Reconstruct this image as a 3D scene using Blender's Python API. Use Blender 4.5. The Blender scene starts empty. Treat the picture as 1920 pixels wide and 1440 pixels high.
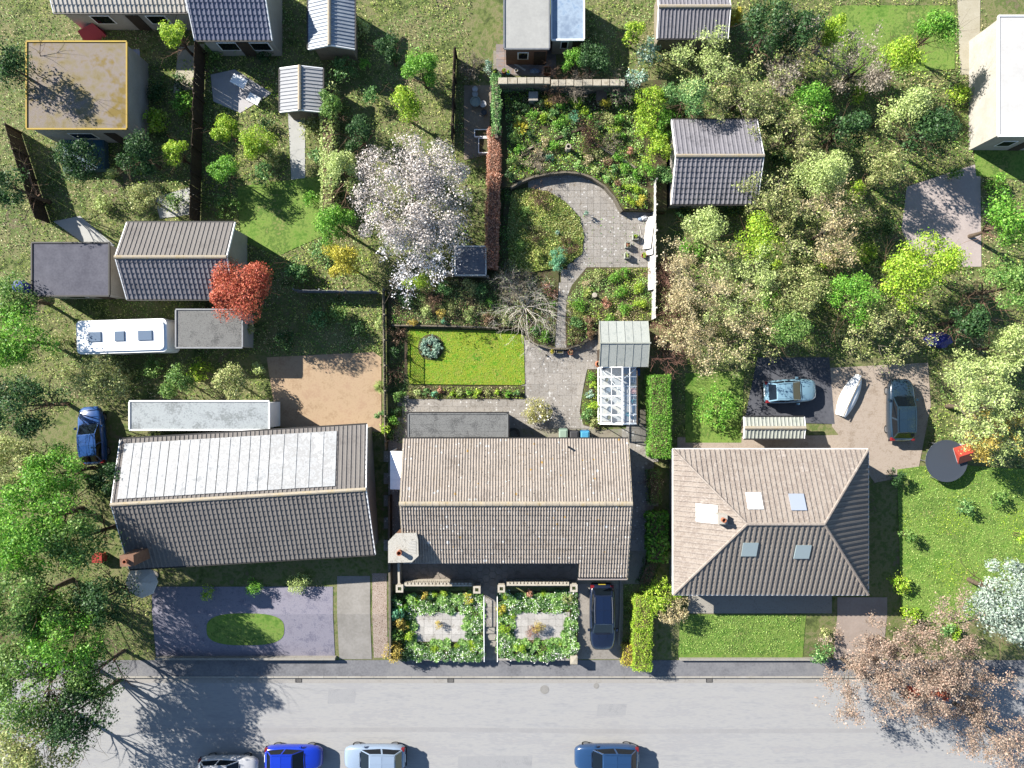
import bpy, bmesh, math, random
import numpy as np
from mathutils import Vector, Matrix

# ------------------------------------------------------------------ camera, sky, sun, exposure
scene = bpy.context.scene
COL = scene.collection
H, F = 50.0, 1300.0            # drone height above the house level, focal length in photo pixels
cd = bpy.data.cameras.new('camera')
cam = bpy.data.objects.new('camera', cd); COL.objects.link(cam)
cam.location = (0, 0, H)
cd.sensor_width = 36.0; cd.lens = 36.0 * F / 1920.0
cd.clip_start = 0.5; cd.clip_end = 2000
scene.camera = cam

SUN_EL = math.radians(30.5)
SD = Vector((0.857 * math.cos(SUN_EL), -0.515 * math.cos(SUN_EL), -math.sin(SUN_EL)))   # way the light travels
world = bpy.data.worlds.new('World'); scene.world = world; world.use_nodes = True
wn = world.node_tree.nodes; wl = world.node_tree.links
sky = wn.new('ShaderNodeTexSky'); sky.sky_type = 'NISHITA'; sky.sun_disc = False
sky.sun_elevation = SUN_EL; sky.sun_rotation = math.atan2(-SD.x, -SD.y)
sky.air_density = 1.0; sky.dust_density = 0.1; sky.ozone_density = 2.0
wl.new(sky.outputs[0], wn['Background'].inputs[0]); wn['Background'].inputs[1].default_value = 0.065
sl = bpy.data.lights.new('sun', 'SUN'); sl.energy = 5.0; sl.angle = math.radians(0.5); sl.color = (1.0, 0.95, 0.87)
sun = bpy.data.objects.new('sun', sl); COL.objects.link(sun)
sun.rotation_euler = SD.to_track_quat('-Z', 'Y').to_euler(); sun.location = (-30, 20, 40)
scene.view_settings.view_transform = 'Standard'; scene.view_settings.look = 'None'
scene.view_settings.exposure = 2.0; scene.view_settings.gamma = 1.0
scene.render.film_transparent = False
scene.cycles.max_bounces = 5; scene.cycles.diffuse_bounces = 2; scene.cycles.glossy_bounces = 3
scene.cycles.transmission_bounces = 4; scene.cycles.transparent_max_bounces = 6

rnd = random.Random(7)
rng = np.random.default_rng(11)

# ------------------------------------------------------------------ placing helpers (photo pixel -> metres on the ground)
Y_RAMP0, Y_RAMP1 = -16.6, -20.15     # front gardens fall towards the street
Z_STREET = -0.62
def zg(y):
    if y > Y_RAMP0: return 0.0
    if y < Y_RAMP1: return Z_STREET
    return Z_STREET * (Y_RAMP0 - y) / (Y_RAMP0 - Y_RAMP1)
def W(px, py, z=0.0):
    return Vector(((px - 960) / F * (H - z), (720 - py) / F * (H - z), z))
def G(px, py, dz=0.0):
    z = 0.0
    for _ in range(3):
        z = zg((720 - py) / F * (H - z)) + dz
    return W(px, py, z)
def S(n, z=0.0): return n / F * (H - z)

# ------------------------------------------------------------------ materials
def lin(c): return c / 12.92 if c <= 0.04045 else ((c + 0.055) / 1.055) ** 2.4
def C(r, g, b, k=3.0):
    return tuple(min(0.85, lin(v / 255.0) / k) for v in (r, g, b)) + (1.0,)
MATS = {}
def mat(name, cols, scale=2.0, rough=0.85, bump=0.0, bscale=40.0, spec=0.25, rand=0.0, metal=0.0, fine=0.35, local=False, coat=0.0, speck=None, con=(.38, .62), stretch=None, island=0.0):
    if name in MATS: return MATS[name]
    m = bpy.data.materials.new(name); m.use_nodes = True
    n, l = m.node_tree.nodes, m.node_tree.links
    b = n['Principled BSDF']
    b.inputs['Roughness'].default_value = rough; b.inputs['Metallic'].default_value = metal
    b.inputs['Specular IOR Level'].default_value = spec; b.inputs['Coat Weight'].default_value = coat
    if local: src = n.new('ShaderNodeTexCoord').outputs['Object']
    else: src = n.new('ShaderNodeNewGeometry').outputs['Position']
    if isinstance(cols, tuple): cols = [cols]
    if stretch:
        mp = n.new('ShaderNodeMapping'); mp.inputs['Scale'].default_value = stretch; l.new(src, mp.inputs['Vector']); src = mp.outputs[0]
    if len(cols) > 1:
        t1 = n.new('ShaderNodeTexNoise'); t1.inputs['Scale'].default_value = scale; t1.inputs['Detail'].default_value = 5
        t1.inputs['Roughness'].default_value = 0.65
        t2 = n.new('ShaderNodeTexNoise'); t2.inputs['Scale'].default_value = scale * 9; t2.inputs['Detail'].default_value = 3
        l.new(src, t1.inputs['Vector']); l.new(src, t2.inputs['Vector'])
        mx = n.new('ShaderNodeMix'); mx.data_type = 'FLOAT'; mx.inputs[0].default_value = fine
        l.new(t1.outputs[0], mx.inputs[2]); l.new(t2.outputs[0], mx.inputs[3])
        r = n.new('ShaderNodeValToRGB'); cr = r.color_ramp
        lo, hi = con
        for i, c in enumerate(cols):
            p = lo + (hi - lo) * i / (len(cols) - 1)
            e = cr.elements[i] if i < 2 else cr.elements.new(p)
            e.position = p; e.color = c
        for i, c in enumerate(cols):
            cr.elements[i].position = lo + (hi - lo) * i / (len(cols) - 1); cr.elements[i].color = c
        l.new(mx.outputs[0], r.inputs[0]); out = r.outputs[0]
    else:
        rg = n.new('ShaderNodeRGB'); rg.outputs[0].default_value = cols[0]; out = rg.outputs[0]
    if speck:                                    # lichen crusts: (colour, cell scale, share of cells, radius)
        for sc_col, sscale, share, srad in speck:
            vo = n.new('ShaderNodeTexVoronoi'); vo.inputs['Scale'].default_value = sscale; l.new(src, vo.inputs['Vector'])
            sx = n.new('ShaderNodeSeparateColor'); l.new(vo.outputs['Color'], sx.inputs[0])
            gt = n.new('ShaderNodeMath'); gt.operation = 'LESS_THAN'; gt.inputs[1].default_value = share; l.new(sx.outputs[0], gt.inputs[0])
            lt = n.new('ShaderNodeMath'); lt.operation = 'MULTIPLY'; lt.inputs[1].default_value = srad; l.new(sx.outputs[1], lt.inputs[0])
            l2 = n.new('ShaderNodeMath'); l2.operation = 'LESS_THAN'; l.new(vo.outputs['Distance'], l2.inputs[0]); l.new(lt.outputs[0], l2.inputs[1])
            an = n.new('ShaderNodeMath'); an.operation = 'MULTIPLY'; l.new(gt.outputs[0], an.inputs[0]); l.new(l2.outputs[0], an.inputs[1])
            mc = n.new('ShaderNodeMix'); mc.data_type = 'RGBA'; l.new(an.outputs[0], mc.inputs[0]); l.new(out, mc.inputs[6]); mc.inputs[7].default_value = sc_col; out = mc.outputs[2]
    if rand:
        oi = n.new('ShaderNodeObjectInfo'); mr = n.new('ShaderNodeMapRange')
        mr.inputs[3].default_value = 1 - rand; mr.inputs[4].default_value = 1 + rand
        hs = n.new('ShaderNodeHueSaturation')
        l.new(oi.outputs['Random'], mr.inputs[0]); l.new(mr.outputs[0], hs.inputs['Value']); l.new(out, hs.inputs['Color']); out = hs.outputs[0]
    if island:
        gi = n.new('ShaderNodeNewGeometry'); mi = n.new('ShaderNodeMapRange'); mi.inputs[3].default_value = 1 - island; mi.inputs[4].default_value = 1 + island
        hi_ = n.new('ShaderNodeHueSaturation'); l.new(gi.outputs['Random Per Island'], mi.inputs[0]); l.new(mi.outputs[0], hi_.inputs['Value']); l.new(out, hi_.inputs['Color']); out = hi_.outputs[0]
    l.new(out, b.inputs['Base Color'])
    if bump:
        t3 = n.new('ShaderNodeTexNoise'); t3.inputs['Scale'].default_value = bscale; t3.inputs['Detail'].default_value = 4
        l.new(src, t3.inputs['Vector'])
        bp = n.new('ShaderNodeBump'); bp.inputs['Strength'].default_value = bump; bp.inputs['Distance'].default_value = 0.05
        l.new(t3.outputs[0], bp.inputs['Height']); l.new(bp.outputs[0], b.inputs['Normal'])
    MATS[name] = m; return m
def leafmat(name, cols, trans=0.38, rough=0.55):
    if name in MATS: return MATS[name]
    m = bpy.data.materials.new(name); m.use_nodes = True
    n, l = m.node_tree.nodes, m.node_tree.links
    b = n['Principled BSDF']; b.inputs['Roughness'].default_value = rough; b.inputs['Specular IOR Level'].default_value = 0.3
    g = n.new('ShaderNodeNewGeometry'); r = n.new('ShaderNodeValToRGB'); cr = r.color_ramp
    while len(cr.elements) < len(cols): cr.elements.new(0.5)
    for i, c in enumerate(cols):
        cr.elements[i].position = i / max(1, len(cols) - 1); cr.elements[i].color = c
    l.new(g.outputs['Random Per Island'], r.inputs[0]); l.new(r.outputs[0], b.inputs['Base Color'])
    t = n.new('ShaderNodeBsdfTranslucent'); l.new(r.outputs[0], t.inputs['Color'])
    mx = n.new('ShaderNodeMixShader'); mx.inputs[0].default_value = trans
    l.new(b.outputs[0], mx.inputs[1]); l.new(t.outputs[0], mx.inputs[2]); l.new(mx.outputs[0], n['Material Output'].inputs[0])
    MATS[name] = m; return m
def glassmat(name, tint, alpha):
    if name in MATS: return MATS[name]
    m = bpy.data.materials.new(name); m.use_nodes = True
    n, l = m.node_tree.nodes, m.node_tree.links
    tr = n.new('ShaderNodeBsdfTransparent'); tr.inputs[0].default_value = (0.94, 0.97, 0.98, 1)
    gl = n.new('ShaderNodeBsdfGlossy'); gl.inputs['Roughness'].default_value = 0.05
    df = n.new('ShaderNodeBsdfDiffuse'); df.inputs[0].default_value = tint
    fr = n.new('ShaderNodeFresnel'); fr.inputs[0].default_value = 1.5
    m1 = n.new('ShaderNodeMixShader'); l.new(fr.outputs[0], m1.inputs[0]); l.new(tr.outputs[0], m1.inputs[1]); l.new(gl.outputs[0], m1.inputs[2])
    m2 = n.new('ShaderNodeMixShader'); m2.inputs[0].default_value = alpha
    l.new(m1.outputs[0], m2.inputs[1]); l.new(df.outputs[0], m2.inputs[2]); l.new(m2.outputs[0], n['Material Output'].inputs[0])
    MATS[name] = m; return m

K = 1.25   # leaves are never all square to the sun, so the observed colour is divided by less
def P(*cols): return [C(*c, k=K) for c in cols]
def PB(*cols): return [C(*c, k=K * .84) for c in cols]
LEAF = dict(
    lime=leafmat('leaf_lime', P((150, 185, 40), (120, 165, 35), (185, 205, 70), (95, 140, 40), (205, 215, 100))),
    bright=leafmat('leaf_bright', P((105, 165, 45), (70, 130, 35), (140, 190, 70), (50, 105, 30), (165, 205, 95))),
    fresh=leafmat('leaf_fresh', PB((120, 170, 70), (90, 145, 52), (160, 198, 108), (195, 218, 150), (65, 115, 45))),
    mid=leafmat('leaf_mid', PB((80, 120, 45), (50, 90, 30), (115, 145, 70), (135, 160, 90), (60, 100, 45))),
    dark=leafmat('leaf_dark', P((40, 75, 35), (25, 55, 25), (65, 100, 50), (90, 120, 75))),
    ivy=leafmat('leaf_ivy', PB((70, 115, 55), (45, 85, 45), (110, 150, 85), (150, 180, 115))),
    blue=leafmat('leaf_blue', P((85, 150, 105), (60, 120, 85), (125, 185, 145), (155, 205, 165))),
    silver=leafmat('leaf_silver', P((120, 160, 130), (85, 130, 105), (165, 195, 175), (200, 215, 200), (60, 100, 75))),
    olive=leafmat('leaf_olive', PB((125, 140, 75), (95, 110, 55), (160, 170, 105), (185, 185, 130), (110, 100, 65))),
    yellow=leafmat('leaf_yellow', P((190, 180, 50), (165, 160, 55), (215, 200, 90), (140, 150, 50))),
    gold=leafmat('leaf_gold', P((190, 170, 80), (165, 140, 60), (215, 195, 110), (140, 130, 50))),
    gold2=leafmat('leaf_goldgreen', P((150, 150, 75), (120, 125, 55), (185, 180, 105), (205, 198, 135), (95, 100, 45))),
    copper=leafmat('leaf_copper', P((172, 118, 92), (145, 92, 70), (198, 146, 118), (222, 182, 158), (112, 70, 54))),
    brown=leafmat('leaf_brown', P((120, 95, 70), (90, 68, 50), (150, 120, 95), (175, 150, 120))),
    dry=leafmat('leaf_dry', PB((175, 160, 120), (145, 130, 95), (205, 190, 155), (150, 150, 95))),
    pale=leafmat('leaf_pale', PB((165, 180, 110), (140, 160, 85), (190, 200, 140), (120, 140, 70))),
    red=leafmat('leaf_red', P((195, 95, 75), (165, 75, 60), (215, 125, 95), (150, 100, 60))),
    white=leafmat('petal_white', P((250, 248, 240), (235, 230, 225), (255, 255, 250)), 0.2),
    blossom=leafmat('petal_blossom', P((192, 184, 178), (172, 163, 156), (212, 205, 200), (150, 140, 132)), 0.2),
    blossom2=leafmat('petal_greywhite', P((222, 220, 222), (200, 198, 202), (238, 236, 238)), 0.2),
    umber=leafmat('leaf_umber', P((160, 142, 125), (138, 120, 104), (182, 164, 147), (172, 140, 122), (120, 104, 90))),
    grey=leafmat('leaf_grey', P((160, 150, 135), (130, 120, 105), (185, 175, 160))),
    bluegrey=leafmat('leaf_bluegrey', P((152, 168, 152), (128, 148, 132), (178, 190, 176), (192, 200, 190))),
    grass=leafmat('grass_blade', P((122, 170, 42), (152, 180, 56), (95, 155, 34), (185, 184, 95), (114, 168, 48)), 0.3),
    grassg=leafmat('grass_blade_green', P((112, 150, 62), (96, 135, 50), (138, 168, 82), (162, 176, 100)), 0.2),
    rough=leafmat('grass_blade_rough', PB((140, 162, 66), (115, 142, 50), (168, 178, 95), (186, 182, 118), (84, 112, 42)), 0.3),
)
M_twig = mat('twig_grey', [C(150, 138, 122), C(185, 172, 155)], 6)
M_twigd = mat('twig_brown', [C(110, 85, 68), C(150, 120, 98)], 6)
M_twigr = mat('twig_red', [C(165, 115, 100), C(195, 150, 132)], 6)
M_bark = mat('bark', [C(95, 80, 65), C(135, 118, 100)], 8, bump=.4)
M_soil = mat('soil', [C(70, 58, 44), C(105, 92, 66), C(95, 105, 55), C(120, 108, 80)], 1.3, 0.95, .6, 25)
M_ground = mat('rough_ground', [C(88, 102, 52), C(125, 140, 74), C(152, 148, 104), C(108, 130, 62), C(140, 130, 100)], .3, .95, .5, 12)
M_road = mat('road_asphalt', [C(179, 179, 181), C(188, 188, 189), C(196, 195, 193), C(184, 184, 186), C(192, 190, 189)], .9, .9, .15, 60, fine=.35, stretch=(.22, 1.3, 1), con=(.36, .64))
M_pave = mat('pavement_asphalt', [C(128, 128, 132), C(146, 146, 150), C(158, 157, 158)], .7, .9, .25, 60)
M_kerb = mat('kerb_stone', [C(190, 184, 172), C(205, 200, 190)], 2, .9, rand=.08)
M_slab = mat('patio_slab', [C(158, 150, 140), C(178, 171, 162), C(192, 186, 178), C(166, 156, 142)], 1.1, .9, .25, 50, rand=.09, fine=.5, speck=[(C(235, 232, 228), 7, .22, .5), (C(225, 222, 216), 3, .10, .35)])
M_joint = mat('patio_joint', [C(150, 142, 125), C(175, 168, 152), C(138, 145, 105)], 1.5, .95)
M_hex = mat('hexagonal_slab', [C(150, 138, 128), C(172, 160, 148), C(160, 150, 140)], 1.2, .9, .2, 50, rand=.08)
M_conc = mat('concrete', [C(168, 162, 152), C(190, 185, 175), C(178, 170, 158)], 1.0, .9, .25, 40, fine=.45)
M_stone = mat('coping_stone', [C(200, 188, 165), C(222, 212, 192), C(180, 168, 145)], 2.5, .9, .4, 30, rand=.08)
M_scr = mat('screen_block', [C(215, 205, 185), C(228, 220, 204), C(200, 188, 165)], 2.0, .9, .2, 40)
M_tile = mat('roof_tile', [C(174, 161, 149), C(192, 180, 168), C(202, 189, 176), C(182, 168, 153)], .5, .9, .35, 45, rand=.07, island=.06, fine=.4, con=(.38, .62), speck=[(C(240, 238, 232), 5, .16, .4), (C(245, 243, 240), 1.6, .12, .22), (C(205, 165, 95), 4, .05, .4), (C(120, 108, 98), 9, .07, .5)])
M_ridge = mat('ridge_tile', [C(188, 176, 158), C(206, 194, 174), C(200, 180, 140)], 1.6, .9, .35, 40, rand=.06)
M_felt = mat('roof_felt', [C(106, 106, 105), C(134, 134, 132), C(158, 158, 155), C(120, 120, 118)], 1.4, .95, .4, 60, fine=.5)
M_brick = mat('house_brick', [C(150, 110, 88), C(172, 132, 108)], 3, .9, .3, 30)
M_rend = mat('wall_render', [C(205, 198, 185), C(222, 216, 205)], 1, .9)
M_white = mat('white_paint', [(.62, .62, .61, 1), (.55, .55, .55, 1)], 2, .5)
M_wcor = mat('white_sheet', [(.72, .74, .76, 1), (.66, .69, .72, 1)], 1, .35, spec=.5)
M_dark = mat('dark_trim', [C(52, 50, 50), C(66, 64, 62)], 3, .6)
M_glassd = mat('window_glass', [C(22, 30, 38)], rough=.08, spec=.35)
M_wood = mat('weathered_wood', [C(150, 138, 118), C(178, 166, 146), C(165, 155, 135)], 3, .9, .3, 40, rand=.1)
M_woodw = mat('bleached_board', [C(245, 238, 226), C(253, 250, 243), C(235, 225, 208)], 2, .85, .2, 30, rand=.05)
M_woodd = mat('dark_timber', [C(75, 62, 50), C(100, 84, 68)], 4, .9, rand=.1)
M_metal = mat('galvanised_metal', [C(170, 172, 175), C(190, 192, 195)], 4, .45, metal=.6)
M_terra = mat('terracotta', [C(196, 120, 88), C(212, 142, 110)], 4, .85)
M_shedl = mat('shed_felt', [C(190, 194, 182), C(205, 208, 196), C(178, 184, 172)], 2.2, .9, .25, 40, rand=.03)
M_gravel = mat('gravel', [C(125, 104, 92), C(180, 158, 142), C(225, 208, 194), C(160, 138, 124), C(240, 228, 216)], 1.6, .95, .3, 60, fine=.75)
M_black = mat('black_plastic', [C(38, 40, 44)], rough=.5)
M_tyre = mat('tyre_rubber', [C(40, 40, 42)], rough=.8)

# ------------------------------------------------------------------ object helpers
def link(o):
    COL.objects.link(o); return o
def tag(o, label=None, cat=None, group=None, kind=None):
    if label: o['label'] = label
    if cat: o['category'] = cat
    if group: o['group'] = group
    if kind: o['kind'] = kind
    return o
def thing(name, label, cat, loc=(0, 0, 0), rz=0.0, group=None):
    o = link(bpy.data.objects.new(name, None)); o.location = loc; o.rotation_euler = (0, 0, rz)
    o.empty_display_size = .2
    return tag(o, label, cat, group)
def fast_mesh(name, verts, nper, mt=None):
    """verts (n*nper,3): n separate polygons of nper corners"""
    v = np.ascontiguousarray(verts, dtype=np.float32).reshape(-1, 3); n = len(v); k = n // nper
    me = bpy.data.meshes.new(name)
    me.vertices.add(n); me.vertices.foreach_set('co', v.ravel())
    me.loops.add(n); me.loops.foreach_set('vertex_index', np.arange(n, dtype=np.int32))
    me.polygons.add(k); me.polygons.foreach_set('loop_start', np.arange(0, n, nper, dtype=np.int32))
    me.polygons.foreach_set('loop_total', np.full(k, nper, dtype=np.int32))
    me.update(calc_edges=True)
    if mt: me.materials.append(mt)
    return me
def from_py(name, verts, faces, mt=None, smooth=False):
    me = bpy.data.meshes.new(name); me.from_pydata([tuple(v) for v in verts], [], faces); me.update()
    if mt: me.materials.append(mt)
    if smooth: me.polygons.foreach_set('use_smooth', np.ones(len(me.polygons), dtype=bool))
    return me
def obj(name, me, parent=None, loc=None, rz=None):
    o = link(bpy.data.objects.new(name, me)); o.parent = parent
    if loc is not None: o.location = loc
    if rz is not None: o.rotation_euler = (0, 0, rz)
    return o
class MB:
    """collects shapes of ONE part"""
    def __init__(s): s.v = []; s.f = []
    def add(s, vs, fs):
        b = len(s.v); s.v += [Vector(v) for v in vs]; s.f += [tuple(i + b for i in f) for f in fs]; return s
    def box(s, x0, x1, y0, y1, z0, z1, taper=0.0):
        t = taper
        return s.add([(x0, y0, z0), (x1, y0, z0), (x1, y1, z0), (x0, y1, z0), (x0 + t, y0 + t, z1), (x1 - t, y0 + t, z1), (x1 - t, y1 - t, z1), (x0 + t, y1 - t, z1)],
                     [(0, 3, 2, 1), (4, 5, 6, 7), (0, 1, 5, 4), (1, 2, 6, 5), (2, 3, 7, 6), (3, 0, 4, 7)])
    def bar(s, a, b, w, h=None, up=(0, 0, 1)):
        a, b = Vector(a), Vector(b); h = h or w; d = (b - a).normalized(); u = Vector(up)
        if abs(d.dot(u)) > .98: u = Vector((1, 0, 0))
        r = d.cross(u).normalized() * w / 2; t = r.cross(d).normalized() * h / 2
        q = [a - r - t, a + r - t, a + r + t, a - r + t, b - r - t, b + r - t, b + r + t, b - r + t]
        return s.add(q, [(0, 1, 2, 3), (7, 6, 5, 4), (0, 4, 5, 1), (1, 5, 6, 2), (2, 6, 7, 3), (3, 7, 4, 0)])
    def tube(s, pts, r, n=8, cap=True):
        pts = [Vector(p) for p in pts]; rs = r if isinstance(r, (list, tuple)) else [r] * len(pts); b0 = len(s.v)
        for i, p in enumerate(pts):
            d = (pts[min(i + 1, len(pts) - 1)] - pts[max(i - 1, 0)]).normalized(); u = Vector((0, 0, 1)) if abs(d.z) < .95 else Vector((1, 0, 0))
            x = d.cross(u).normalized(); y = d.cross(x)
            for k in range(n):
                a = 2 * math.pi * k / n; s.v.append(p + (x * math.cos(a) + y * math.sin(a)) * rs[i])
        for i in range(len(pts) - 1):
            for k in range(n):
                s.f.append((b0 + i * n + k, b0 + i * n + (k + 1) % n, b0 + (i + 1) * n + (k + 1) % n, b0 + (i + 1) * n + k))
        if cap:
            s.f.append(tuple(b0 + k for k in range(n))); e = b0 + (len(pts) - 1) * n; s.f.append(tuple(e + n - 1 - k for k in range(n)))
        return s
    def lathe(s, prof, n=20, c=(0, 0, 0)):
        b0 = len(s.v); c = Vector(c)
        for r, z in prof:
            for k in range(n):
                a = 2 * math.pi * k / n; s.v.append(c + Vector((r * math.cos(a), r * math.sin(a), z)))
        for i in range(len(prof) - 1):
            for k in range(n):
                s.f.append((b0 + i * n + k, b0 + i * n + (k + 1) % n, b0 + (i + 1) * n + (k + 1) % n, b0 + (i + 1) * n + k))
        s.f.append(tuple(b0 + n - 1 - k for k in range(n))); e = b0 + (len(prof) - 1) * n; s.f.append(tuple(e + k for k in range(n)))
        return s
    def prism(s, poly, z0, z1):
        """poly: list of (x,y); z1 may be a function of (x,y)"""
        n = len(poly); zt = z1 if callable(z1) else (lambda x, y: z1); zb = z0 if callable(z0) else (lambda x, y: z0)
        ar = sum(poly[i][0] * poly[(i + 1) % n][1] - poly[(i + 1) % n][0] * poly[i][1] for i in range(n))
        if ar < 0: poly = poly[::-1]
        vs = [(x, y, zb(x, y)) for x, y in poly] + [(x, y, zt(x, y)) for x, y in poly]
        fs = [tuple(range(n, 2 * n)), tuple(range(n - 1, -1, -1))] + [(i, (i + 1) % n, n + (i + 1) % n, n + i) for i in range(n)]
        return s.add(vs, fs)
    def build(s, name, mt, parent=None, loc=None, rz=None, smooth=False):
        return obj(name, from_py(name, s.v, s.f, mt, smooth), parent, loc, rz)
def struct(o): o['kind'] = 'structure'; return o
def pxpoly(pts, z=0.0): return [tuple(W(x, y, z)[:2]) for x, y in pts]
def inside(p, poly):
    x, y = p; r = False; j = len(poly) - 1
    for i in range(len(poly)):
        xi, yi = poly[i]; xj, yj = poly[j]
        if (yi > y) != (yj > y) and x < (xj - xi) * (y - yi) / (yj - yi) + xi: r = not r
        j = i
    return r
def inside_np(X, Y, poly):
    r = np.zeros(len(X), bool); j = len(poly) - 1
    for i in range(len(poly)):
        xi, yi = poly[i]; xj, yj = poly[j]
        if yi != yj:
            r ^= ((yi > Y) != (yj > Y)) & (X < (xj - xi) * (Y - yi) / (yj - yi) + xi)
        j = i
    return r

# ------------------------------------------------------------------ foliage helpers
def unit(n):
    v = rng.normal(size=(n, 3)); return v / np.linalg.norm(v, axis=1)[:, None]
def leaf_verts(Pt, N, size, aspect=0.55):
    n = len(Pt); size = np.broadcast_to(np.asarray(size, float), (n,))
    t = np.cross(N, unit(n)); t /= np.linalg.norm(t, axis=1)[:, None] + 1e-9
    b = np.cross(N, t)
    L = (size * rng.uniform(.45, 1.4, n) ** 1.2 / 2)[:, None]; Wd = L * aspect * rng.uniform(.8, 1.2, n)[:, None]
    fold = N * (L * .25)
    return np.stack([Pt - t * L, Pt + b * Wd + fold * .4, Pt + t * L, Pt - b * Wd + fold * .4], 1).reshape(-1, 3)
def norm(v): return v / (np.linalg.norm(v, axis=1)[:, None] + 1e-9)
def blob(n, rx, ry, rz, nclump, cr, up=.25):
    """leaf points of an uneven crown standing on z=0, rx,ry half widths and rz full height"""
    d = unit(nclump); d[:, 2] = np.abs(d[:, 2]) * 1.15 - .25
    cc = d * rng.uniform(.45, .98, nclump)[:, None] * np.array([rx - cr * .5, ry - cr * .5, rz / 2]) + np.array([0, 0, rz * .5])
    crs = cr * rng.uniform(.6, 1.25, nclump)
    k = rng.integers(0, nclump, n); d2 = unit(n); d2[:, 2] += up; d2 = norm(d2)
    p = cc[k] + d2 * (crs[k] * rng.uniform(.55, 1.1, n))[:, None]
    p[:, 2] = np.maximum(p[:, 2], .03)
    return p, norm(d2 * .75 + unit(n) * .65)
def segs_mesh(name, segs, mt):
    a = np.array([s[0] for s in segs], float); b = np.array([s[1] for s in segs], float)
    r0 = np.array([s[2] for s in segs])[:, None]; r1 = np.array([s[3] for s in segs])[:, None]
    d = norm(b - a); u = np.where(np.abs(d[:, 2:3]) > .9, np.array([[1., 0, 0]]), np.array([[0, 0, 1.]]))
    x = norm(np.cross(d, u)); y = np.cross(d, x); q = []
    ang = [0, 2.0944, 4.18879]
    ra = [a + (x * math.cos(t) + y * math.sin(t)) * r0 for t in ang]; rb = [b + (x * math.cos(t) + y * math.sin(t)) * r1 for t in ang]
    for i in range(3):
        j = (i + 1) % 3; q.append(np.stack([ra[i], ra[j], rb[j], rb[i]], 1))
    return fast_mesh(name, np.concatenate(q).reshape(-1, 3), 4, mt)
def branches(r, h, nmain, depth=2, rad=.03, spread=1.0, kids=5, z0=0.0, wob=.25):
    segs = []; tips = []
    def grow(p, d, L, rr, dep):
        n = 3 if dep else 4; st = L / n
        for i in range(n):
            d2 = d + Vector((rnd.gauss(0, wob), rnd.gauss(0, wob), rnd.gauss(0, wob * .6))); d2.normalize(); q = p + d2 * st
            if q.z < .02: q.z = .02
            r1 = max(rr * (1 - .75 * (i + 1) / n), .004)
            r0 = max(rr * (1 - .75 * i / n), .004)
            segs.append((tuple(p), tuple(q), r0, r1)); p = q; d = d2
            if dep < depth:
                for _ in range(kids if i else max(1, kids // 2)):
                    if rnd.random() < .55:
                        dd = d + Vector((rnd.gauss(0, .7), rnd.gauss(0, .7), rnd.gauss(.05, .45))); dd.normalize()
                        grow(p.copy(), dd, L * rnd.uniform(.35, .6), r0 * .5, dep + 1)
        tips.append(tuple(p))
    for i in range(nmain):
        a = 2 * math.pi * (i + rnd.random()) / nmain; e = rnd.uniform(.25, 1.2)
        tgt = Vector((math.cos(a) * r * spread * rnd.uniform(.5, 1), math.sin(a) * r * spread * rnd.uniform(.5, 1), h * rnd.uniform(.55, 1) - z0))
        grow(Vector((math.cos(a) * .06, math.sin(a) * .06, z0)), tgt.normalized(), tgt.length, rad, 0)
    return segs, np.array(tips)
def strap_verts(n, r, h, wd=.03, c=(0, 0, 0)):
    a = rng.uniform(0, 2 * np.pi, n); rr = r * np.sqrt(rng.uniform(0.02, 1, n)); hh = h * rng.uniform(.6, 1.1, n) * (1.05 - .45 * rr / r)
    base = np.stack([np.cos(a) * rr * .3, np.sin(a) * rr * .3, np.zeros(n)], 1) + np.array(c)
    tip = np.stack([np.cos(a) * rr, np.sin(a) * rr, hh], 1) + np.array(c)
    mid = (base + tip) / 2; mid[:, 2] += h * .12
    s = np.stack([-np.sin(a + rng.normal(0, .5, n)), np.cos(a), np.zeros(n)], 1) * wd / 2
    return np.stack([base, mid + s, tip, mid - s], 1).reshape(-1, 3)
def flower_verts(n, r, h, size):
    a = rng.uniform(0, 2 * np.pi, n); rr = r * np.sqrt(rng.uniform(0, 1, n))
    p = np.stack([np.cos(a) * rr, np.sin(a) * rr, h * rng.uniform(.85, 1.15, n)], 1)
    return leaf_verts(p, norm(unit(n) * .5 + np.array([0, 0, 1.])), size, .9)

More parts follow.
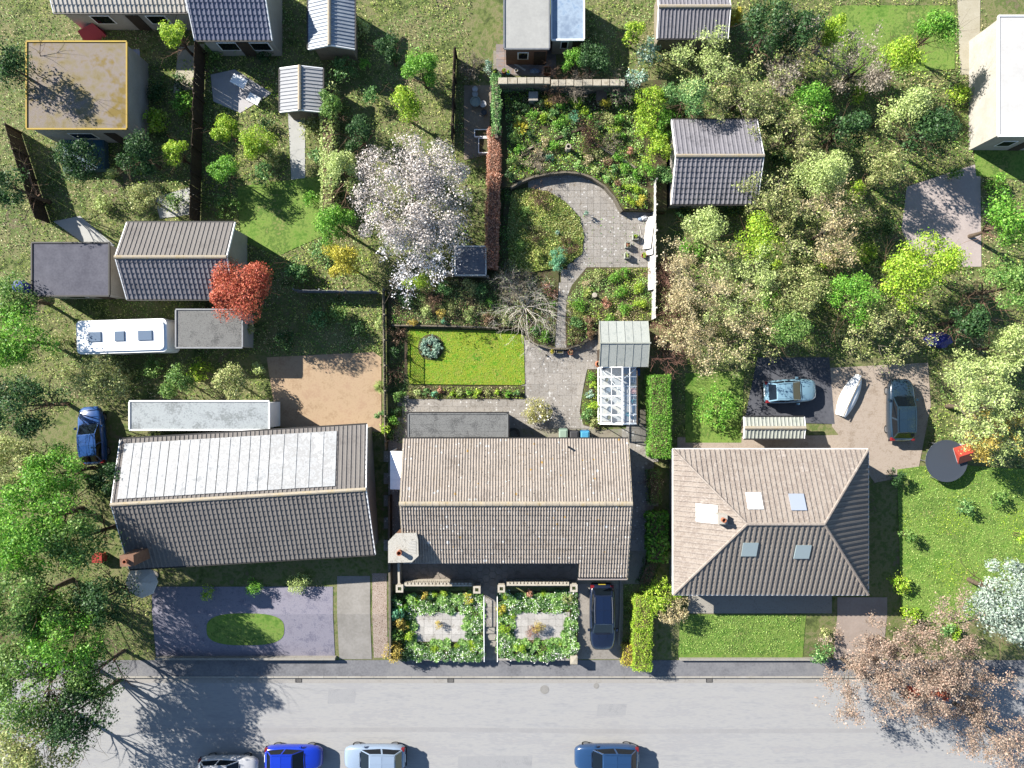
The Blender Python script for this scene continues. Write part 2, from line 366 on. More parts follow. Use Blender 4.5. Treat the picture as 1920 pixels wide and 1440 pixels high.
NDEN = 1.0
def shrub(px, py, rpx, h, pal, z=None, label='shrub', cat='shrub', group=None, kind='leaf', leaf=.1, dens=480, flowers=0, name=None, ry=None, twig=None, fcol='white', fsize=.1):
    p = G(px, py) if z is None else W(px, py, z)
    r = S(rpx, p.z); ry_ = S(ry, p.z) if ry else r
    t = thing(name or 'shrub', label, cat, p, 0, group)
    area = math.pi * r * ry_
    n = max(30, int(dens * NDEN * area * (1 + .35 * h / max(r, .3)) * (0.09 / leaf) ** 2))
    if kind == 'leaf':
        pt, nn = blob(n, r, ry_, h, max(6, int(area * 7) + 4), min(.32, max(.12, min(r, ry_) * .42)))
        obj('foliage', fast_mesh('foliage', leaf_verts(pt, nn, leaf), 4, LEAF[pal]), t)
        sg, _ = branches(r * .8, h * .8, 5, 0, .018, kids=2)
        obj('stem', segs_mesh('stem', sg, M_twigd), t)['kind'] = 'stuff'
    elif kind == 'strap':
        obj('leaf_blades', fast_mesh('leaf_blades', strap_verts(max(40, int(n * .35)), r, h, .035), 4, LEAF[pal]), t)
    elif kind == 'twig':
        sg, tips = branches(r, h, min(15, 9 + int(area * 3)), 2, .022 if r < 1.5 else .035, kids=5)
        obj('twigs', segs_mesh('twigs', sg, twig or M_twig), t)
        if pal:
            a = np.array([s[1] for s in sg]); k = rng.integers(0, len(a), max(20, int(n * .35)))
            pt = a[k] + rng.normal(0, .06, (len(k), 3)); pt[:, 2] = np.maximum(pt[:, 2], .03)
            obj('foliage', fast_mesh('foliage', leaf_verts(pt, unit(len(k)), leaf), 4, LEAF[pal]), t)
    if flowers:
        if kind == 'leaf':
            k = rng.integers(0, len(pt), flowers); fp = pt[k] * np.array([1.03, 1.03, 1.02]) + np.array([0, 0, .05])
            obj('flowers', fast_mesh('flowers', leaf_verts(fp, norm(unit(flowers) * .5 + np.array([0, 0, 1.])), fsize, .9), 4, LEAF[fcol]), t)['kind'] = 'stuff'
        else:
            obj('flowers', fast_mesh('flowers', flower_verts(flowers, r, h, fsize), 4, LEAF[fcol]), t)['kind'] = 'stuff'
    return t

def tree(px, py, rpx, h, pal, label, group=None, leaf=.2, dens=70, bare=False, ry=None, name='tree', trunk=None, cr=None, z=None, crown_z=.3, twig=None, kids=4):
    p = G(px, py) if z is None else W(px, py, z)
    zm = h * .65 + p.z                                   # crown middle: place it so the crown, not the base, sits at the pixel
    q = W(px, py, zm); p = Vector((q.x, q.y, zg(q.y) if z is None else z))
    r = S(rpx, zm); ry_ = S(ry, zm) if ry else r
    t = thing(name, label, 'tree', p, rnd.uniform(0, 6.28) if ry is None else 0, group)
    th = h * crown_z
    mb = MB(); tr = trunk or max(.06, h * .022)
    mb.tube([(0, 0, -.15), (.03, 0, th * .5), (0, .04, th), (.05, 0, h * .7)], [tr * 1.25, tr, tr * .85, tr * .3], 8)
    sg, tips = branches(max(r, ry_) * .92, h - th * .5, 7, 1 if not bare else 3, tr * .38, kids=kids if bare else 4, z0=th * .8, wob=.2)
    if ry: sg = [((a[0], a[1] * ry_ / max(r, .01), a[2]), (b[0], b[1] * ry_ / max(r, .01), b[2]), c, d) for a, b, c, d in sg]
    tk = mb.build('trunk', M_bark, t)
    obj('branches', segs_mesh('branches', sg, twig or M_twigd), t)
    area = math.pi * r * ry_; n = int(dens * area * (0.2 / leaf) ** 2 * 1.5)
    if bare:
        a = np.array([s[1] for s in sg]); k = rng.integers(0, len(a), n)
        pt = a[k] + rng.normal(0, .14, (n, 3)); nn = unit(n)
    else:
        pt, nn = blob(n, r, ry_, h - th, max(10, int(area * 1.6)), cr or min(.75, r * .4)); pt[:, 2] += th
    if n: obj('crown', fast_mesh('crown', leaf_verts(pt, nn, leaf), 4, LEAF[pal]), t)
    return t

def hedge(pts, w, h, pal, label, z=None, leaf=.09, dens=420, group=None, name='hedge', core=True, cat='hedge', rough=.07, flat=True):
    """pts: pixels of the base centre line"""
    wp = [(G(x, y) if z is None else W(x, y, z)) for x, y in pts]
    o0 = wp[0].copy(); t = thing(name, label, cat, o0, 0, group); pl = []; nl = []
    cm = MB()
    for a, b in zip(wp[:-1], wp[1:]):
        d = (b - a); L = d.length; d.normalize(); s = Vector((-d.y, d.x, 0))
        if core: cm.bar(a - o0 + Vector((0, 0, h * .45)) , b - o0 + Vector((0, 0, h * .45)), w * .72, h * .84)
        A = L * w + 2 * L * h * .6 + 2 * w * h * .6; n = int(dens * A * (.09 / leaf) ** 2)
        u = rng.uniform(-.03, 1.03, n) * L; kind = rng.uniform(0, A, n)
        top = kind < L * w; side = (~top) & (kind < L * w + 2 * L * h * .6); end = ~(top | side)
        v = rng.uniform(-.5, .5, n) * w; zz = rng.uniform(.05, 1, n) * h
        nv = np.zeros((n, 3)); sg = rng.choice([-1, 1], n)
        bumpy = rough * (np.sin(u * 3.1 + 1.3) + np.sin(u * 7.7) * .6 + np.sin(v * 9 + u * 2) * .5)
        zz = np.where(top, h + bumpy - np.abs(v / w) ** 3 * .25, zz)
        nv[top] = (0, 0, 1)
        v = np.where(side, sg * (w / 2 + bumpy * .8), v); nv[side] = np.stack([np.zeros(side.sum()), sg[side], np.full(side.sum(), .35)], 1)
        u = np.where(end, np.where(sg > 0, L, 0) + sg * bumpy * .5, u); nv[end, 0] = sg[end]
        jit = rng.normal(0, .05, (n, 3))
        X = np.array(a - o0)[None] + u[:, None] * np.array(d) + v[:, None] * np.array(s); X[:, 2] += zz; X += jit
        X[:, 2] = np.maximum(X[:, 2], .02 + min(0, (b - o0).z))
        nw = nv[:, :1] * np.array(d) + nv[:, 1:2] * np.array(s); nw[:, 2] += nv[:, 2]
        pl.append(X); nl.append(norm(norm(nw) * .6 + unit(n) * .75))
    if core: cm.build('inner_branches', M_twigd, t)
    obj('foliage', fast_mesh('foliage', leaf_verts(np.concatenate(pl), np.concatenate(nl), leaf), 4, LEAF[pal]), t)
    return t

def cover(name, poly_px, z, pal_w, label, h=.18, leaf=.08, dens=260, clump=True, cat='ground cover', thr=.35, hole=None):
    """low plants nobody could count; several palettes in patches, one stuff object"""
    poly = pxpoly(poly_px, z if z is not None else 0); xs = [p[0] for p in poly]; ys = [p[1] for p in poly]
    n = int(dens * (max(xs) - min(xs)) * (max(ys) - min(ys)) * (.08 / leaf) ** 2)
    X = rng.uniform(min(xs), max(xs), n); Y = rng.uniform(min(ys), max(ys), n); k = inside_np(X, Y, poly)
    if hole == 'paved':
        for q in PAVED: k &= ~inside_np(X, Y, q)
    elif hole: k &= ~inside_np(X, Y, pxpoly(hole, z or 0))
    X, Y = X[k], Y[k]; n = len(X)
    ph = rng.uniform(0, 6.28, 8)
    f = (np.sin(X * 2.1 + ph[0]) * np.sin(Y * 2.6 + ph[1]) + np.sin(X * 4.7 + Y * 1.9 + ph[2]) * .7 + np.sin(Y * 5.3 - X * 2.3 + ph[3]) * .6 + np.sin(X * 9.1 + ph[4]) * np.sin(Y * 8.3 + ph[5]) * .5)
    f = (f + 2.2) / 4.4
    if clump:
        keep = rng.uniform(0, 1, n) < np.clip((f - thr + .35) * 1.7, .12, 1); X, Y, f = X[keep], Y[keep], f[keep]; n = len(X)
    zz = h * np.clip(f * 1.5 - .1, .08, 1.3) * rng.uniform(.35, 1.1, n)
    pt = np.stack([X, Y, (z if z is not None else 0) + zz + .015], 1)
    if z is None: pt[:, 2] += np.array([zg(y) for y in Y])
    nn = norm(unit(n) * .8 + np.array([0, 0, .8]))
    g = np.sin(X * 1.3 + ph[6]) + np.sin(Y * 1.7 + ph[7]) + rng.normal(0, .7, n); g = np.argsort(np.argsort(g)) / max(1, n)
    me = fast_mesh(name, leaf_verts(pt, nn, leaf), 4)
    tot = sum(w for _, w in pal_w); acc = 0; idx = np.zeros(n, np.int32)
    for i, (pname, w) in enumerate(pal_w):
        me.materials.append(LEAF[pname]); idx[(g >= acc / tot)] = i; acc += w
    me.polygons.foreach_set('material_index', idx)
    o = obj(name, me); return tag(o, label, cat, None, 'stuff')

# ------------------------------------------------------------------ the setting: ground, road, pavement
gb = MB()
yb = [(400, 0), (Y_RAMP0, 0), (Y_RAMP1, Z_STREET), (Y_RAMP1 - .3, -.8), (-400, -.8)]
for (ya, za), (yc, zc) in zip(yb[:-1], yb[1:]):
    gb.add([(-400, yc, zc - .02), (400, yc, zc - .02), (400, ya, za - .02), (-400, ya, za - .02)], [(0, 1, 2, 3)])
struct(gb.build('ground', M_ground))
Y_KERB = (720 - 1268) / F * (H + .62)
SHEET_N = 0
PAVED = []
def sheet(name, poly, z, mt):
    n = len(poly); ar = sum(poly[i][0] * poly[(i + 1) % n][1] - poly[(i + 1) % n][0] * poly[i][1] for i in range(n))
    if ar < 0: poly = poly[::-1]
    global SHEET_N
    SHEET_N += 1
    PAVED.append(poly)
    dz_ = (SHEET_N % 40) * .0004
    zz = z if callable(z) else (lambda x, y: z)
    return struct(obj(name, from_py(name, [(x, y, zz(x, y) + dz_) for x, y in poly], [tuple(range(n))], mt)))
sheet('road', [(-120, -30.2), (120, -30.2), (120, Y_KERB - .13), (-120, Y_KERB - .13)], -.745, M_road)
struct(MB().box(-120, 120, Y_KERB, Y_RAMP1 - .02, -.85, -.625).build('pavement', M_pave))
struct(MB().box(-120, 120, -33, -30.35, -.85, -.625).build('pavement', M_pave))
kb = struct(MB().box(-120, 120, Y_KERB - .12, Y_KERB - .002, -.85, -.66).build('kerb', M_conc))
km = from_py('kerb_stone', *(lambda b: (b.v, b.f))(MB().box(0, .9, 0, .125, 0, .06)), M_kerb)
for i in range(64):
    obj('kerb_stone', km, kb, (-29.3 + i * .915, Y_KERB - .126, -.659))
sheet('road_edge_strip', [(-120, Y_KERB - .55), (120, Y_KERB - .55), (120, Y_KERB - .131), (-120, Y_KERB - .131)], -.741, mat('road_edge', [C(176, 171, 164), C(190, 186, 180), C(182, 178, 174)], .8, .9))

M_patch = mat('asphalt_patch', [C(178, 178, 180), C(186, 186, 187), C(172, 172, 174)], 1.5, .9, .2, 60)
for x0, y0, x1, y1 in ((6.2, -24.3, 8.4, -23.4), (-13.5, -23.4, -11.4, -22.3), (-4.0, -28.4, 1.5, -27.2)):
    sheet('road_patch', [(x0, y0), (x1 - .1, y0 + .04), (x1, y1), (x0 + .07, y1 - .05)], -.7425, M_patch)
sheet('trench_repair', [(-28, -25.55), (-6.0, -25.45), (9.5, -25.6), (28, -25.5), (28, -25.2), (9.5, -25.28), (-6.0, -25.12), (-28, -25.22)], -.7425, mat('asphalt_trench', [C(178, 177, 178), C(188, 187, 187)], 1.2, .9, .2, 60))
for px in (845, 1330, 560):
    p = W(px, 1274.5, -.74); t = thing('drain_grate', ['iron drain grate in the gutter opposite the boundary wall bed', 'iron drain grate in the gutter opposite the hipped bungalow front lawn', 'iron drain grate in the gutter opposite the mauve forecourt'][(845, 1330, 560).index(px)], 'drain', p)
    fm = MB(); fm.box(-.24, .24, -.2, -.17, -.02, .012); fm.box(-.24, .24, .17, .2, -.02, .012); fm.box(-.24, -.21, -.17, .17, -.02, .012); fm.box(.21, .24, -.17, .17, -.02, .012); fm.build('frame', M_dark, t)
    for k in range(6): MB().box(-.19 + k * .07, -.16 + k * .07, -.169, .169, -.02, .009).build('bar', M_dark, t)
# terraces of the long back garden (each step is held by a low wall)
Z2, Z3 = .4, .95
T2 = [(728, 522), (918, 522), (935, 500), (948, 350), (958, 352), (990, 336), (1030, 327), (1070, 325), (1105, 333), (1145, 360), (1168, 398), (1222, 396), (1228, 600), (1124, 622), (1090, 646), (1062, 655), (1030, 654), (994, 641), (984, 620), (765, 611), (728, 611)]
T3 = [(935, 350), (938, 150), (1250, 150), (1250, 396), (1168, 394), (1145, 357), (1105, 330), (1070, 322), (1030, 324), (990, 333), (957, 350)]
struct(MB().prism(pxpoly(T2, Z2), -.05, Z2).build('middle_terrace', M_soil))
struct(MB().prism(pxpoly(T3, Z3), -.05, Z3).build('upper_terrace', M_soil))
def wall_run(name, pts, z0, z1, w, mt, label, cat='wall', zpx=None):
    """low wall along pixels given at its top; a mesh"""
    pw = [W(x, y, z1) for x, y in pts]; mb = MB(); L = []; R = []
    for i, p in enumerate(pw):
        d = (pw[min(i + 1, len(pw) - 1)] - pw[max(i - 1, 0)]); d.z = 0; d.normalize(); s = Vector((-d.y, d.x, 0)) * w / 2
        L.append(p + s); R.append(p - s)
    n = len(pw); vs = []
    for a in (L, R):
        vs += [(q.x, q.y, z0) for q in a]; vs += [(q.x, q.y, z1) for q in a]
    fs = []
    for i in range(n - 1):
        fs += [(n + i, n + i + 1, 3 * n + i + 1, 3 * n + i), (i, i + 1, n + i + 1, n + i), (2 * n + i + 1, 2 * n + i, 3 * n + i, 3 * n + i + 1)]
    fs += [(0, n, 3 * n, 2 * n), (n - 1, 3 * n - 1, 4 * n - 1, 2 * n - 1)]
    mb.add(vs, fs); o = mb.build(name, mt); tag(o, label, cat)
    return o
M_dwall = mat('garden_wall_stone', [C(120, 112, 98), C(150, 140, 122), C(95, 90, 78)], 4, .95, .5, 20)
wall_run('retaining_wall', [(735, 610), (765, 610), (870, 612), (984, 617)], 0, Z2 + .06, .1, M_dwall, 'long low retaining wall between the lawn and the raised bed')
wall_run('curved_retaining_wall', [(986, 622), (990, 634), (1004, 645), (1030, 653), (1062, 654), (1090, 645), (1122, 622)], 0, Z2 + .08, .12, M_dwall, 'curved low wall holding the bed behind the pots')
wall_run('curved_retaining_wall', [(957, 351), (975, 341), (1000, 331), (1030, 325), (1062, 322), (1090, 325), (1110, 333), (1135, 350), (1152, 370), (1166, 396)], Z2, Z3 + .06, .13, M_dwall, 'semicircular low wall around the head of the upper patio')
wall_run('board_edging', [(1170, 391), (1221, 393)], Z2, Z3 + .05, .06, M_woodd, 'short dark board edging holding soil beside the upper patio', 'edging')

# patios
def slab_field(parent, poly_px, z, lx, ly, gap=.012, bond=0.0, mt=None, th=.05, rot=0.0, avoid=None, jit=.004):
    poly = pxpoly(poly_px, z); xs = [p[0] for p in poly]; ys = [p[1] for p in poly]
    me = from_py('paving_slab', *(lambda b: (b.v, b.f))(MB().box(-.5, .5, -.5, .5, 0, 1)), mt or M_slab)
    r = 0; y = min(ys); n = 0
    while y < max(ys):
        x = min(xs) - (bond * lx if r % 2 else 0)
        while x < max(xs):
            c = (x + lx / 2, y + ly / 2)
            if any(inside((c[0] + a * lx * .5, c[1] + b * ly * .5), poly) for a, b in ((0, 0), (-1, -1), (1, -1), (1, 1), (-1, 1))) and not (avoid and avoid(c)):
                o = obj('paving_slab', me, parent, (c[0], c[1], z - th + rnd.uniform(0, jit) + .004))
                o.scale = (lx - gap, ly - gap, th); o.rotation_euler = (rnd.gauss(0, .004), rnd.gauss(0, .004), rnd.gauss(0, .006)); n += 1
            x += lx
        y += ly; r += 1
    return n
UP = [(1012, 331), (1040, 328), (1070, 327), (1102, 334), (1140, 360), (1160, 392), (1172, 403), (1220, 404), (1222, 499), (1100, 500), (1066, 540), (1060, 575), (1060, 653), (1040, 653), (1046, 590), (1048, 535), (1072, 505), (1094, 480), (1098, 430), (1088, 402), (1062, 370), (1030, 352), (1000, 348), (990, 342)]
up = sheet('upper_patio', pxpoly(UP, Z2 + .01), Z2 + .01, M_joint)
slab_field(up, UP, Z2 + .03, .47, .47)
LP = [(762, 750), (985, 750), (985, 640), (993, 649), (1030, 658), (1062, 659), (1090, 650), (1122, 626), (1122, 688), (1102, 692), (1090, 745), (1086, 792), (1120, 806), (1215, 802), (1219, 860), (1219, 1095), (728, 1095), (728, 900), (745, 830), (762, 775)]
lp = sheet('lower_patio', pxpoly(LP, .004), .004, M_joint)
hx0, hx1, hy0, hy1 = -7.1, 7.75, -12.0, -3.9
slab_field(lp, LP, .03, .66, .8, bond=.5, gap=.01, avoid=lambda c: (hx0 < c[0] < hx1 and hy0 < c[1] < -3.5) or c[1] < -11.9 or (c[0] < -1 and -4 < c[1] < -2.2 and c[0] > -7.2))
# hexagonal slabs of the front terrace
hexme = from_py('hexagonal_slab', *(lambda b: (b.v, b.f))(MB().prism([(math.cos(math.pi / 3 * k) * .278, math.sin(math.pi / 3 * k) * .278) for k in range(6)], 0, .04)), M_hex)
ft = sheet('front_terrace', pxpoly([(757, 1035), (1084, 1035), (1084, 1100), (936, 1100), (936, 1122), (900, 1122), (900, 1100), (757, 1100)], .012), .012, M_joint)
x = -7.7; ci = 0
while x < 4.75:
    y = -15.3 + (.26 if ci % 2 else 0)
    while y < -11.9:
        if (y > -14.45 or -2.3 < x < -.95):
            o = obj('hexagonal_slab', hexme, ft, (x, y, .0 + rnd.uniform(0, .004))); o.rotation_euler = (rnd.gauss(0, .004), rnd.gauss(0, .004), 0)
        y += .52
    x += .45; ci += 1
# driveway, gravel strip, neighbours' drives and lawns
RZ = lambda d: (lambda x, y: zg(y) + d)
def ramp_sheet(name, px, d, mt, split=True):
    """sheet following the fall of the front gardens"""
    pts = [G(x, y, d) for x, y in px]; xs0, xs1 = min(p.x for p in pts), max(p.x for p in pts); y0, y1 = min(p.y for p in pts), max(p.y for p in pts)
    ys = sorted({y0, y1} | {v for v in (Y_RAMP0, Y_RAMP1) if y0 < v < y1}); mb = MB()
    for a, b in zip(ys[:-1], ys[1:]): mb.add([(xs0, a, zg(a) + d), (xs1, a, zg(a) + d), (xs1, b, zg(b) + d), (xs0, b, zg(b) + d)], [(0, 1, 2, 3)])
    return struct(mb.build(name, mt))
M_drive = mat('driveway_concrete', [C(160, 152, 142), C(185, 178, 168), C(172, 162, 150)], .8, .9, .25, 45, fine=.45)
ramp_sheet('driveway', [(1084, 1085), (1166, 1236)], .0, M_drive)
ramp_sheet('gravel_strip', [(698, 1075), (728, 1233)], .0, M_gravel)
M_nd = mat('neighbour_drive', [C(165, 160, 152), C(188, 183, 176)], .6, .9, .2)
ramp_sheet('neighbour_driveway', [(632, 1080), (697, 1236)], .004, M_nd)
ramp_sheet('neighbour_forecourt', [(285, 1100), (628, 1232)], .004, mat('mauve_paving', [C(150, 146, 162), C(172, 168, 182), C(138, 136, 155)], 1.2, .9))
M_lawn = mat('lawn_turf', [C(78, 145, 24), C(108, 168, 30), C(142, 182, 40), C(176, 182, 58), C(122, 174, 34), C(184, 180, 76), C(95, 160, 28)], .9, .95, .4, 40, fine=.25, con=(.34, .62))
M_lawng = mat('green_turf', [C(105, 148, 52), C(130, 170, 68), C(150, 176, 84), C(96, 138, 48), C(160, 170, 96)], .5, .95, .5, 30)

# ------------------------------------------------------------------ lawn with its round bed
LW = [(768, 617), (974, 621), (982, 630), (984, 720), (975, 722), (768, 720), (765, 700), (765, 622)]
struct(MB().prism(pxpoly(LW, .07), 0, .07).build('lawn', M_lawn))
cover('lawn_grass', LW, .07, [('grass', 1)], 'short yellow green grass of the clipped rectangular lawn', h=.03, leaf=.055, dens=90, clump=False, cat='grass')
c = W(808, 651, .07)
struct(MB().lathe([(.95, 0), (.92, .05), (.02, .06)], 28, (c.x, c.y, .06)).build('round_bed', M_soil))
for i in range(26):
    a = i * 2.399; rr = 18 * math.sqrt((i + 6) / 31.0)
    shrub(808 + rr * math.cos(a), 651 + rr * math.sin(a), 6, .3, 'silver', .11, 'silvery leaved clump in the round bed on the lawn', 'plant', 'silvery clumps in the round lawn bed', dens=700, leaf=.08, name='bedding_plant')
for i in range(5):
    a = i * 1.3; shrub(808 + 6 * math.cos(a), 652 + 5 * math.sin(a), 4, .2, 'brown', .11, 'brown withered clump at the centre of the round lawn bed', 'plant', 'withered clumps in the round lawn bed', name='bedding_plant', dens=300)

# ------------------------------------------------------------------ the bungalow
ZR, PITCH = 4.35, .35
yr = W(0, 945, ZR).y
def zroof(y): return ZR - PITCH * abs(y - yr)
xl, xr = W(749, 945, ZR).x, W(1186, 945, ZR).x
yb_ = -3.73; yf = W(0, 1055, 2.78).y; yg = W(0, 1085, 2.3).y; xg = W(1084, 1085, 2.3).x
house = thing('bungalow', 'large bungalow with brown ribbed tile roof, flat roofed extension and corner chimney', 'house', ((xl + xr) / 2, yr, 0))
hc = house.location.copy()
def hp(v): return Vector(v) - hc
def hbuild(mb, name, mt, parent=house, smooth=False):
    o = mb.build(name, mt, None, None, None, smooth); o.parent = house if parent is house else parent
    o.location = -hc if parent is house else (0, 0, 0)
    return o
wx0, wx1, wy0, wy1 = xl + .28, xr - .28, yf + .45, yb_ - .38
zwf, zwb = zroof(wy0) - .22, zroof(wy1) - .22
wm = MB()
for x0, x1 in ((wx0, wx0 + .3), (wx1 - .3, wx1)):      # gable walls
    wm.add([(x0, wy0, 0), (x1, wy0, 0), (x1, wy1, 0), (x0, wy1, 0), (x0, wy0, zwf), (x1, wy0, zwf), (x1, yr, ZR - .22), (x0, yr, ZR - .22), (x1, wy1, zwb), (x0, wy1, zwb)],
           [(0, 3, 2, 1), (0, 1, 5, 4), (1, 2, 8, 6, 5), (2, 3, 9, 8), (3, 0, 4, 7, 9), (4, 5, 6, 7), (7, 6, 8, 9)])
wm.box(wx0 + .3, xg + .2, wy0, wy0 + .3, 0, zwf); wm.box(wx0 + .3, wx1 - .3, wy1 - .3, wy1, 0, zwb)
hbuild(wm, 'wall', M_brick)
gw = MB(); gy = yg + .4; gz = zroof(gy) - .22
gw.box(xg + .2, xg + .45, gy, wy0 - .002, 0, gz); gw.box(wx1 - .25, wx1, gy, wy0 - .002, 0, gz); gw.box(xg + .45, wx1 - .25, gy, gy + .12, 2.0, gz)
hbuild(gw, 'garage_wall', M_brick)
gd = hbuild(MB().box(xg + .46, wx1 - .26, gy + .13, gy + .18, 0, 1.99), 'garage_door', M_white)
for sx, nm in ((-5.6, 'window'), (-2.6, 'window'), (2.2, 'window')):
    w_ = hbuild(MB().box(sx, sx + 1.8, wy0 - .04, wy0 - .005, .9, 2.0), nm, M_white)
    o = MB().box(sx + .08, sx + 1.72, wy0 - .06, wy0 - .041, .98, 1.92).build('pane', M_glassd, w_)
for sx in (2.0, 5.0):
    w_ = hbuild(MB().box(sx, sx + 1.5, wy1 + .005, wy1 + .04, .9, 2.0), 'window', M_white)
    MB().box(sx + .08, sx + 1.42, wy1 + .041, wy1 + .06, .98, 1.92).build('pane', M_glassd, w_)
dr = hbuild(MB().box(-.9, .1, wy0 - .05, wy0 - .005, 0, 2.05), 'front_door', M_woodd)
MB().bar((-.75, wy0 - .1, .95), (-.75, wy0 - .1, 1.15), .03).build('handle', M_metal, dr)
# roof deck under the tiles
rd = MB(); e = .07
def slope_quad(x0, x1, y0, y1, th=.12):
    vs = [(x0, y0, zroof(y0) - e), (x1, y0, zroof(y0) - e), (x1, y1, zroof(y1) - e), (x0, y1, zroof(y1) - e)]
    rd.add(vs + [(a, b, c_ - th) for a, b, c_ in vs], [(0, 1, 2, 3), (7, 6, 5, 4), (0, 4, 5, 1), (1, 5, 6, 2), (2, 6, 7, 3), (3, 7, 4, 0)])
slope_quad(xl + .03, xr - .03, yf + .04, yr); slope_quad(xl + .03, xr - .03, yr + .001, yb_ - .04); slope_quad(xg + .03, xr - .03, yg + .04, yf + .039)
roof = hbuild(rd, 'roof', M_dark)
# tiles: two rolls each
TW, TG = (xr - xl) / 41.0, .335
su = [0, .10, .15, .25, .35, .40, .5, .60, .65, .75, .85, .90, 1]; sh = [0, 0, .7, 1, .7, 0, 0, 0, .7, 1, .7, 0, 0]
ca = 1 / math.sqrt(1 + PITCH * PITCH); sa = PITCH * ca
def tile_local(up_sign):
    """origin at the lower left corner, runs up the slope; up_sign +1 when the slope rises towards +y"""
    v = []; f = []
    for (s, lift) in ((0.0, .045), (TG / ca * 1.06 * ca, .006)):
        for u, hh in zip(su, sh):
            d = s / ca; n_ = lift + hh * .046
            v.append((u * TW, up_sign * (d * ca - n_ * sa), d * sa + n_ * ca))
    k = len(su)
    for u, hh in zip(su, sh):      # the lip
        n_ = -.01; v.append((u * TW, up_sign * (-n_ * sa), n_ * ca))
    for i in range(k - 1):
        a = (i, i + 1, k + i + 1, k + i); b = (2 * k + i, 2 * k + i + 1, i + 1, i)
        if up_sign < 0: a, b = a[::-1], b[::-1]
        f += [a, b]
    return v, f
tv, tf = tile_local(1); tvb, tfb = tile_local(-1)
tme = from_py('roof_tile', tv, tf, M_tile)
rest = MB(); cnt = 0
ncf = int((yr - yf) / TG); nct = int((yr - yg) / TG); TGF = (yr - yf - .06) / ncf
for r_ in range(nct):
    y0 = yr - .06 - (r_ + 1) * TGF
    if y0 < yg - .1: break
    for cidx in range(41):
        x0 = xl + cidx * TW
        if r_ >= ncf and x0 < xg - .05: continue
        p = Vector((x0 + rnd.gauss(0, .004), y0, zroof(y0) - e + .005 + rnd.uniform(0, .006)))
        if cnt < 300:
            o = obj('roof_tile', tme, roof, p); o.rotation_euler = (0, 0, rnd.gauss(0, .004)); cnt += 1
        else: rest.add([Vector(q) + p for q in tv], tf)
ncb = int((yb_ - yr) / TG); TGB = (yb_ - yr - .06) / ncb
for r_ in range(ncb):
    y0 = yr + .06 + (r_ + 1) * TGB
    for cidx in range(41):
        p = Vector((xl + cidx * TW + rnd.gauss(0, .004), y0, zroof(y0) - e + .005 + rnd.uniform(0, .006)))
        rest.add([Vector(q) + p for q in tvb], tfb)
o = rest.build('roof_tiles', M_tile, roof); o['kind'] = 'stuff'
# pale lichen spots on the tiles are small raised crusts
# ridge caps
rc = MB(); n_ = 8; vs = []
for s in (0, .44):
    for k in range(n_ + 1):
        a = math.pi * k / n_; vs.append((s, math.cos(a) * .16, math.sin(a) * .1 + (0.012 if s else 0)))
rc.add(vs, [(k, k + 1, n_ + 2 + k, n_ + 1 + k)[::-1] for k in range(n_)])
rme = from_py('ridge_cap', rc.v, rc.f, M_ridge)
nr = int((xr - xl) / .43)
for i in range(nr):
    obj('ridge_cap', rme, roof, (xl - .03 + i * (xr - xl + .04) / nr, yr, ZR - .03 + rnd.uniform(0, .01)))
# verges, fascias and gutters
vg = MB()
for x0 in (xl - .02, xr - .06):
    for ya, yc in (((yg if x0 > 0 else yf), yr), (yr, yb_)):
        a = Vector((x0 + .04, ya, zroof(ya) - e - .02)); b = Vector((x0 + .04, yc, zroof(yc) - e - .02)); hbuild(MB().bar(a, b, .07, .13), 'verge', M_ridge)
for a, b in (((xl, yf - .03), (xg, yf - .03)), ((xg - .02, yg - .03), (xr, yg - .03)), ((xl, yb_ + .04), (xr, yb_ + .04))):
    zz = zroof(a[1]) - .12; g_ = MB().bar((a[0], a[1], zz), (b[0], b[1], zz), .11, .07)
    hbuild(g_, 'gutter', mat('gutter_pale', [C(190, 178, 172)], rough=.5) if a[1] < -8 else M_dark)
for x0, y0 in ((xg - .1, yf + .3), (xl + .4, wy1 + .06)):
    hbuild(MB().tube([(x0, y0, 0), (x0, y0, 2.4)], .035, 8), 'downpipe', M_dark)
vp = W(1066, 838, 3.1); hbuild(MB().tube([(vp.x, vp.y, zroof(vp.y) - .1), (vp.x, vp.y, zroof(vp.y) + .38)], .07, 12), 'vent_pipe', M_black)
fl = MB(); fy = vp.y; fl.add([(vp.x - .35, fy - .35, zroof(fy - .35) + .03), (vp.x + .35, fy - .35, zroof(fy - .35) + .03), (vp.x + .35, fy + .35, zroof(fy + .35) + .03), (vp.x - .35, fy + .35, zroof(fy + .35) + .03)], [(0, 1, 2, 3)])
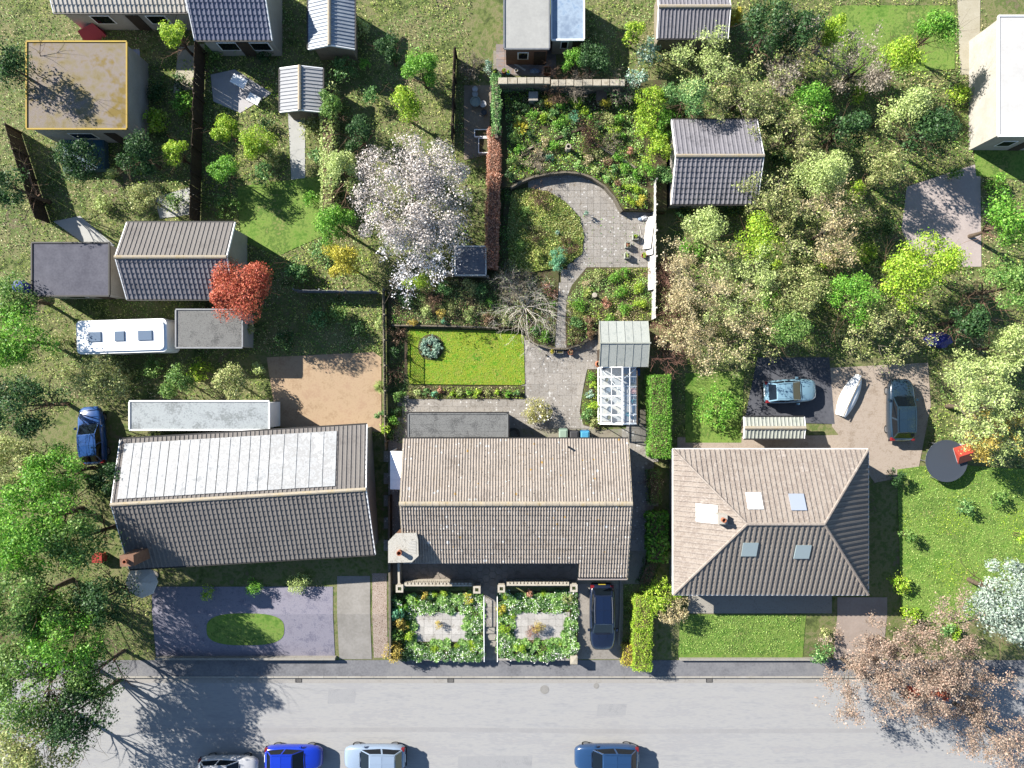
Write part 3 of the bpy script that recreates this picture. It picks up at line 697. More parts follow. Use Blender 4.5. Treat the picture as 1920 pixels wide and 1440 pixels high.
# flat roofed rear extension
ZE = 2.62
ex0, ey1 = W(764, 774, ZE)[:2]; ex1, _ = W(953, 774, ZE)[:2]; ey0 = yb_ - .25
ew = MB().box(ex0 + .12, ex1 - .12, ey0 - .1, ey1 - .12, 0, 2.42); hbuild(ew, 'extension_wall', M_rend)
fr_ = hbuild(MB().box(ex0, ex1, yb_ + .1, ey1, 2.425, ZE), 'flat_roof', M_felt)
for a, b in (((ex0 - .03, yb_ + .1), (ex0 - .03, ey1)), ((ex1 + .03, yb_ + .1), (ex1 + .03, ey1)), ((ex0 - .06, ey1 + .03), (ex1 + .06, ey1 + .03))):
    MB().bar((a[0], a[1], ZE - .07), (b[0], b[1], ZE - .07), .06, .22).build('fascia', M_dark, fr_)
for a, b in (((ex0 + .06, yb_ + .1), (ex0 + .06, ey1 - .1)), ((ex1 - .06, yb_ + .1), (ex1 - .06, ey1 - .1)), ((ex0 + .1, ey1 - .06), (ex1 - .1, ey1 - .06))):
    MB().bar((a[0], a[1], ZE + .02), (b[0], b[1], ZE + .02), .09, .04).build('roof_edge_trim', M_felt if a[0] != b[0] else mat('lead_trim', [C(150, 150, 148)], rough=.7), fr_)
for yy in (yb_ + .5, yb_ + .95):
    MB().box(ex0 + .1, ex1 - .1, yy, yy + .05, ZE, ZE + .012).build('felt_lap', M_felt, fr_)
w_ = hbuild(MB().box(ex0 + 1.2, ex0 + 4.2, ey1 - .12, ey1 - .09, .6, 2.1), 'patio_door', M_white)
for k in range(2): MB().box(ex0 + 1.28 + k * 1.46, ex0 + 2.66 + k * 1.46, ey1 - .09, ey1 - .07, .68, 2.02).build('pane', M_glassd, w_)
# white lean-to roof on the left gable
lx0, lx1 = W(731, 845, 2.3).x, wx0; ly0, ly1 = W(0, 918, 2.3).y, W(0, 846, 2.3).y
lt = MB()
for k in range(4):
    a, b = ly0 + (ly1 - ly0) * k / 4 + .005, ly0 + (ly1 - ly0) * (k + 1) / 4 - .005
    o = MB().add([(lx0, a, 2.2), (lx1, a, 2.38), (lx1, b, 2.38), (lx0, b, 2.2), (lx0, a, 2.15), (lx1, a, 2.33), (lx1, b, 2.33), (lx0, b, 2.15)], [(0, 1, 2, 3), (7, 6, 5, 4), (0, 4, 5, 1), (1, 5, 6, 2), (2, 6, 7, 3), (3, 7, 4, 0)])
    hbuild(o, 'lean_to_sheet', M_wcor)
for y0 in (ly0 + .05, ly1 - .05): hbuild(MB().box(lx0 + .05, lx0 + .13, y0 - .04, y0 + .04, 0, 2.15), 'lean_to_post', M_white)
hbuild(MB().box(lx0 + .06, lx0 + .1, ly0 + .1, ly1 - .1, .1, 2.1), 'lean_to_screen', M_white)
# chimney on the front left corner
ZC = 3.8
ct = pxpoly([(743, 1001), (779, 1000), (781, 1012), (783, 1040), (771, 1052), (730, 1053), (730, 1016)], ZC)
cpt = pxpoly([(742, 1000), (781, 999), (784, 1012), (785, 1042), (772, 1054), (728, 1055), (728, 1015)], ZC)
ch = hbuild(MB().prism(ct, 0, ZC - .05), 'chimney', M_brick)
MB().prism(cpt, ZC - .051, ZC + .05).build('chimney_cap', mat('cap_concrete', [C(190, 184, 172), C(215, 210, 198), C(228, 224, 214), C(172, 166, 156)], 3.5, .9, .4, 30), ch)
q = W(749, 1036, ZC + .3)
MB().lathe([(.15, 0), (.15, .42), (.17, .43), (.17, .48), (.13, .481), (.12, .2), (.01, .18)], 18, (q.x, q.y, ZC + .05)).build('chimney_pot', M_terra, ch)
q2 = W(777, 1025, ZC)
mo = MB()
for k in range(9): mo.bar((q2.x - .35 - .1 * rnd.random(), q2.y + .35 - k * .1, ZC + .055), (q2.x + .12, q2.y + .4 - k * .1, ZC + .065), .05, .015)
mo.build('mortar_flaunching', mat('pale_mortar', [C(225, 222, 215)], rough=.9), ch)['kind'] = 'stuff'
# television aerial wire shadow bar on the front eave
# hose reel by the back wall
# ------------------------------------------------------------------ bins behind the house
def wheelie_bin(px, py, mt, lidmt, label, s=1.0):
    p = W(px, py, 0); t = thing('wheelie_bin', label, 'bin', p, 0, 'wheeled bins behind the house')
    MB().add(*(lambda b: (b.v, b.f))(MB().box(-.24, .24, -.27, .27, .06, 1.0, -.05))).build('bin_body', mt, t)
    lid = MB(); lid.box(-.31, .31, -.34, .31, 1.0, 1.05, .01); lid.box(-.27, .27, -.30, .25, 1.05, 1.085, .05); lo = lid.build('lid', lidmt, t)
    MB().bar((-.27, .36, .98), (.27, .36, .98), .035).build('handle', mt, t)
    for sx in (-1, 1): MB().tube([(sx * .29, .26, .1), (sx * .22, .26, .1)], .1, 14).build('wheel', M_tyre, t)
    return t
wheelie_bin(1054, 811, mat('bin_green', [C(150, 178, 158)], rough=.5), mat('bin_green_lid', [C(172, 196, 176)], rough=.5), 'pale green wheeled bin against the back wall')
wheelie_bin(1074, 814, M_black, mat('bin_dark_lid', [C(82, 82, 84)], rough=.5), 'dark grey wheeled bin between the green and the blue bin')
wheelie_bin(1094, 814, mat('bin_blue', [C(60, 140, 190)], rough=.5), mat('bin_blue_lid', [C(90, 180, 222)], rough=.5), 'light blue wheeled bin against the back wall')
p = W(963, 814, 0); t = thing('garden_hose', 'coiled dark garden hose on the shaded patio', 'hose', p)
MB().tube([(math.cos(a * .35) * (.3 + .004 * a), math.sin(a * .35) * (.3 + .004 * a), .03 + .006 * a) for a in range(48)], .018, 6).build('coil', M_black, t)

# ------------------------------------------------------------------ shed
ZS = 2.55; RS = 1.95
sA, sB = W(1126, 600, RS), W(1216, 600, RS); sC = W(1122, 688, RS); sR = W(1124, 641, ZS)
sx0, sx1 = W(1124, 0, RS).x, W(1215, 0, RS).x; sy1, sy0, syr = W(0, 602, RS).y, W(0, 688, RS).y, W(0, 643, ZS).y
sc_ = Vector(((sx0 + sx1) / 2, (sy0 + sy1) / 2, 0))
shed = thing('garden_shed', 'grey garden shed with sheet roof beside the glasshouse', 'shed', sc_)
def sb(mb, name, mt, par=None):
    o = mb.build(name, mt, par or shed); 
    if par is None: o.location = -sc_
    return o
mb = MB(); mb.box(sx0 + .1, sx1 - .1, sy0 + .15, sy1 - .15, 0, RS - .12); sb(mb, 'wall', M_wood)
for xx in (sx0 + .1, sx1 - .14):
    sb(MB().add([(xx, sy0 + .15, RS - .12), (xx, sy1 - .15, RS - .12), (xx, syr, ZS - .1), (xx + .04, sy0 + .15, RS - .12), (xx + .04, sy1 - .15, RS - .12), (xx + .04, syr, ZS - .1)], [(0, 2, 1), (3, 4, 5), (0, 3, 5, 2), (1, 2, 5, 4), (0, 1, 4, 3)]), 'gable', M_wood)
sr = None; npan = 6; pw = (sx1 - sx0) / npan
M_sg = mat('shed_sheet', [C(190, 196, 190), C(206, 210, 203), C(180, 187, 182)], 3, .9, .3, 30, rand=.05)
for side, (ya, yc) in enumerate(((sy0, syr), (sy1, syr))):
    for k in range(npan):
        x0, x1 = sx0 + k * pw + .008, sx0 + (k + 1) * pw - .004; dz = rnd.uniform(0, .012)
        vs = [(x0, ya, RS + dz), (x1, ya, RS + dz), (x1, yc, ZS + dz), (x0, yc, ZS + dz)]
        vs += [(a, b, c_ - .03) for a, b, c_ in vs]
        fs = [(0, 1, 2, 3), (7, 6, 5, 4), (0, 4, 5, 1), (1, 5, 6, 2), (2, 6, 7, 3), (3, 7, 4, 0)]
        if side: fs = [f[::-1] for f in fs]
        o = sb(MB().add(vs, fs), 'roof_panel', M_sg)
        if k: sb(MB().bar((x0 - .006, ya, RS + .028), (x0 - .006, yc, ZS + .028), .03, .012), 'batten', M_sg)
sb(MB().bar((sx0 - .07, syr, ZS + .03), (sx1 + .09, syr, ZS + .03), .09, .05), 'ridge_board', M_shedl)
for xx in (sx0, sx1):
    for ya in (sy0, sy1): sb(MB().bar((xx, ya, RS - .02), (xx, syr, ZS - .02), .035, .12), 'bargeboard', M_shedl)
d_ = sb(MB().box(sx0 + .06, sx0 + .095, sy0 + .5, sy0 + 1.25, .05, 1.75), 'door', M_woodd); MB().bar((sx0 + .03, sy0 + .6, .85), (sx0 + .03, sy0 + .6, 1.0), .03).build('handle', M_metal, d_)
p = W(1121, 683, 0); t = thing('plant_pot', 'brown upright barrel at the shed corner', 'pot', p)
MB().lathe([(.2, 0), (.25, .35), (.2, .62), (.17, .62), (.16, .1), (.01, .1)], 16).build('pot', M_terra, t)

# ------------------------------------------------------------------ glasshouse
gx0, gx1 = W(1126, 0, 1.6).x, W(1194, 0, 1.6).x; gy1, gy0 = sy0 - .02, W(0, 795, 1.6).y
ZGE, ZGR = 1.65, 2.25; gxm = W(1167, 0, ZGR).x
gh = thing('greenhouse', 'white framed glasshouse full of pots behind the bins', 'greenhouse', ((gx0 + gx1) / 2, (gy0 + gy1) / 2, 0)); gc = gh.location.copy()
def gbd(mb, name, mt):
    o = mb.build(name, mt, gh); o.location = -gc; return o
M_gl = glassmat('greenhouse_glass', (.72, .78, .82, 1), .05)
nb = 6
gbd(MB().box(gx0, gx1, gy0, gy1, 0, .28), 'base_wall', M_brick)
gfl = gbd(MB().box(gx0 + .1, gx1 - .1, gy0 + .1, gy1 - .1, .281, .30), 'floor', mat('glasshouse_floor', [C(228, 222, 212), C(245, 238, 228), C(190, 196, 204), C(205, 205, 205)], 1.6, .9))
for k in range(nb + 1):
    y = gy0 + (gy1 - gy0) * k / nb
    for xa in (gx0, gx1): gbd(MB().bar((xa, y, .28), (xa, y, ZGE), .045), 'glazing_bar', M_white)
    gbd(MB().bar((gx0, y, ZGE), (gxm, y, ZGR), .045), 'glazing_bar', M_white); gbd(MB().bar((gx1, y, ZGE), (gxm, y, ZGR), .045), 'glazing_bar', M_white)
for xa, z in ((gx0, ZGE), (gx1, ZGE), (gxm, ZGR + .02), (gx0, .3), (gx1, .3)): gbd(MB().bar((xa, gy0 - .03, z), (xa, gy1 + .02, z), .07), 'rail', M_white if z != ZGE or xa == gx0 else M_woodd)
for ya in (gy0, gy1):
    for z in (.3, ZGE): gbd(MB().bar((gx0, ya, z), (gx1, ya, z), .06), 'rail', M_white)
for q in (.5,):
    for xa, xb in ((gx0, gxm), (gx1, gxm)):
        xm_ = (xa + xb) / 2; zm_ = (ZGE + ZGR) / 2; gbd(MB().bar((xm_, gy0, zm_ + .01), (xm_, gy1, zm_ + .01), .035), 'purlin', M_white)
gbd(MB().bar((gx0 + .05, gy1 - .1, ZGE - .1), (gxm + .1, gy1 - 1.9, ZGE + .1), .05), 'brace', M_white)
gbd(MB().bar((gxm + .25, gy1 - .75, 1.5), (gx1 - .06, gy1 - .08, 1.5), .045), 'brace', M_white)
for k in range(nb):
    ya, yc = gy0 + (gy1 - gy0) * k / nb + .02, gy0 + (gy1 - gy0) * (k + 1) / nb - .02
    for xa, xb in ((gx0 + .02, gxm - .03), (gx1 - .02, gxm + .03)):
        gbd(MB().add([(xa, ya, ZGE + .015), (xb, ya, ZGR - .01), (xb, yc, ZGR - .01), (xa, yc, ZGE + .015)], [(0, 1, 2, 3)]), 'pane', M_gl)
    for xa in (gx0, gx1): gbd(MB().add([(xa, ya, .33), (xa, yc, .33), (xa, yc, ZGE - .04), (xa, ya, ZGE - .04)], [(0, 1, 2, 3)]), 'pane', M_gl)
# what stands inside
def pot(px, py, r, h, mt, label, z=0.0, soil=True, plant=None, name='plant_pot', group=None, seg=18, cat='pot'):
    p = W(px, py, z); t = thing(name, label, cat, p, 0, group)
    MB().lathe([(r * .75, 0), (r * .95, h * .85), (r, h * .86), (r, h), (r * .86, h), (r * .8, h * .8), (.005, h * .8)], seg).build('pot', mt, t)
    if soil: MB().lathe([(r * .8, h * .81), (.01, h * .83)], seg).build('soil', M_soil, t)
    if plant:
        n = 90; pt, nn = blob(n, r * 1.1, r * 1.1, r * 1.6, 6, r * .5); pt[:, 2] += h * .85
        obj('plant', fast_mesh('plant', leaf_verts(pt, nn, .07), 4, LEAF[plant]), t)
    return t
BL = mat('pot_blue', [C(40, 90, 130)], rough=.5); PK = mat('pot_pink', [C(235, 180, 170)], rough=.7); TQ = mat('tub_turquoise', [C(100, 190, 200)], rough=.5); BG = mat('pot_bluegrey', [C(120, 140, 160)], rough=.6); WH = mat('tub_white', [C(235, 235, 238)], rough=.5)
for px, py, r, h, mt_, lb, sl_ in ((1184, 721, .22, .35, WH, 'white round tub under the glasshouse roof', True), (1185, 733, .2, .38, PK, 'pink round pot under the glasshouse roof', False), (1187, 783, .14, .4, BL, 'dark blue round bucket in the glasshouse', True), (1176, 777, .13, .3, TQ, 'turquoise tub in the glasshouse beside the blue bucket', False),
    (1137, 712, .17, .3, BG, 'blue grey round pot by the glasshouse panes next to the planted bed', True), (1138, 731, .24, .3, BG, 'large blue grey round basin by the glasshouse panes next to the planted bed', False), (1137, 750, .15, .3, WH, 'small white pot by the glasshouse panes next to the planted bed', True), (1142, 767, .2, .28, BG, 'blue grey bowl between basin and front pots in the glasshouse', False), (1141, 782, .19, .3, BG, 'blue grey bowl at the front end of the glasshouse', True)):
    pot(px, py, r, h, mt_, lb, .3, sl_)
def crate(px, py, lx, ly, h, mt, label, z=0.0, cat='box', name='box', rz=0.0, tw=.03, fill=M_soil):
    p = W(px, py, z); t = thing(name, label, cat, p, rz)
    mb = MB(); a, b = lx / 2, ly / 2
    mb.box(-a, a, -b, b, 0, .03); mb.box(-a, a, -b, -b + tw, .03, h); mb.box(-a, a, b - tw, b, .03, h); mb.box(-a, -a + tw, -b + tw, b - tw, .03, h); mb.box(a - tw, a, -b + tw, b - tw, .03, h)
    mb.build('sides', mt, t)
    if fill: MB().box(-a + tw + .002, a - tw - .002, -b + tw + .002, b - tw - .002, .031, h * .8).build('contents', fill, t)
    return t
crate(1188, 752, .3, .22, .3, TQ, 'turquoise square box on the glasshouse shelf', .3, fill=None)
crate(1188, 767, .17, .6, .35, BL, 'long dark blue trough in the glasshouse', .3, fill=None)
crate(1179, 740, .14, .9, .25, WH, 'long white tray down the middle of the glasshouse', .3)
p = W(1190, 693, .3); t = thing('water_tank', 'deep blue tank at the shed end of the glasshouse', 'tank', p)
MB().box(-.35, .25, -.45, .1, 0, .8, .03).build('tank', mat('tank_blue', [C(40, 75, 130)], rough=.5), t); MB().box(-.33, .23, -.43, .08, .801, .84).build('lid', mat('tank_lid', [C(60, 95, 150)], rough=.5), t)
# slatted bench in the shade
p = W(1203, 781, 0); t = thing('garden_bench', 'weathered slatted bench in the gap by the clipped hedge', 'bench', p)
for k in range(4): MB().box(-.2 + k * .105, -.115 + k * .105, -.5, .5, .4, .43).build('slat', M_wood, t)
for sx in (-.17, .17):
    for sy in (-.45, .45): MB().box(sx - .03, sx + .03, sy - .03, sy + .03, 0, .4).build('leg', M_wood, t)

# ------------------------------------------------------------------ front: screen walls, pillars, path, steps, rails
ZW = 1.0
def pillar(px, py, label, z0=0.0, z1=1.12, w=.52, grp='screen wall pillars', plant=True):
    p = W(px, py, z1); t = thing('pillar', label, 'pillar', (p.x, p.y, z0), 0, grp); hh = z1 - z0
    MB().box(-w / 2 + .04, w / 2 - .04, -w / 2 + .04, w / 2 - .04, 0, hh - .08).build('shaft', M_scr, t)
    mb = MB(); a = w / 2; b = .12
    for x0, x1, y0, y1 in ((-a, a, -a, -b), (-a, a, b, a), (-a, -b, -b, b), (b, a, -b, b)): mb.box(x0, x1, y0, y1, hh - .079, hh)
    mb.build('cap', M_scr, t)
    MB().box(-.118, .118, -.118, .118, hh - .079, hh - .05).build('soil', M_soil, t)
    if plant:
        obj('plant', fast_mesh('plant', strap_verts(26, .14, .16, .025, (0, 0, hh - .06)), 4, LEAF['dark']), t)
    return t
pillar(749, 1104, 'pillar with hollow cap at the chimney end of the screen wall')
pillar(894, 1106, 'pillar with hollow cap at the path, shaded by the eaves')
pillar(940, 1104, 'sunlit pillar with hollow cap across the path from the shaded pillar')
pillar(1076, 1103, 'pillar with hollow cap beside the driveway')
def screen_wall(xa, xb, py, label):
    a, b = W(xa, py, ZW), W(xb, py, ZW); L = b.x - a.x; t = thing('screen_wall', label, 'wall', (a.x, a.y, 0))
    MB().box(0, L, -.1, .1, 0, .3).build('plinth', M_scr, t)
    n = int(round(L / .3)); bw = L / n
    bm = MB()                              # pierced block: a frame round two openings, seen from above as a row of holes
    w2 = bw / 2 - .004; hz = .62
    for x0, x1 in ((-w2, -w2 + .05), (-.03, .03), (w2 - .05, w2)): bm.box(x0, x1, -.09, .09, 0, hz)
    for z in (0.0, .29, .57): bm.box(-w2 + .05, -.03, -.088, .088, z, z + .05); bm.box(.03, w2 - .05, -.088, .088, z, z + .05)
    me = from_py('pierced_block', bm.v, bm.f, M_scr)
    for k in range(n): obj('pierced_block', me, t, ((k + .5) * bw, 0, .301))
    MB().box(0, L, -.12, -.015, .93, ZW).build('coping', M_scr, t)
    cp = from_py('coping_tooth', *(lambda q: (q.v, q.f))(MB().box(-.08, .08, -.013, .12, .93, .985)), M_scr)
    for k in range(int(L / .25)): obj('coping_tooth', cp, t, (.12 + k * .25, 0, 0))
    return t
screen_wall(758, 885, 1096, 'pale pierced block screen wall between terrace and boundary wall bed')
screen_wall(950, 1067, 1095, 'pale pierced block screen wall between terrace and driveway bed')
wall_run('low_wall', [(747, 1056), (748, 1094)], 0, .9, .14, M_scr, 'short low wall linking the chimney to the screen wall')
# boundary wall on the left
wb = MB(); pA, pB = W(729, 930, .9), W(731, 1236, .9)
wb.bar((pA.x, pA.y, -.05), (pB.x, pB.y, -.05), .14, 1.9); o = wb.build('boundary_wall', M_dwall); tag(o, 'thin grey boundary wall along the side passage by the chimney', 'wall')
# raised front beds, retained along the pavement
for nm, poly, inn in (('left', [(734, 1108), (908, 1108), (907, 1234), (734, 1234)], [(778, 1150), (871, 1150), (871, 1203), (778, 1203)]), ('right', [(932, 1108), (1083, 1108), (1082, 1234), (932, 1234)], [(964, 1149), (1057, 1149), (1057, 1200), (964, 1200)])):
    struct(MB().prism(pxpoly(poly, 0), -.7, -.0).build('front_bed', M_soil))
    q = sheet('bed_paving', pxpoly(inn, .02), .012, M_joint); slab_field(q, inn, .05, .66 if nm == 'left' else .5, .53 if nm == 'left' else .5, mt=mat('pale_bed_slab', [C(200, 196, 190), C(222, 218, 212), C(180, 174, 165)], 1.4, .9, .2, 50, rand=.13))
wf0 = W(734, 1236, .05); wf1 = W(906, 1236, .05); o = MB().box(wf0.x, wf1.x, wf0.y - .09, wf0.y + .06, -.66, .06).build('front_retaining_wall', M_conc); tag(o, 'low concrete wall holding the boundary wall bed above the pavement', 'wall')
wf0 = W(934, 1236, .05); wf1 = W(1068, 1236, .05); o = MB().box(wf0.x, wf1.x, wf0.y - .09, wf0.y + .06, -.66, .06).build('front_retaining_wall', M_conc); tag(o, 'low concrete wall holding the driveway bed above the pavement', 'wall')
p = W(1076, 1238, .35); t = thing('gate_pillar', 'square stone gate pillar at the driveway mouth', 'pillar', (p.x, p.y, -.64))
MB().box(-.24, .24, -.28, .28, 0, .92).build('shaft', M_stone, t)
MB().add([(-.26, -.3, .921), (.26, -.3, .921), (.26, .3, .921), (-.26, .3, .921), (-.26, -.3, .99), (.26, -.3, .99), (.26, .3, .99), (-.26, .3, .99), (0, 0, 1.03)], [(0, 3, 2, 1), (0, 1, 5, 4), (1, 2, 6, 5), (2, 3, 7, 6), (3, 0, 4, 7), (4, 5, 8), (5, 6, 8), (6, 7, 8), (7, 4, 8)]).build('cap', M_stone, t)
wall_run('side_kerb_wall', [(1164, 1085), (1163, 1150), (1161, 1210)], -.5, .12, .09, M_conc, 'narrow concrete edging between driveway and side grass', 'edging')
# path and steps
pa0, pa1 = W(909, 1115, 0).x, W(930, 1115, 0).x; ya_, ys_ = W(0, 1121, 0).y, W(0, 1175, 0).y
fp = struct(MB().box(pa0, pa1, ys_, ya_, -.7, .0).build('front_path', M_conc))
for k in range(3): obj('path_slab', from_py('path_slab', *(lambda q: (q.v, q.f))(MB().box(pa0 + .02, pa1 - .02, ys_ + (ya_ - ys_) * k / 3 + .008, ys_ + (ya_ - ys_) * (k + 1) / 3 - .008, .001, .03)), M_slab), fp)
st = thing('steps', 'concrete steps going down from the front path to the pavement', 'steps', ((pa0 + pa1) / 2, ys_, Z_STREET))
yend = Y_RAMP1 + .02; ns = 5
for k in range(ns):
    y1_ = ys_ - (ys_ - yend) * k / ns; y0_ = ys_ - (ys_ - yend) * (k + 1) / ns
    o = MB().box(-(pa1 - pa0) / 2, (pa1 - pa0) / 2, y0_ - ys_, y1_ - ys_ - .002, 0, (-Z_STREET) * (1 - (k + 1) / (ns + 1.0))).build('step', M_conc, st)
for px in (907.5, 932.5):
    xx = W(px, 1170, .5).x; y0_ = W(0, 1120, .5).y; y1_ = yend + .1
    t = thing('handrail', 'white metal handrail on the %s side of the steps nearest the %s bed' % (('left', 'left') if px < 920 else ('right', 'right')), 'handrail', (xx, y0_, 0)); t['label'] = 'white handrail along the steps, beside the %s' % ('bed with the yellow corner shrub' if px < 920 else 'bed next to the driveway')
    MB().tube([(0, 0, .45), (0, ys_ - y0_, .45), (0, y1_ - y0_, .0)], .03, 8).build('rail', M_white, t)
    for yy, zz, zb in ((0, .45, 0), (ys_ - y0_, .45, 0), (y1_ - y0_, .0, Z_STREET)): MB().tube([(0, yy, zb), (0, yy, zz)], .022, 8).build('post', M_white, t)

# ------------------------------------------------------------------ cars
def car(px, py, ang, paint, label, L=4.5, Wd=1.8, Hh=1.47, z=None, group=None, hatch=True, roofmat=None, name='parked_car', plate=None):
    p = G(px, py) if z is None else W(px, py, z)
    t = thing(name, label, 'car', p, ang, group); hl, hw = L / 2, Wd / 2
    pitch = math.atan2(zg(p.y - 1) - zg(p.y + 1), 2) if abs(math.sin(ang)) > .7 else 0
    if pitch: t.rotation_euler = (0, -pitch * -1 if math.sin(ang) < 0 else pitch, ang)
    # body: loft of cross sections along x (front is +x)
    sec = [(-hl, .70, .42, .74), (-hl + .06, .82, .30, .90), (-hl + .3, .93, .22, .97), (-hl + .8, .98, .2, .98), (-.5, 1.0, .2, .95), (.4, 1.0, .2, .93), (hl - 1.25, .985, .2, .93), (hl - .75, .96, .2, .87), (hl - .35, .88, .22, .78), (hl - .1, .74, .28, .68), (hl, .56, .36, .58)]
    v = []; f = []
    for x, w, zb, zt in sec:
        w *= hw
        prof = [(0, zb), (w * .85, zb), (w * .97, zb + .1), (w, zb + (zt - zb) * .45), (w * .985, zt - .12), (w * .93, zt - .03), (w * .75, zt + .015), (0, zt + .035)]
        full = prof + [(-a, b) for a, b in prof[-2:0:-1]]
        v += [(x, a, b) for a, b in full]
    m = len(full)
    for i in range(len(sec) - 1):
        for k in range(m): f.append((i * m + k, i * m + (k + 1) % m, (i + 1) * m + (k + 1) % m, (i + 1) * m + k)[::-1])
    f.append(tuple(range(m))); f.append(tuple(range(len(sec) * m - 1, (len(sec) - 1) * m - 1, -1)))
    body = MB().add(v, f).build('body', paint, t, smooth=True)
    # cabin
    zb, zr = .93, Hh; xf0, xf1, xr1, xr0 = hl - 1.22, hl - 1.95, -hl + (.62 if hatch else 1.05), -hl + (.18 if hatch else .55)
    wb, wt = hw * .9, hw * .73
    q = [(xf0, -wb * .9, zb), (xf0, wb * .9, zb), (xr0, wb * .88, zb), (xr0, -wb * .88, zb), (xf1, -wt, zr - .06), (xf1, wt, zr - .06), (xr1, wt * .95, zr - .05), (xr1, -wt * .95, zr - .05), ]
    mid = (xf1 + xr1) / 2
    q += [((xf0 + xr0) / 2, -wb, zb), ((xf0 + xr0) / 2, wb, zb), (mid, -wt * 1.03, zr - .02), (mid, wt * 1.03, zr - .02), (xf1 - .05, 0, zr - .025), (mid, 0, zr + .015), (xr1 + .05, 0, zr - .02)]
    MB().add(q, [(0, 1, 5, 12, 4), (2, 3, 7, 14, 6), (1, 9, 11, 5), (9, 2, 6, 11), (3, 8, 10, 7), (8, 0, 4, 10), (4, 12, 13, 10), (12, 5, 11, 13), (10, 13, 14, 7), (13, 11, 6, 14), (0, 8, 3, 2, 9, 1)]).build('cabin', paint, t)
    def inset(pts, name, k=.1, out=.008, mt=M_glassd):
        P_ = [Vector(a) for a in pts]; c = sum(P_, Vector()) / len(P_); nrm = (P_[1] - P_[0]).cross(P_[2] - P_[0]).normalized()
        if nrm.dot(c - Vector((0, 0, .8))) < 0: nrm = -nrm; P_ = P_[::-1]
        q_ = [a + (c - a) * k + nrm * out for a in P_]; q2 = [a - nrm * (out + .01) for a in q_]; n_ = len(q_)
        return MB().add(q_ + q2, [tuple(range(n_))] + [(i, n_ + i, n_ + (i + 1) % n_, (i + 1) % n_) for i in range(n_)]).build(name, mt, t)
    inset([q[0], q[1], q[5], q[4]], 'windscreen', .09); inset([q[2], q[3], q[7], q[6]], 'rear_window', .14)
    for a, b, c_, d in ((1, 9, 11, 5), (9, 2, 6, 11), (3, 8, 10, 7), (8, 0, 4, 10)): inset([q[a], q[b], q[c_], q[d]], 'side_window', .1)
    for s in (-1, 1):   # roof is covered by two long panels with a seam
        inset([q[12], q[13], (mid, s * wt * .8, zr + .0), (xf1 - .03, s * wt * .8, zr - .045)], 'roof_panel', .03, .01, roofmat or paint)
        inset([q[13], q[14], (xr1 + .03, s * wt * .78, zr - .035), (mid, s * wt * .8, zr + .0)], 'roof_panel', .03, .01, roofmat or paint)
        MB().tube([(xf1 - .1, s * wt * .93, zr + .0), (mid, s * wt * .95, zr + .03), (xr1 + .1, s * wt * .9, zr + .005)], .016, 6).build('roof_rail', M_metal if roofmat else paint, t)
        MB().box(xf0 - .35, xf0 - .15, s * (hw + .0) - (.0 if s > 0 else .16), s * (hw + .0) + (.16 if s > 0 else 0), .93, 1.05, .03).build('mirror', paint, t)
        MB().add([(hl - .12, s * hw * .42, .66), (hl - .02, s * hw * .40, .56), (hl - .2, s * hw * .80, .58), (hl - .36, s * hw * .84, .74), (hl - .3, s * hw * .5, .775)], [(0, 1, 2, 3, 4)] if s > 0 else [(4, 3, 2, 1, 0)]).build('headlight', M_metal, t)
        MB().box(-hl + .02, -hl + .3, min(s * hw * .62, s * hw * .9), max(s * hw * .62, s * hw * .9), .72, .93, .02).build('tail_light', mat('tail_light_red', [C(150, 40, 45)], rough=.3), t)
        for xx in (hl - .85, -hl + .8):
            w_ = MB().tube([(xx, s * (hw - .27), .31), (xx, s * (hw - .06), .31)], .31, 22).build('wheel', M_tyre, t)
            MB().tube([(xx, s * (hw - .062), .31), (xx, s * (hw - .05), .31)], .2, 16).build('rim', M_metal, w_)
    MB().bar((xf0 + .03, -.55, .975), (xf0 + .02, .5, .975), .03, .02).build('wiper', M_black, t)
    for yy in (-.32, .32): MB().bar((hl - 1.1, yy, .955), (hl - .35, yy * .8, .80), .012, .02).build('bonnet_crease', paint, t)
    MB().box(-hl - .03, -hl + .03, -.26, .26, .64, .76).build('number_plate', mat('plate_yellow', [C(225, 200, 70)], rough=.5) if plate else M_white, t)
    MB().box(-hl - .06, -hl + .12, -hw * .8, hw * .8, .32, .46, .02).build('rear_bumper', M_black, t)
    return t
def paint(name, c, rough=.22): return mat(name, [C(*c)], rough=rough, spec=.5, coat=.6)
car(1127, 1153, -math.pi / 2, paint('paint_black', (28, 38, 62)), 'black estate car parked on the driveway below the garage', L=4.55, Wd=1.82, Hh=1.5, plate=True, roofmat=paint('panoramic_roof', (22, 36, 66), .12))
car(556, 1412, 0, paint('paint_blue', (25, 65, 215)), 'bright blue car parked in the street', L=4.1, Wd=1.75, group=None)
car(706, 1412, math.pi, paint('paint_silver', (170, 190, 215)), 'pale silver blue car parked behind the bright blue car in the street', L=4.4, Wd=1.8)
car(1135, 1412, math.pi, paint('paint_navy', (45, 80, 125)), 'navy blue car parked alone in the street', L=4.6, Wd=1.85)
car(435, 1432, 0, paint('paint_white', (235, 235, 238)), 'white car parked in front of the bright blue car', L=4.2, Wd=1.75)
car(183, 815, math.pi / 2 + .1, paint('paint_midblue', (50, 95, 165)), 'mid blue car on the narrow drive beside the white panelled bungalow', L=4.1, Wd=1.75)
car(1475, 733, .05, paint('paint_lightblue', (150, 190, 210)), 'light blue grey car on the dark yard of the hipped bungalow', L=3.7, Wd=1.7)
car(1680, 768, math.pi / 2, paint('paint_darkteal', (40, 62, 80)), 'dark blue green car on the tan gravel yard', L=4.4, Wd=1.85, plate=True)
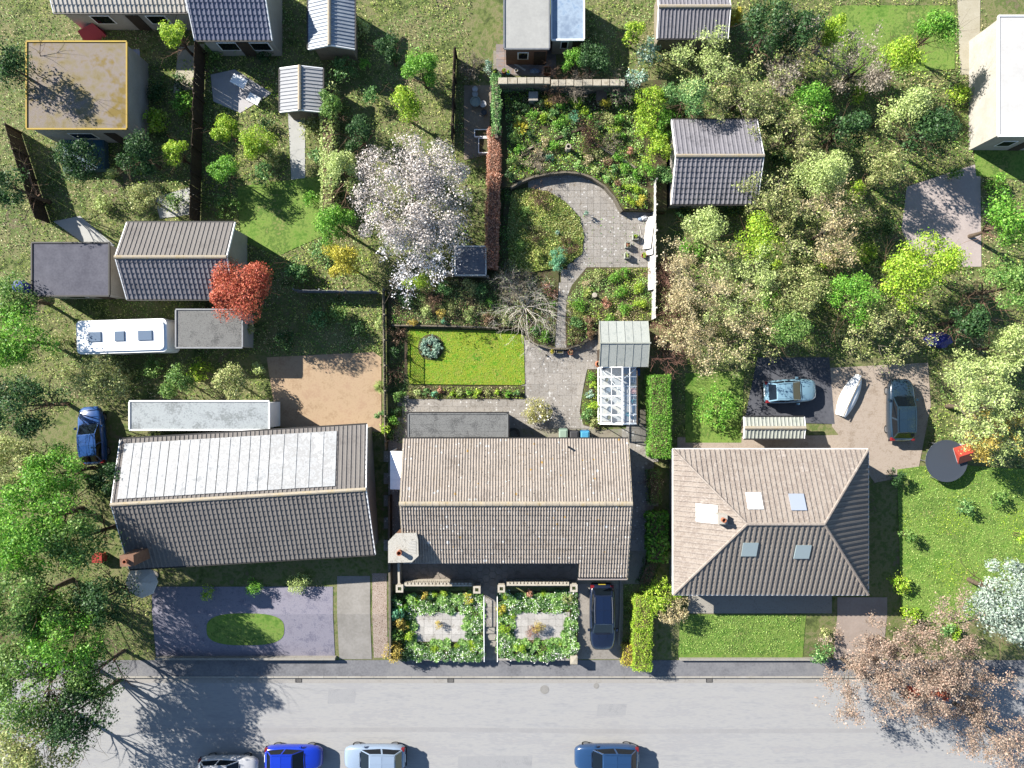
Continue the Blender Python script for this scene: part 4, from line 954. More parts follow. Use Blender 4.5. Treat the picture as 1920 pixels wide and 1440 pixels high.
# manholes
for px, py, r, lb in ((1021, 1293, .32, 'round iron manhole cover in the road opposite the front path'), (1118, 1286, .2, 'small round iron cover in the road opposite the driveway')):
    p = W(px, py, -.74); t = thing('manhole_cover', lb, 'manhole', p)
    MB().lathe([(r, -.02), (r, .008), (r * .86, .008), (r * .85, .002), (.01, .002)], 28).build('frame', mat('cast_iron', [C(165, 162, 157), C(178, 175, 170)], 6, .7), t)
    MB().lathe([(r * .83, -.02), (r * .83, .01), (.01, .01)], 28).build('lid', mat('cast_iron', []), t)

# ------------------------------------------------------------------ front garden planting
def ring(outer, inner, n, seed):
    r_ = random.Random(seed); out = []
    while len(out) < n:
        x, y = r_.uniform(outer[0], outer[2]), r_.uniform(outer[1], outer[3])
        if inner[0] < x < inner[2] and inner[1] < y < inner[3]: continue
        if min([(x - a) ** 2 + (y - b) ** 2 for a, b in out] or [999]) < 55: continue
        out.append((x, y))
    return out
protos = {}
def clump_proto(i, pal, z):
    t = thing('flowering_plant', 'x', 'plant', (0, 0, -50))
    obj('leaf_blades', fast_mesh('leaf_blades', strap_verts(190, .34, .36, .05), 4, LEAF[pal]), t)
    pt, nn = blob(260, .3, .3, .3, 6, .14); obj('foliage', fast_mesh('foliage', leaf_verts(pt, nn, .075), 4, LEAF[pal]), t)
    if i < 4: obj('flowers', fast_mesh('flowers', flower_verts([3, 9, 15, 4][i], .36, .36, .062), 4, LEAF['white']), t)['kind'] = 'stuff'
    return t
def dup(t, loc, rz, label, group, sc=1.0):
    o = t.copy(); link(o); o.location = loc; o.rotation_euler = (0, 0, rz); o.scale = (sc, sc, sc * .68); tag(o, label, None, group)
    for c_ in t.children:
        k = c_.copy(); link(k); k.parent = o
    return o
CP = [clump_proto(0, 'fresh', 0), clump_proto(1, 'fresh', 0), clump_proto(2, 'ivy', 0), clump_proto(3, 'ivy', 0), clump_proto(4, 'fresh', 0), clump_proto(5, 'lime', 0)]
for nm, outer, inner, n, seed, lab in (('left', (764, 1114, 905, 1236), (776, 1148, 872, 1204) , 128, 3, ' in the front bed beside the boundary wall'), ('right', (936, 1112, 1080, 1236), (962, 1146, 1058, 1201), 140, 5, ' in the front bed next to the driveway')):
    for x, y in ring(outer, inner, n, seed):
        fl_ = (abs(y - inner[1] + 6) < 9) or y > 1221 or (x > inner[2] + 6 and rnd.random() < .75) or (nm == 'right' and x < inner[0] - 4 and rnd.random() < .4)
        i = rnd.choice([1, 2, 2, 1, 3] if fl_ else [0, 3, 4, 4, 5, 4, 3, 0]); p = W(x, y, .15); p.z = 0
        if rnd.random() < .1: continue
        dup(CP[i], p, rnd.uniform(0, 6.28), ['leafy clump with a few white flowers', 'leafy clump with several white flowers', 'mottled leafy clump crowded with white flowers', 'mottled green clump with sparse white flowers', 'plain green leafy clump without flowers', 'lime green leafy clump without flowers'][i] + lab, 'flowering clumps in the %s front bed' % nm, rnd.uniform(.75, 1.15))
for t in CP:
    for c_ in list(t.children): bpy.data.objects.remove(c_)
    bpy.data.objects.remove(t)
L_ = 0.0
for a in ((745, 1122, 12, .7, 'ivy', 'green leafy shrub at the pillar corner of the bed beside the boundary wall'), (744, 1146, 14, .8, 'blue', 'blue green shrub leaning over the boundary wall'), (752, 1165, 13, .7, 'gold', 'yellowish shrub beside the boundary wall in the boundary wall bed'), (747, 1185, 14, .75, 'mid', 'dull green shrub beside the boundary wall in the boundary wall bed'),
          (768, 1188, 11, .65, 'lime', 'lime green shrub beside the square paving of the boundary wall bed'), (740, 1217, 18, .95, 'gold', 'golden yellow shrub at the street corner of the bed beside the boundary wall'), (764, 1222, 14, .5, 'dark', 'dark green shrub with a few white flowers by the golden shrub'), (797, 1113, 8, .6, 'gold', 'small yellow flowering shrub against the screen wall of the boundary wall bed'),
          (832, 1112, 8, .55, 'lime', 'small lime shrub against the screen wall of the boundary wall bed'), (880, 1120, 10, .55, 'yellow', 'yellow green shrub near the shaded path pillar'), (757, 1138, 11, .6, 'bright', 'bright green shrub near the screen wall pillar in the boundary wall bed'),
          (942, 1140, 10, .5, 'yellow', 'yellow green shrub by the path pillar in the driveway bed'), (945, 1178, 12, .55, 'lime', 'lime green mound beside the handrail in the driveway bed'), (994, 1110, 8, .5, 'copper', 'small russet shrub against the screen wall of the driveway bed'), (1064, 1122, 10, .5, 'olive', 'olive shrub by the pillar corner of the driveway bed'), (975, 1212, 11, .5, 'lime', 'lime green mound at the pavement side of the driveway bed')):
    shrub(a[0], a[1], a[2] * 1.2, a[3], a[4], L_, a[5], flowers=10 if a[4] in ('dark', 'ivy') else 0)
shrub(825, 1168, 11, .6, 'gold', .05, 'small golden twiggy shrub in the middle of the boundary wall bed paving', leaf=.06, dens=260)
shrub(1008, 1171, 15, .75, 'gold', .05, 'rounded orange yellow shrub in the middle of the driveway bed paving', leaf=.06, dens=300)
shrub(1000, 1178, 8, .6, 'copper', .05, 'russet twiggy shrub beside the rounded orange yellow shrub', leaf=.06, dens=200, kind='twig', twig=M_twigr)
cover('bed_ground_cover', [(736, 1112), (906, 1112), (906, 1232), (736, 1232)], .0, [('bright', 2), ('mid', 2), ('ivy', 1)], 'low green leaves covering the boundary wall bed', h=.2, dens=300, leaf=.09, hole=[(778, 1150), (871, 1150), (871, 1203), (778, 1203)])
cover('bed_ground_cover', [(934, 1112), (1081, 1112), (1081, 1232), (934, 1232)], .0, [('bright', 2), ('mid', 2), ('ivy', 1)], 'low green leaves covering the driveway bed', h=.2, dens=300, leaf=.09, hole=[(964, 1149), (1057, 1149), (1057, 1200), (964, 1200)])
for g_ in ('left', 'right'): pass

# hedges and planting down the east side
hedge([(1199, 1243), (1199, 1170), (1204, 1112)], 1.25, 1.25, 'lime', 'vivid yellow green clipped hedge ending at the pavement', leaf=.075, dens=560)
hedge([(1177, 1240), (1175, 1205)], .9, .75, 'yellow', 'short yellow hedge at the foot of the vivid green hedge', leaf=.1, dens=480)
shrub(1234, 1112, 44, 1.7, 'lime', None, 'large bright green rounded shrub joining the vivid hedge', leaf=.11, dens=420)
shrub(1254, 1136, 36, 1.7, 'dry', None, 'rounded shrub with dry pinkish brown top beside the vivid hedge', leaf=.1, dens=420)
hedge([(1228, 706), (1230, 780), (1229, 852)], 1.35, 1.75, 'bright', 'tall clipped green hedge beside the glasshouse', leaf=.075, dens=620, rough=.05)
hedge([(1222, 880), (1224, 940)], .8, .9, 'mid', 'ragged dark green hedge at the gable of the bungalow', leaf=.09, dens=300)
hedge([(1228, 958), (1229, 1045)], 1.35, 1.0, 'bright', 'arching grassy hedge in the shade of the bungalow', leaf=.22, dens=900)
hedge([(1222, 1050), (1206, 1092)], 1.0, .6, 'dark', 'low dark hedge behind the driveway in house shade', leaf=.09, dens=400)
shrub(1222, 905, 10, 1.1, 'dry', None, 'dry brown climber on the side boundary next to the gable', kind='twig', twig=M_twigd)
shrub(1244, 1035, 12, 1.4, 'pale', None, 'pale bamboo like shrub against the hipped bungalow roof', kind='strap', dens=500)
cover('side_grass', [(1168, 1095), (1186, 1095), (1186, 1205), (1168, 1205)], None, [('mid', 2), ('dark', 1)], 'shaded rough grass between driveway edging and hedge', h=.1, dens=300, cat='grass')

# ------------------------------------------------------------------ back garden planting
GRP3 = 'border plants of the upper terrace'
T3P = [(1010, 195, 12, .6, 'dark'), (1028, 195, 15, .6, 'yellow'), (1080, 195, 15, .6, 'lime'), (1050, 200, 12, .5, 'bright'), (1135, 197, 12, .8, 'yellow'), (1000, 218, 13, .5, 'bright'), (1018, 225, 12, .45, 'lime'), (1038, 215, 13, .5, 'ivy'), (1055, 228, 14, .5, 'bright'), (1075, 222, 13, .5, 'blue'), (1095, 212, 12, .5, 'lime'), (1040, 240, 12, .45, 'bright'), (1105, 225, 10, .5, 'bright'),
       (1140, 228, 15, .6, 'olive'), (1122, 238, 12, .5, 'ivy'), (1160, 225, 13, .6, 'bright'), (1150, 250, 14, .6, 'lime'), (1165, 258, 12, .5, 'bright'), (1040, 275, 13, .55, 'bright'), (1030, 298, 10, .4, 'blue'), (1012, 285, 10, .4, 'dry'), (1022, 268, 12, .4, 'dry'), (965, 262, 13, .6, 'mid'), (975, 285, 13, .6, 'bright'), (960, 305, 12, .6, 'mid'), (955, 330, 12, .6, 'dark'), (995, 255, 12, .5, 'dark'),
       (1115, 325, 10, .5, 'pale'), (1158, 300, 12, .5, 'bright'), (1175, 318, 14, .6, 'bright'), (1195, 330, 12, .6, 'bright'), (1150, 318, 11, .5, 'ivy'), (1190, 355, 14, .5, 'lime'), (1200, 378, 14, .45, 'yellow'), (1180, 378, 12, .45, 'lime'), (1172, 350, 10, .4, 'lime'), (1135, 335, 10, .4, 'fresh'), (1160, 345, 11, .4, 'brown'), (1100, 300, 13, .35, 'dry'), (1120, 290, 12, .4, 'olive'), (1140, 305, 12, .35, 'brown'), (1085, 310, 12, .3, 'fresh'), (1060, 250, 12, .4, 'ivy'), (985, 205, 12, .5, 'dark'), (968, 200, 12, .5, 'dark'), (975, 225, 10, .5, 'mid'), (1180, 285, 10, .5, 'copper')]
PALN = dict(fresh='fresh light green', dark='dark green', yellow='yellow', lime='lime green', bright='bright green', ivy='fresh mottled green', blue='blue green', olive='olive', dry='dry straw coloured', mid='dull green', pale='pale cream green', brown='brown withered', copper='russet', gold='golden', silver='silvery')
SHN = dict()
for x, y, r, h, pl in T3P:
    shrub(x, y, r, h, pl, Z3, '%s border plant on the uppermost garden terrace' % PALN[pl], 'plant', 'uppermost terrace %s plants' % PALN[pl], name='border_plant', leaf=.1 if pl in ('bright', 'lime') else .085)
shrub(975, 240, 17, .55, 'yellow', Z3, 'spiky yellow green grassy clump below the ivy wall', kind='strap', cat='plant', name='grass_clump', dens=420)
shrub(1102, 246, 16, .9, 'brown', Z3, 'dark brown bare bush in the middle of the uppermost border', kind='twig', twig=mat('twig_dark', [C(70, 50, 42), C(95, 70, 58)], 6), leaf=.07)
shrub(1108, 275, 16, .8, 'brown', Z3, 'brown twiggy bush below the dark bare bush', kind='twig', twig=mat('twig_dark', []), leaf=.07)
shrub(1005, 300, 20, .5, 'dry', Z3, 'grey sprawling twiggy bush behind the semicircular wall', kind='twig', leaf=.07)
shrub(1145, 268, 14, .6, 'olive', Z3, 'pale brown twiggy bush among the uppermost border', kind='twig', leaf=.07)
shrub(1045, 172, 24, 1.3, None, Z3, 'bare brown climber against the stone back wall', kind='twig', twig=M_twigd, ry=10)
shrub(1080, 172, 22, 1.3, None, Z3, 'tangled bare climber spreading below the wall copings', kind='twig', twig=M_twig, ry=10)
shrub(1158, 170, 20, 1.3, 'ivy', Z3, 'leafy climber at the brown plinth end of the stone back wall', kind='twig', twig=M_twig)
shrub(1190, 160, 22, 1.9, 'silver', Z3, 'grey green spiky shrub at the climber end of the back wall', leaf=.16, dens=420)
shrub(1212, 112, 30, 2.2, 'silver', 0, 'grey green shrub beyond the climber end of the back wall', leaf=.16, dens=300)
for i, (x, y, r, h, pl) in enumerate([(1215, 205, 34, 2.3, 'lime'), (1205, 248, 30, 1.9, 'lime'), (1240, 245, 34, 2.5, 'bright'), (1225, 290, 34, 2.2, 'lime'), (1238, 340, 26, 2.1, 'ivy'), (1250, 195, 30, 2.5, 'ivy'), (1195, 225, 16, 1.2, 'lime'), (1212, 325, 18, 1.3, 'bright')]):
    shrub(x, y, r, h, pl, Z3 if x < 1235 else 0, ['tall sunlit lime green evergreen beside the spiky grey green shrubs', 'rounded lime green evergreen projecting over the uppermost border', 'large bright green evergreen behind the lime green ones', 'wide lime green evergreen in the middle of the evergreen bank', 'mottled green evergreen just above the bleached fence', 'mottled green evergreen next to the grey green spiky shrubs', 'small lime green evergreen at the edge of the uppermost border', 'bright green young evergreen near the bleached fence end'][i], leaf=.11, dens=430)
cover('upper_ground_cover', [(945, 165), (1200, 165), (1215, 392), (1170, 392), (1145, 355), (1105, 328), (1070, 320), (1030, 322), (990, 330), (955, 345)], Z3, [('fresh', 4), ('lime', 3), ('ivy', 2), ('bright', 2), ('dry', 1)], 'mixed low weeds and ground cover on the upper terrace', h=.25, dens=420, leaf=.1)
# ivy covered left wall, stone back wall with copings
wall_run('side_garden_wall', [(931, 152), (931, 258)], 0, 1.9, .22, M_dwall, 'rough side wall buried in ivy near the drums and cold frames')
hedge([(931, 155), (931, 258)], .5, 1.2, 'ivy', 'variegated ivy covering the rough side wall', z=.95, leaf=.1, dens=560, core=False, name='ivy')
hedge([(945, 168), (1010, 168)], .3, .7, 'ivy', 'dark ivy hanging on the stone back wall', z=Z3, leaf=.09, dens=420, core=False, name='ivy')
ZBW = 2.45
for xa, xb, py, lb in ((934, 1032, 151, 'stone back wall with large squared copings, left length'), (1033, 1172, 155, 'stone back wall with large squared copings, right length')):
    a, b = W(xa, py, ZBW), W(xb, py, ZBW); L = b.x - a.x
    t = thing('stone_wall', lb.split(',')[0] + (' beside the terracotta planter' if xa < 1000 else ' below the dark evergreen garden'), 'wall', (a.x, a.y, 0))
    MB().box(0, L, -.15, .15, 0, ZBW - .1).build('masonry', M_dwall, t)
    x = 0
    while x < L - .1:
        w_ = min(rnd.uniform(.5, .72), L - x); dz = rnd.uniform(0, .03); dy = rnd.uniform(-.02, .02)
        mb = MB().box(x + .012, x + w_ - .012, -.23 + dy, .23 + dy, ZBW - .1, ZBW + dz, .02); mb.build('coping', M_stone, t); x += w_
# plinths, birdbath, post, logs
for px, py, w_, h_, mt_, lb in ((1000, 180, .6, .7, M_conc, 'square grey stone plinth below the back wall'), (1128, 178, .7, .6, mat('brown_stone', [C(125, 105, 90), C(150, 128, 110)], 3, .9, .3), 'square brown stone plinth below the back wall')):
    p = W(px, py, Z3 + h_); p.z = Z3; t = thing('plinth', lb, 'plinth', p); MB().box(-w_ / 2, w_ / 2, -w_ / 2, w_ / 2, 0, h_ - .06, .03).build('block', mt_, t); MB().box(-w_ / 2 - .03, w_ / 2 + .03, -w_ / 2 - .03, w_ / 2 + .03, h_ - .059, h_, .02).build('cap', mt_, t)
p = W(1066, 274, Z3 + .7); p.z = Z3; t = thing('chimney_pot_planter', 'pale upright hollow chimney pot standing on bare soil', 'planter', p)
MB().lathe([(.22, 0), (.19, .1), (.15, .5), (.2, .58), (.2, .66), (.12, .66), (.11, .3), (.01, .3)], 20).build('pot', M_stone, t)
p = W(1115, 553, Z2 + .75); p.z = Z2; t = thing('sundial_post', 'pale round topped stone post in the island bed', 'post', p)
MB().lathe([(.14, 0), (.14, .06), (.1, .1), (.09, .62), (.17, .68), (.18, .74), (.17, .76), (.01, .77)], 20).build('post', M_stone, t)
def log(a, b, r, mt, label, z, name='timber_edging', cat='edging'):
    p0, p1 = W(*a, z), W(*b, z); t = thing(name, label, cat, p0); n_ = 3; d = p1 - p0
    for k in range(n_):
        q0, q1 = d * (k / n_ + .004), d * ((k + 1) / n_ - .004); MB().bar(q0 + Vector((0, 0, r)), q1 + Vector((0, 0, r)), r * 2, r * 2).build('rail', mt, t)
log((1100, 262), (1192, 316), .07, M_wood, 'long straight timber edging crossing the uppermost border', Z3)
log((972, 290), (1000, 275), .06, M_wood, 'short grey timber lying beside the dry bush', Z3)
log((1040, 262), (1095, 240), .09, M_woodd, 'dark timber log lying above the chimney pot planter', Z3)

# middle terrace: beech hedge, rough grass, shrubs
hedge([(928, 256), (927, 340), (924, 420), (922, 506)], .82, 1.55, 'copper', 'long clipped beech hedge with coppery winter leaves', z=.0, leaf=.08, dens=620, rough=.05)
EL = [(960, 358), (990, 352), (1030, 360), (1060, 378), (1086, 406), (1095, 440), (1092, 475), (1060, 500), (1000, 510), (955, 510), (950, 430)]
struct(MB().prism(pxpoly(EL, Z2 + .07), Z2 - .1, Z2 + .07).build('rough_lawn', mat('rough_turf', [C(80, 90, 35), C(125, 135, 55), C(150, 150, 75), C(110, 105, 65)], .9, .95, .5, 30, fine=.5)))
cover('rough_grass', EL, Z2 + .07, [('rough', 4), ('mid', 2), ('olive', 1)], 'rough tufted grass and weeds beside the upper patio', h=.14, leaf=.09, dens=420, cat='grass', clump=False)
cover('shade_weeds', [(938, 340), (957, 352), (955, 510), (935, 520)], Z2, [('dark', 2), ('bright', 1), ('ivy', 1)], 'dark weeds at the foot of the beech hedge', h=.2, dens=330)
MT = [(1045, 482, 19, .95, 'blue', 'leaf', 'blue green feathery shrub where the patio narrows to the path'), (1040, 500, 14, .8, 'blue', 'leaf', 'smaller blue green shrub below the feathery shrub'), (1012, 372, 17, .6, 'brown', 'twig', 'brown twiggy shrub in the rough grass by the semicircular wall'), (1065, 462, 14, .5, 'brown', 'twig', 'small brown twiggy shrub at the patio edge'), (1096, 403, 6, .9, 'silver', 'leaf', 'slim upright grey green conifer at the patio edge'),
      (1045, 436, 6, .35, 'silver', 'leaf', 'small silvery plant in the rough grass'), (1005, 440, 14, .5, 'olive', 'twig', 'low bare shrub in the middle of the rough grass'), (1010, 480, 14, .45, 'rough', 'leaf', 'weedy green clump at the foot of the rough grass'), (985, 400, 14, .4, 'mid', 'leaf', 'dull green clump in the shaded half of the rough grass'), (975, 460, 16, .45, 'mid', 'leaf', 'dull green clump near the beech hedge end'),
      (1118, 520, 16, .35, 'olive', 'leaf', 'olive tufted clump below the upper patio'), (1100, 530, 12, .35, 'dry', 'leaf', 'straw coloured clump at the mouth of the path'), (1150, 520, 15, .5, 'bright', 'leaf', 'bright green clump at the patio end of the island bed'), (1172, 512, 12, .5, 'bright', 'leaf', 'bright green clump just below the fence corner of the patio'), (1165, 548, 15, .5, 'bright', 'leaf', 'broad bright green clump in the middle of the island bed'), (1195, 540, 14, .5, 'lime', 'leaf', 'lime green clump beside the bleached fence'), (1200, 572, 15, .5, 'lime', 'leaf', 'lime green clump at the foot of the bleached fence'), (1172, 580, 15, .5, 'bright', 'leaf', 'bright green clump directly behind the shed roof'),
      (1135, 570, 12, .7, 'copper', 'leaf', 'coppery brown bush beside the stone post'), (1105, 605, 13, .7, 'brown', 'leaf', 'rounded brown bush above the curved wall'), (1085, 575, 16, .5, 'bright', 'leaf', 'mottled bright green mound beside the path'), (1080, 605, 15, .55, 'ivy', 'leaf', 'mottled green mound next to the rounded brown bush'), (1075, 632, 15, .5, 'olive', 'twig', 'twiggy olive shrub over the curved wall near the shed'), (1105, 628, 12, .5, 'brown', 'leaf', 'brownish shrub at the shed corner by the curved wall'), (1100, 550, 14, .4, 'rough', 'leaf', 'weedy green mound beside the stone post'),
      (1140, 600, 12, .5, 'bright', 'leaf', 'bright green clump against the back of the shed'), (1018, 632, 15, .45, 'bright', 'leaf', 'bright green low shrub inside the curved wall'), (1005, 618, 12, .4, 'ivy', 'leaf', 'mottled green low shrub at the lawn corner'), (1036, 570, 8, .5, 'bright', 'leaf', 'narrow green shrub between the bare shrub and the path'), (1030, 545, 11, .5, 'copper', 'twig', 'reddish twiggy shrub between the bare shrub and the path'),
      (790, 530, 20, 1.5, 'lime', 'leaf', 'lime green feathery conifer shoots below the blossom tree'), (768, 533, 15, 1.4, 'lime', 'leaf', 'lime green feathery shoots by the board fence below the blossom tree'), (835, 540, 16, .9, 'ivy', 'leaf', 'dark ivy mound below the neighbour deck'), (880, 540, 18, .9, 'olive', 'leaf', 'olive ivy mound below the neighbour deck'), (905, 545, 14, .8, 'ivy', 'leaf', 'mottled ivy mound at the corner of the neighbour deck'), (765, 565, 16, .7, 'dark', 'leaf', 'dark green shrub in the deep shade under the lime green shoots'), (815, 565, 14, .6, 'brown', 'twig', 'brown twiggy shrub in the middle of the shaded bed'),
      (800, 585, 14, .45, 'pale', 'leaf', 'pale cream variegated mound above the lawn wall'), (828, 590, 13, .4, 'gold', 'leaf', 'golden mound above the lawn wall'), (850, 580, 13, .4, 'olive', 'leaf', 'olive mound above the lawn wall'), (832, 602, 8, .35, 'blue', 'leaf', 'small blue green clump right at the lawn wall'), (880, 590, 14, .4, 'pale', 'leaf', 'pale green mound in the middle of the bed above the lawn'), (918, 570, 10, .4, 'bright', 'leaf', 'bright green clump beside the large bare shrub'), (918, 598, 14, .4, 'brown', 'leaf', 'brown withered mound above the lawn wall'), (775, 605, 10, .25, 'gold', 'leaf', 'low orange yellow mat at the fence end of the lawn wall'), (950, 600, 12, .35, 'olive', 'leaf', 'olive clump under the bare shrub')]
for x, y, r, h, pl, kd, lb in MT:
    shrub(x, y, r, h, pl, Z2, lb, kind=kd, leaf=.085 if pl != 'blue' else .07, twig=M_twigr if pl == 'copper' else M_twigd)
shrub(985, 575, 55, 1.7, 'fresh', Z2, 'large bare grey branching shrub above the corner of the lawn', kind='twig', leaf=.06, twig=mat('twig_pale', [C(222, 212, 196), C(240, 232, 220)], 6), dens=25)
shrub(965, 535, 30, 1.2, 'olive', Z2, 'bare grey shrub at the end of the beech hedge', kind='twig', leaf=.06, dens=100)
cover('middle_ground_cover', [(735, 525), (940, 525), (1040, 520), (1040, 640), (1000, 640), (984, 615), (768, 606), (735, 606)], Z2, [('mid', 3), ('olive', 2), ('ivy', 2), ('dry', 1), ('brown', 1), ('bright', 1)], 'mixed low plants in the bed above the lawn', h=.2, dens=330)
cover('island_ground_cover', [(1100, 505), (1220, 502), (1222, 598), (1124, 618), (1090, 640), (1064, 648), (1064, 560)], Z2 + .06, [('fresh', 3), ('rough', 2), ('lime', 2), ('dry', 1)], 'mixed low plants in the island bed behind the shed', h=.2, dens=360)
cover('path_weeds', [(1090, 405), (1220, 410), (1220, 500), (1100, 498)], Z2 + .03, [('mid', 1), ('bright', 1)], 'small weeds growing from the patio joints', h=.05, dens=14, leaf=.09, cat='weeds')
for nm_, bp_ in (('island_bed', [(1100, 501), (1221, 501), (1224, 600), (1124, 620), (1090, 644), (1062, 652), (1060, 600), (1062, 560), (1072, 535)]), ('border_bed', [(935, 512), (960, 512), (1000, 512), (1048, 508), (1047, 545), (1044, 600), (1040, 652), (1030, 652), (996, 640), (986, 622), (984, 619), (935, 616)])):
    struct(MB().prism(pxpoly(bp_, Z2 + .06), Z2 - .1, Z2 + .06).build(nm_, M_soil))
for bp_ in ([(766, 723), (984, 723), (984, 748), (766, 748)], [(1102, 692), (1124, 692), (1124, 804), (1094, 797), (1087, 775), (1091, 740)]):
    struct(MB().prism(pxpoly(bp_, .07), -.05, .07).build('planting_bed', M_soil))
# strip below the lawn, left border
for i, (x, y, r, h, pl) in enumerate([(783, 735, 9, .35, 'pale'), (800, 735, 9, .35, 'ivy'), (815, 739, 9, .4, 'blue'), (825, 730, 9, .35, 'copper'), (845, 736, 9, .35, 'lime'), (862, 735, 9, .35, 'pale'), (880, 733, 8, .35, 'bright'), (896, 738, 10, .35, 'lime'), (915, 734, 9, .35, 'olive'), (932, 735, 9, .35, 'lime'), (950, 738, 10, .4, 'bright'), (970, 735, 9, .4, 'ivy')]):
    shrub(x, y, r, h, pl, .0, '%s clump in the narrow border below the lawn' % PALN[pl], 'plant', 'narrow border %s clumps' % PALN[pl], name='border_plant')
cover('border_ground_cover', [(768, 724), (982, 724), (982, 747), (768, 747)], .07, [('lime', 2), ('olive', 2), ('dry', 1)], 'sparse low plants in the narrow border below the lawn', h=.14, dens=200)
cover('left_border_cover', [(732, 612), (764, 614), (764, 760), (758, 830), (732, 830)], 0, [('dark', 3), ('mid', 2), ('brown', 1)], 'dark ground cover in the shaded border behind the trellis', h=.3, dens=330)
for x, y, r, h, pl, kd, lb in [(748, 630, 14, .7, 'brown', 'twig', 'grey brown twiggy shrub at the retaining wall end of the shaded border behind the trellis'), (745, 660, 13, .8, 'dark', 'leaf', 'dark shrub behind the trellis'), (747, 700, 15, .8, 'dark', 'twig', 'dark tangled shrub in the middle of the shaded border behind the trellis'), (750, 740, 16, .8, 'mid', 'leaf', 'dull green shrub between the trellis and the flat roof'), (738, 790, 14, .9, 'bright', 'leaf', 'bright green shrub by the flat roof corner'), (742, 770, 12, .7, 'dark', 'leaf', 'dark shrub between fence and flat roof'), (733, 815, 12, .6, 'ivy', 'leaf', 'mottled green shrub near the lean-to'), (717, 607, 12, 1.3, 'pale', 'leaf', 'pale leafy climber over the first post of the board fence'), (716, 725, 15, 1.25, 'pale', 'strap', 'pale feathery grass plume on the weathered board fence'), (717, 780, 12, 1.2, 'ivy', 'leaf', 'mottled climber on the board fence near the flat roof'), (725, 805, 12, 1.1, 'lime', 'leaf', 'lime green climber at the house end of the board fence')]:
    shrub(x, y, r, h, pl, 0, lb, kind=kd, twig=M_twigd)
# bed left of the glasshouse, flowering shrub on the patio
cover('glasshouse_bed_cover', [(1102, 694), (1123, 694), (1123, 802), (1092, 795), (1090, 750)], .07, [('bright', 2), ('lime', 1), ('ivy', 1)], 'low leaves in the bed beside the glasshouse', h=.25, dens=300)
for x, y, r, h, pl, lb in [(1110, 706, 10, .5, 'bright', 'bright green clump in the glasshouse bed next to the shed'), (1113, 722, 9, .5, 'lime', 'lime clump in the glasshouse bed'), (1104, 738, 10, .45, 'silver', 'greyish clump in the glasshouse bed'), (1111, 758, 12, .5, 'lime', 'bright lime clump halfway along the glasshouse bed'), (1100, 778, 14, .6, 'ivy', 'mottled shrub spilling onto the patio by the glasshouse'), (1112, 792, 12, .55, 'olive', 'olive shrub at the front corner of the glasshouse')]:
    shrub(x, y, r, h, pl, 0, lb)
shrub(1006, 771, 30, 1.15, 'gold2', 0, 'white flowered evergreen shrub standing on the lower patio', dens=520, flowers=60, fsize=.11, leaf=.09)
wall_run('bed_edging', [(1100, 692), (1094, 720), (1089, 750), (1086, 772)], 0, .1, .07, M_conc, 'curving pale edging between patio and glasshouse bed', 'edging')

# ------------------------------------------------------------------ fences, trellis, pots and small things in the back garden
def board_fence(a, b, h, label, z=0.0, mt=M_wood, bw=.14, lean=0.0, name='fence', rails=True, step=None):
    p0, p1 = W(*a, z), W(*b, z); d = p1 - p0; L = d.length; ang = math.atan2(d.y, d.x)
    t = thing(name, label, 'fence', p0, ang); n = max(1, int(L / bw)); w_ = L / n
    me = from_py('board', *(lambda q: (q.v, q.f))(MB().box(-w_ / 2 + .006, w_ / 2 - .006, -.012, .012, 0, 1)), mt)
    for k in range(n):
        o = obj('board', me, t, ((k + .5) * w_, rnd.uniform(-.006, .006), .02)); o.scale = (1, 1, h - .02 + rnd.uniform(-.03, .03)); o.rotation_euler = (lean + rnd.gauss(0, .01), rnd.gauss(0, .008), 0)
    for k in range(int(L / 1.8) + 1): MB().box(k * 1.8 - .05, k * 1.8 + .05, .02, .12, 0, h + .06).build('post', mt, t)
    if rails:
        for zz in (.3, h - .25): MB().bar((0, -.04, zz), (L, -.04, zz), .05, .08).build('rail', mt, t)
    return t
board_fence((722, 545), (726, 842), .95, 'weathered board fence between the back garden and the tan patio', mt=M_wood)
board_fence((1223, 345), (1222, 600), 1.3, 'bleached pale board fence beside the upper patio planters', z=Z2 - .1, mt=M_woodw, bw=.16)
for i, (a, b, lean) in enumerate([((1216, 408), (1208, 468), .55), ((1220, 420), (1214, 480), .4), ((1219, 470), (1217, 545), .35)]):
    p = W(*a, Z2); d = W(*b, Z2) - p; t = thing('loose_board', ['long bleached board leaning on the fence beside the bag', 'second bleached board leaning close against the fence', 'bleached board leaning on the fence below the pots'][i], 'board', p, math.atan2(d.y, d.x))
    me = MB().box(0, d.length, -.015, .015, 0, .85).build('board', M_woodw, t); me.rotation_euler = (-lean, 0, 0); me.location = (0, -.12, .01)
fb = MB(); a = W(1222, 400, Z2 + .03); t = thing('white_bag', 'crumpled white and blue plastic bag on the patio by the fence', 'bag', W(1208, 409, Z2 + .03))
pt, nn = blob(60, .3, .22, .22, 5, .12)
def lumpy(name, r, sq, mt, par, seed=1, zs=.6):
    bm = bmesh.new(); bmesh.ops.create_icosphere(bm, subdivisions=3, radius=1); r_ = random.Random(seed); k = [r_.uniform(0, 6) for _ in range(6)]
    for v in bm.verts:
        f_ = 1 + .16 * math.sin(v.co.x * 5 + k[0]) * math.sin(v.co.y * 6 + k[1]) + .1 * math.sin(v.co.z * 9 + k[2] + v.co.x * 7)
        v.co = Vector((v.co.x * r * sq[0] * f_, v.co.y * r * sq[1] * f_, max(-.5, v.co.z) * r * zs * f_ + r * zs * .5))
    me = bpy.data.meshes.new(name); bm.to_mesh(me); bm.free(); me.materials.append(mt); return obj(name, me, par)
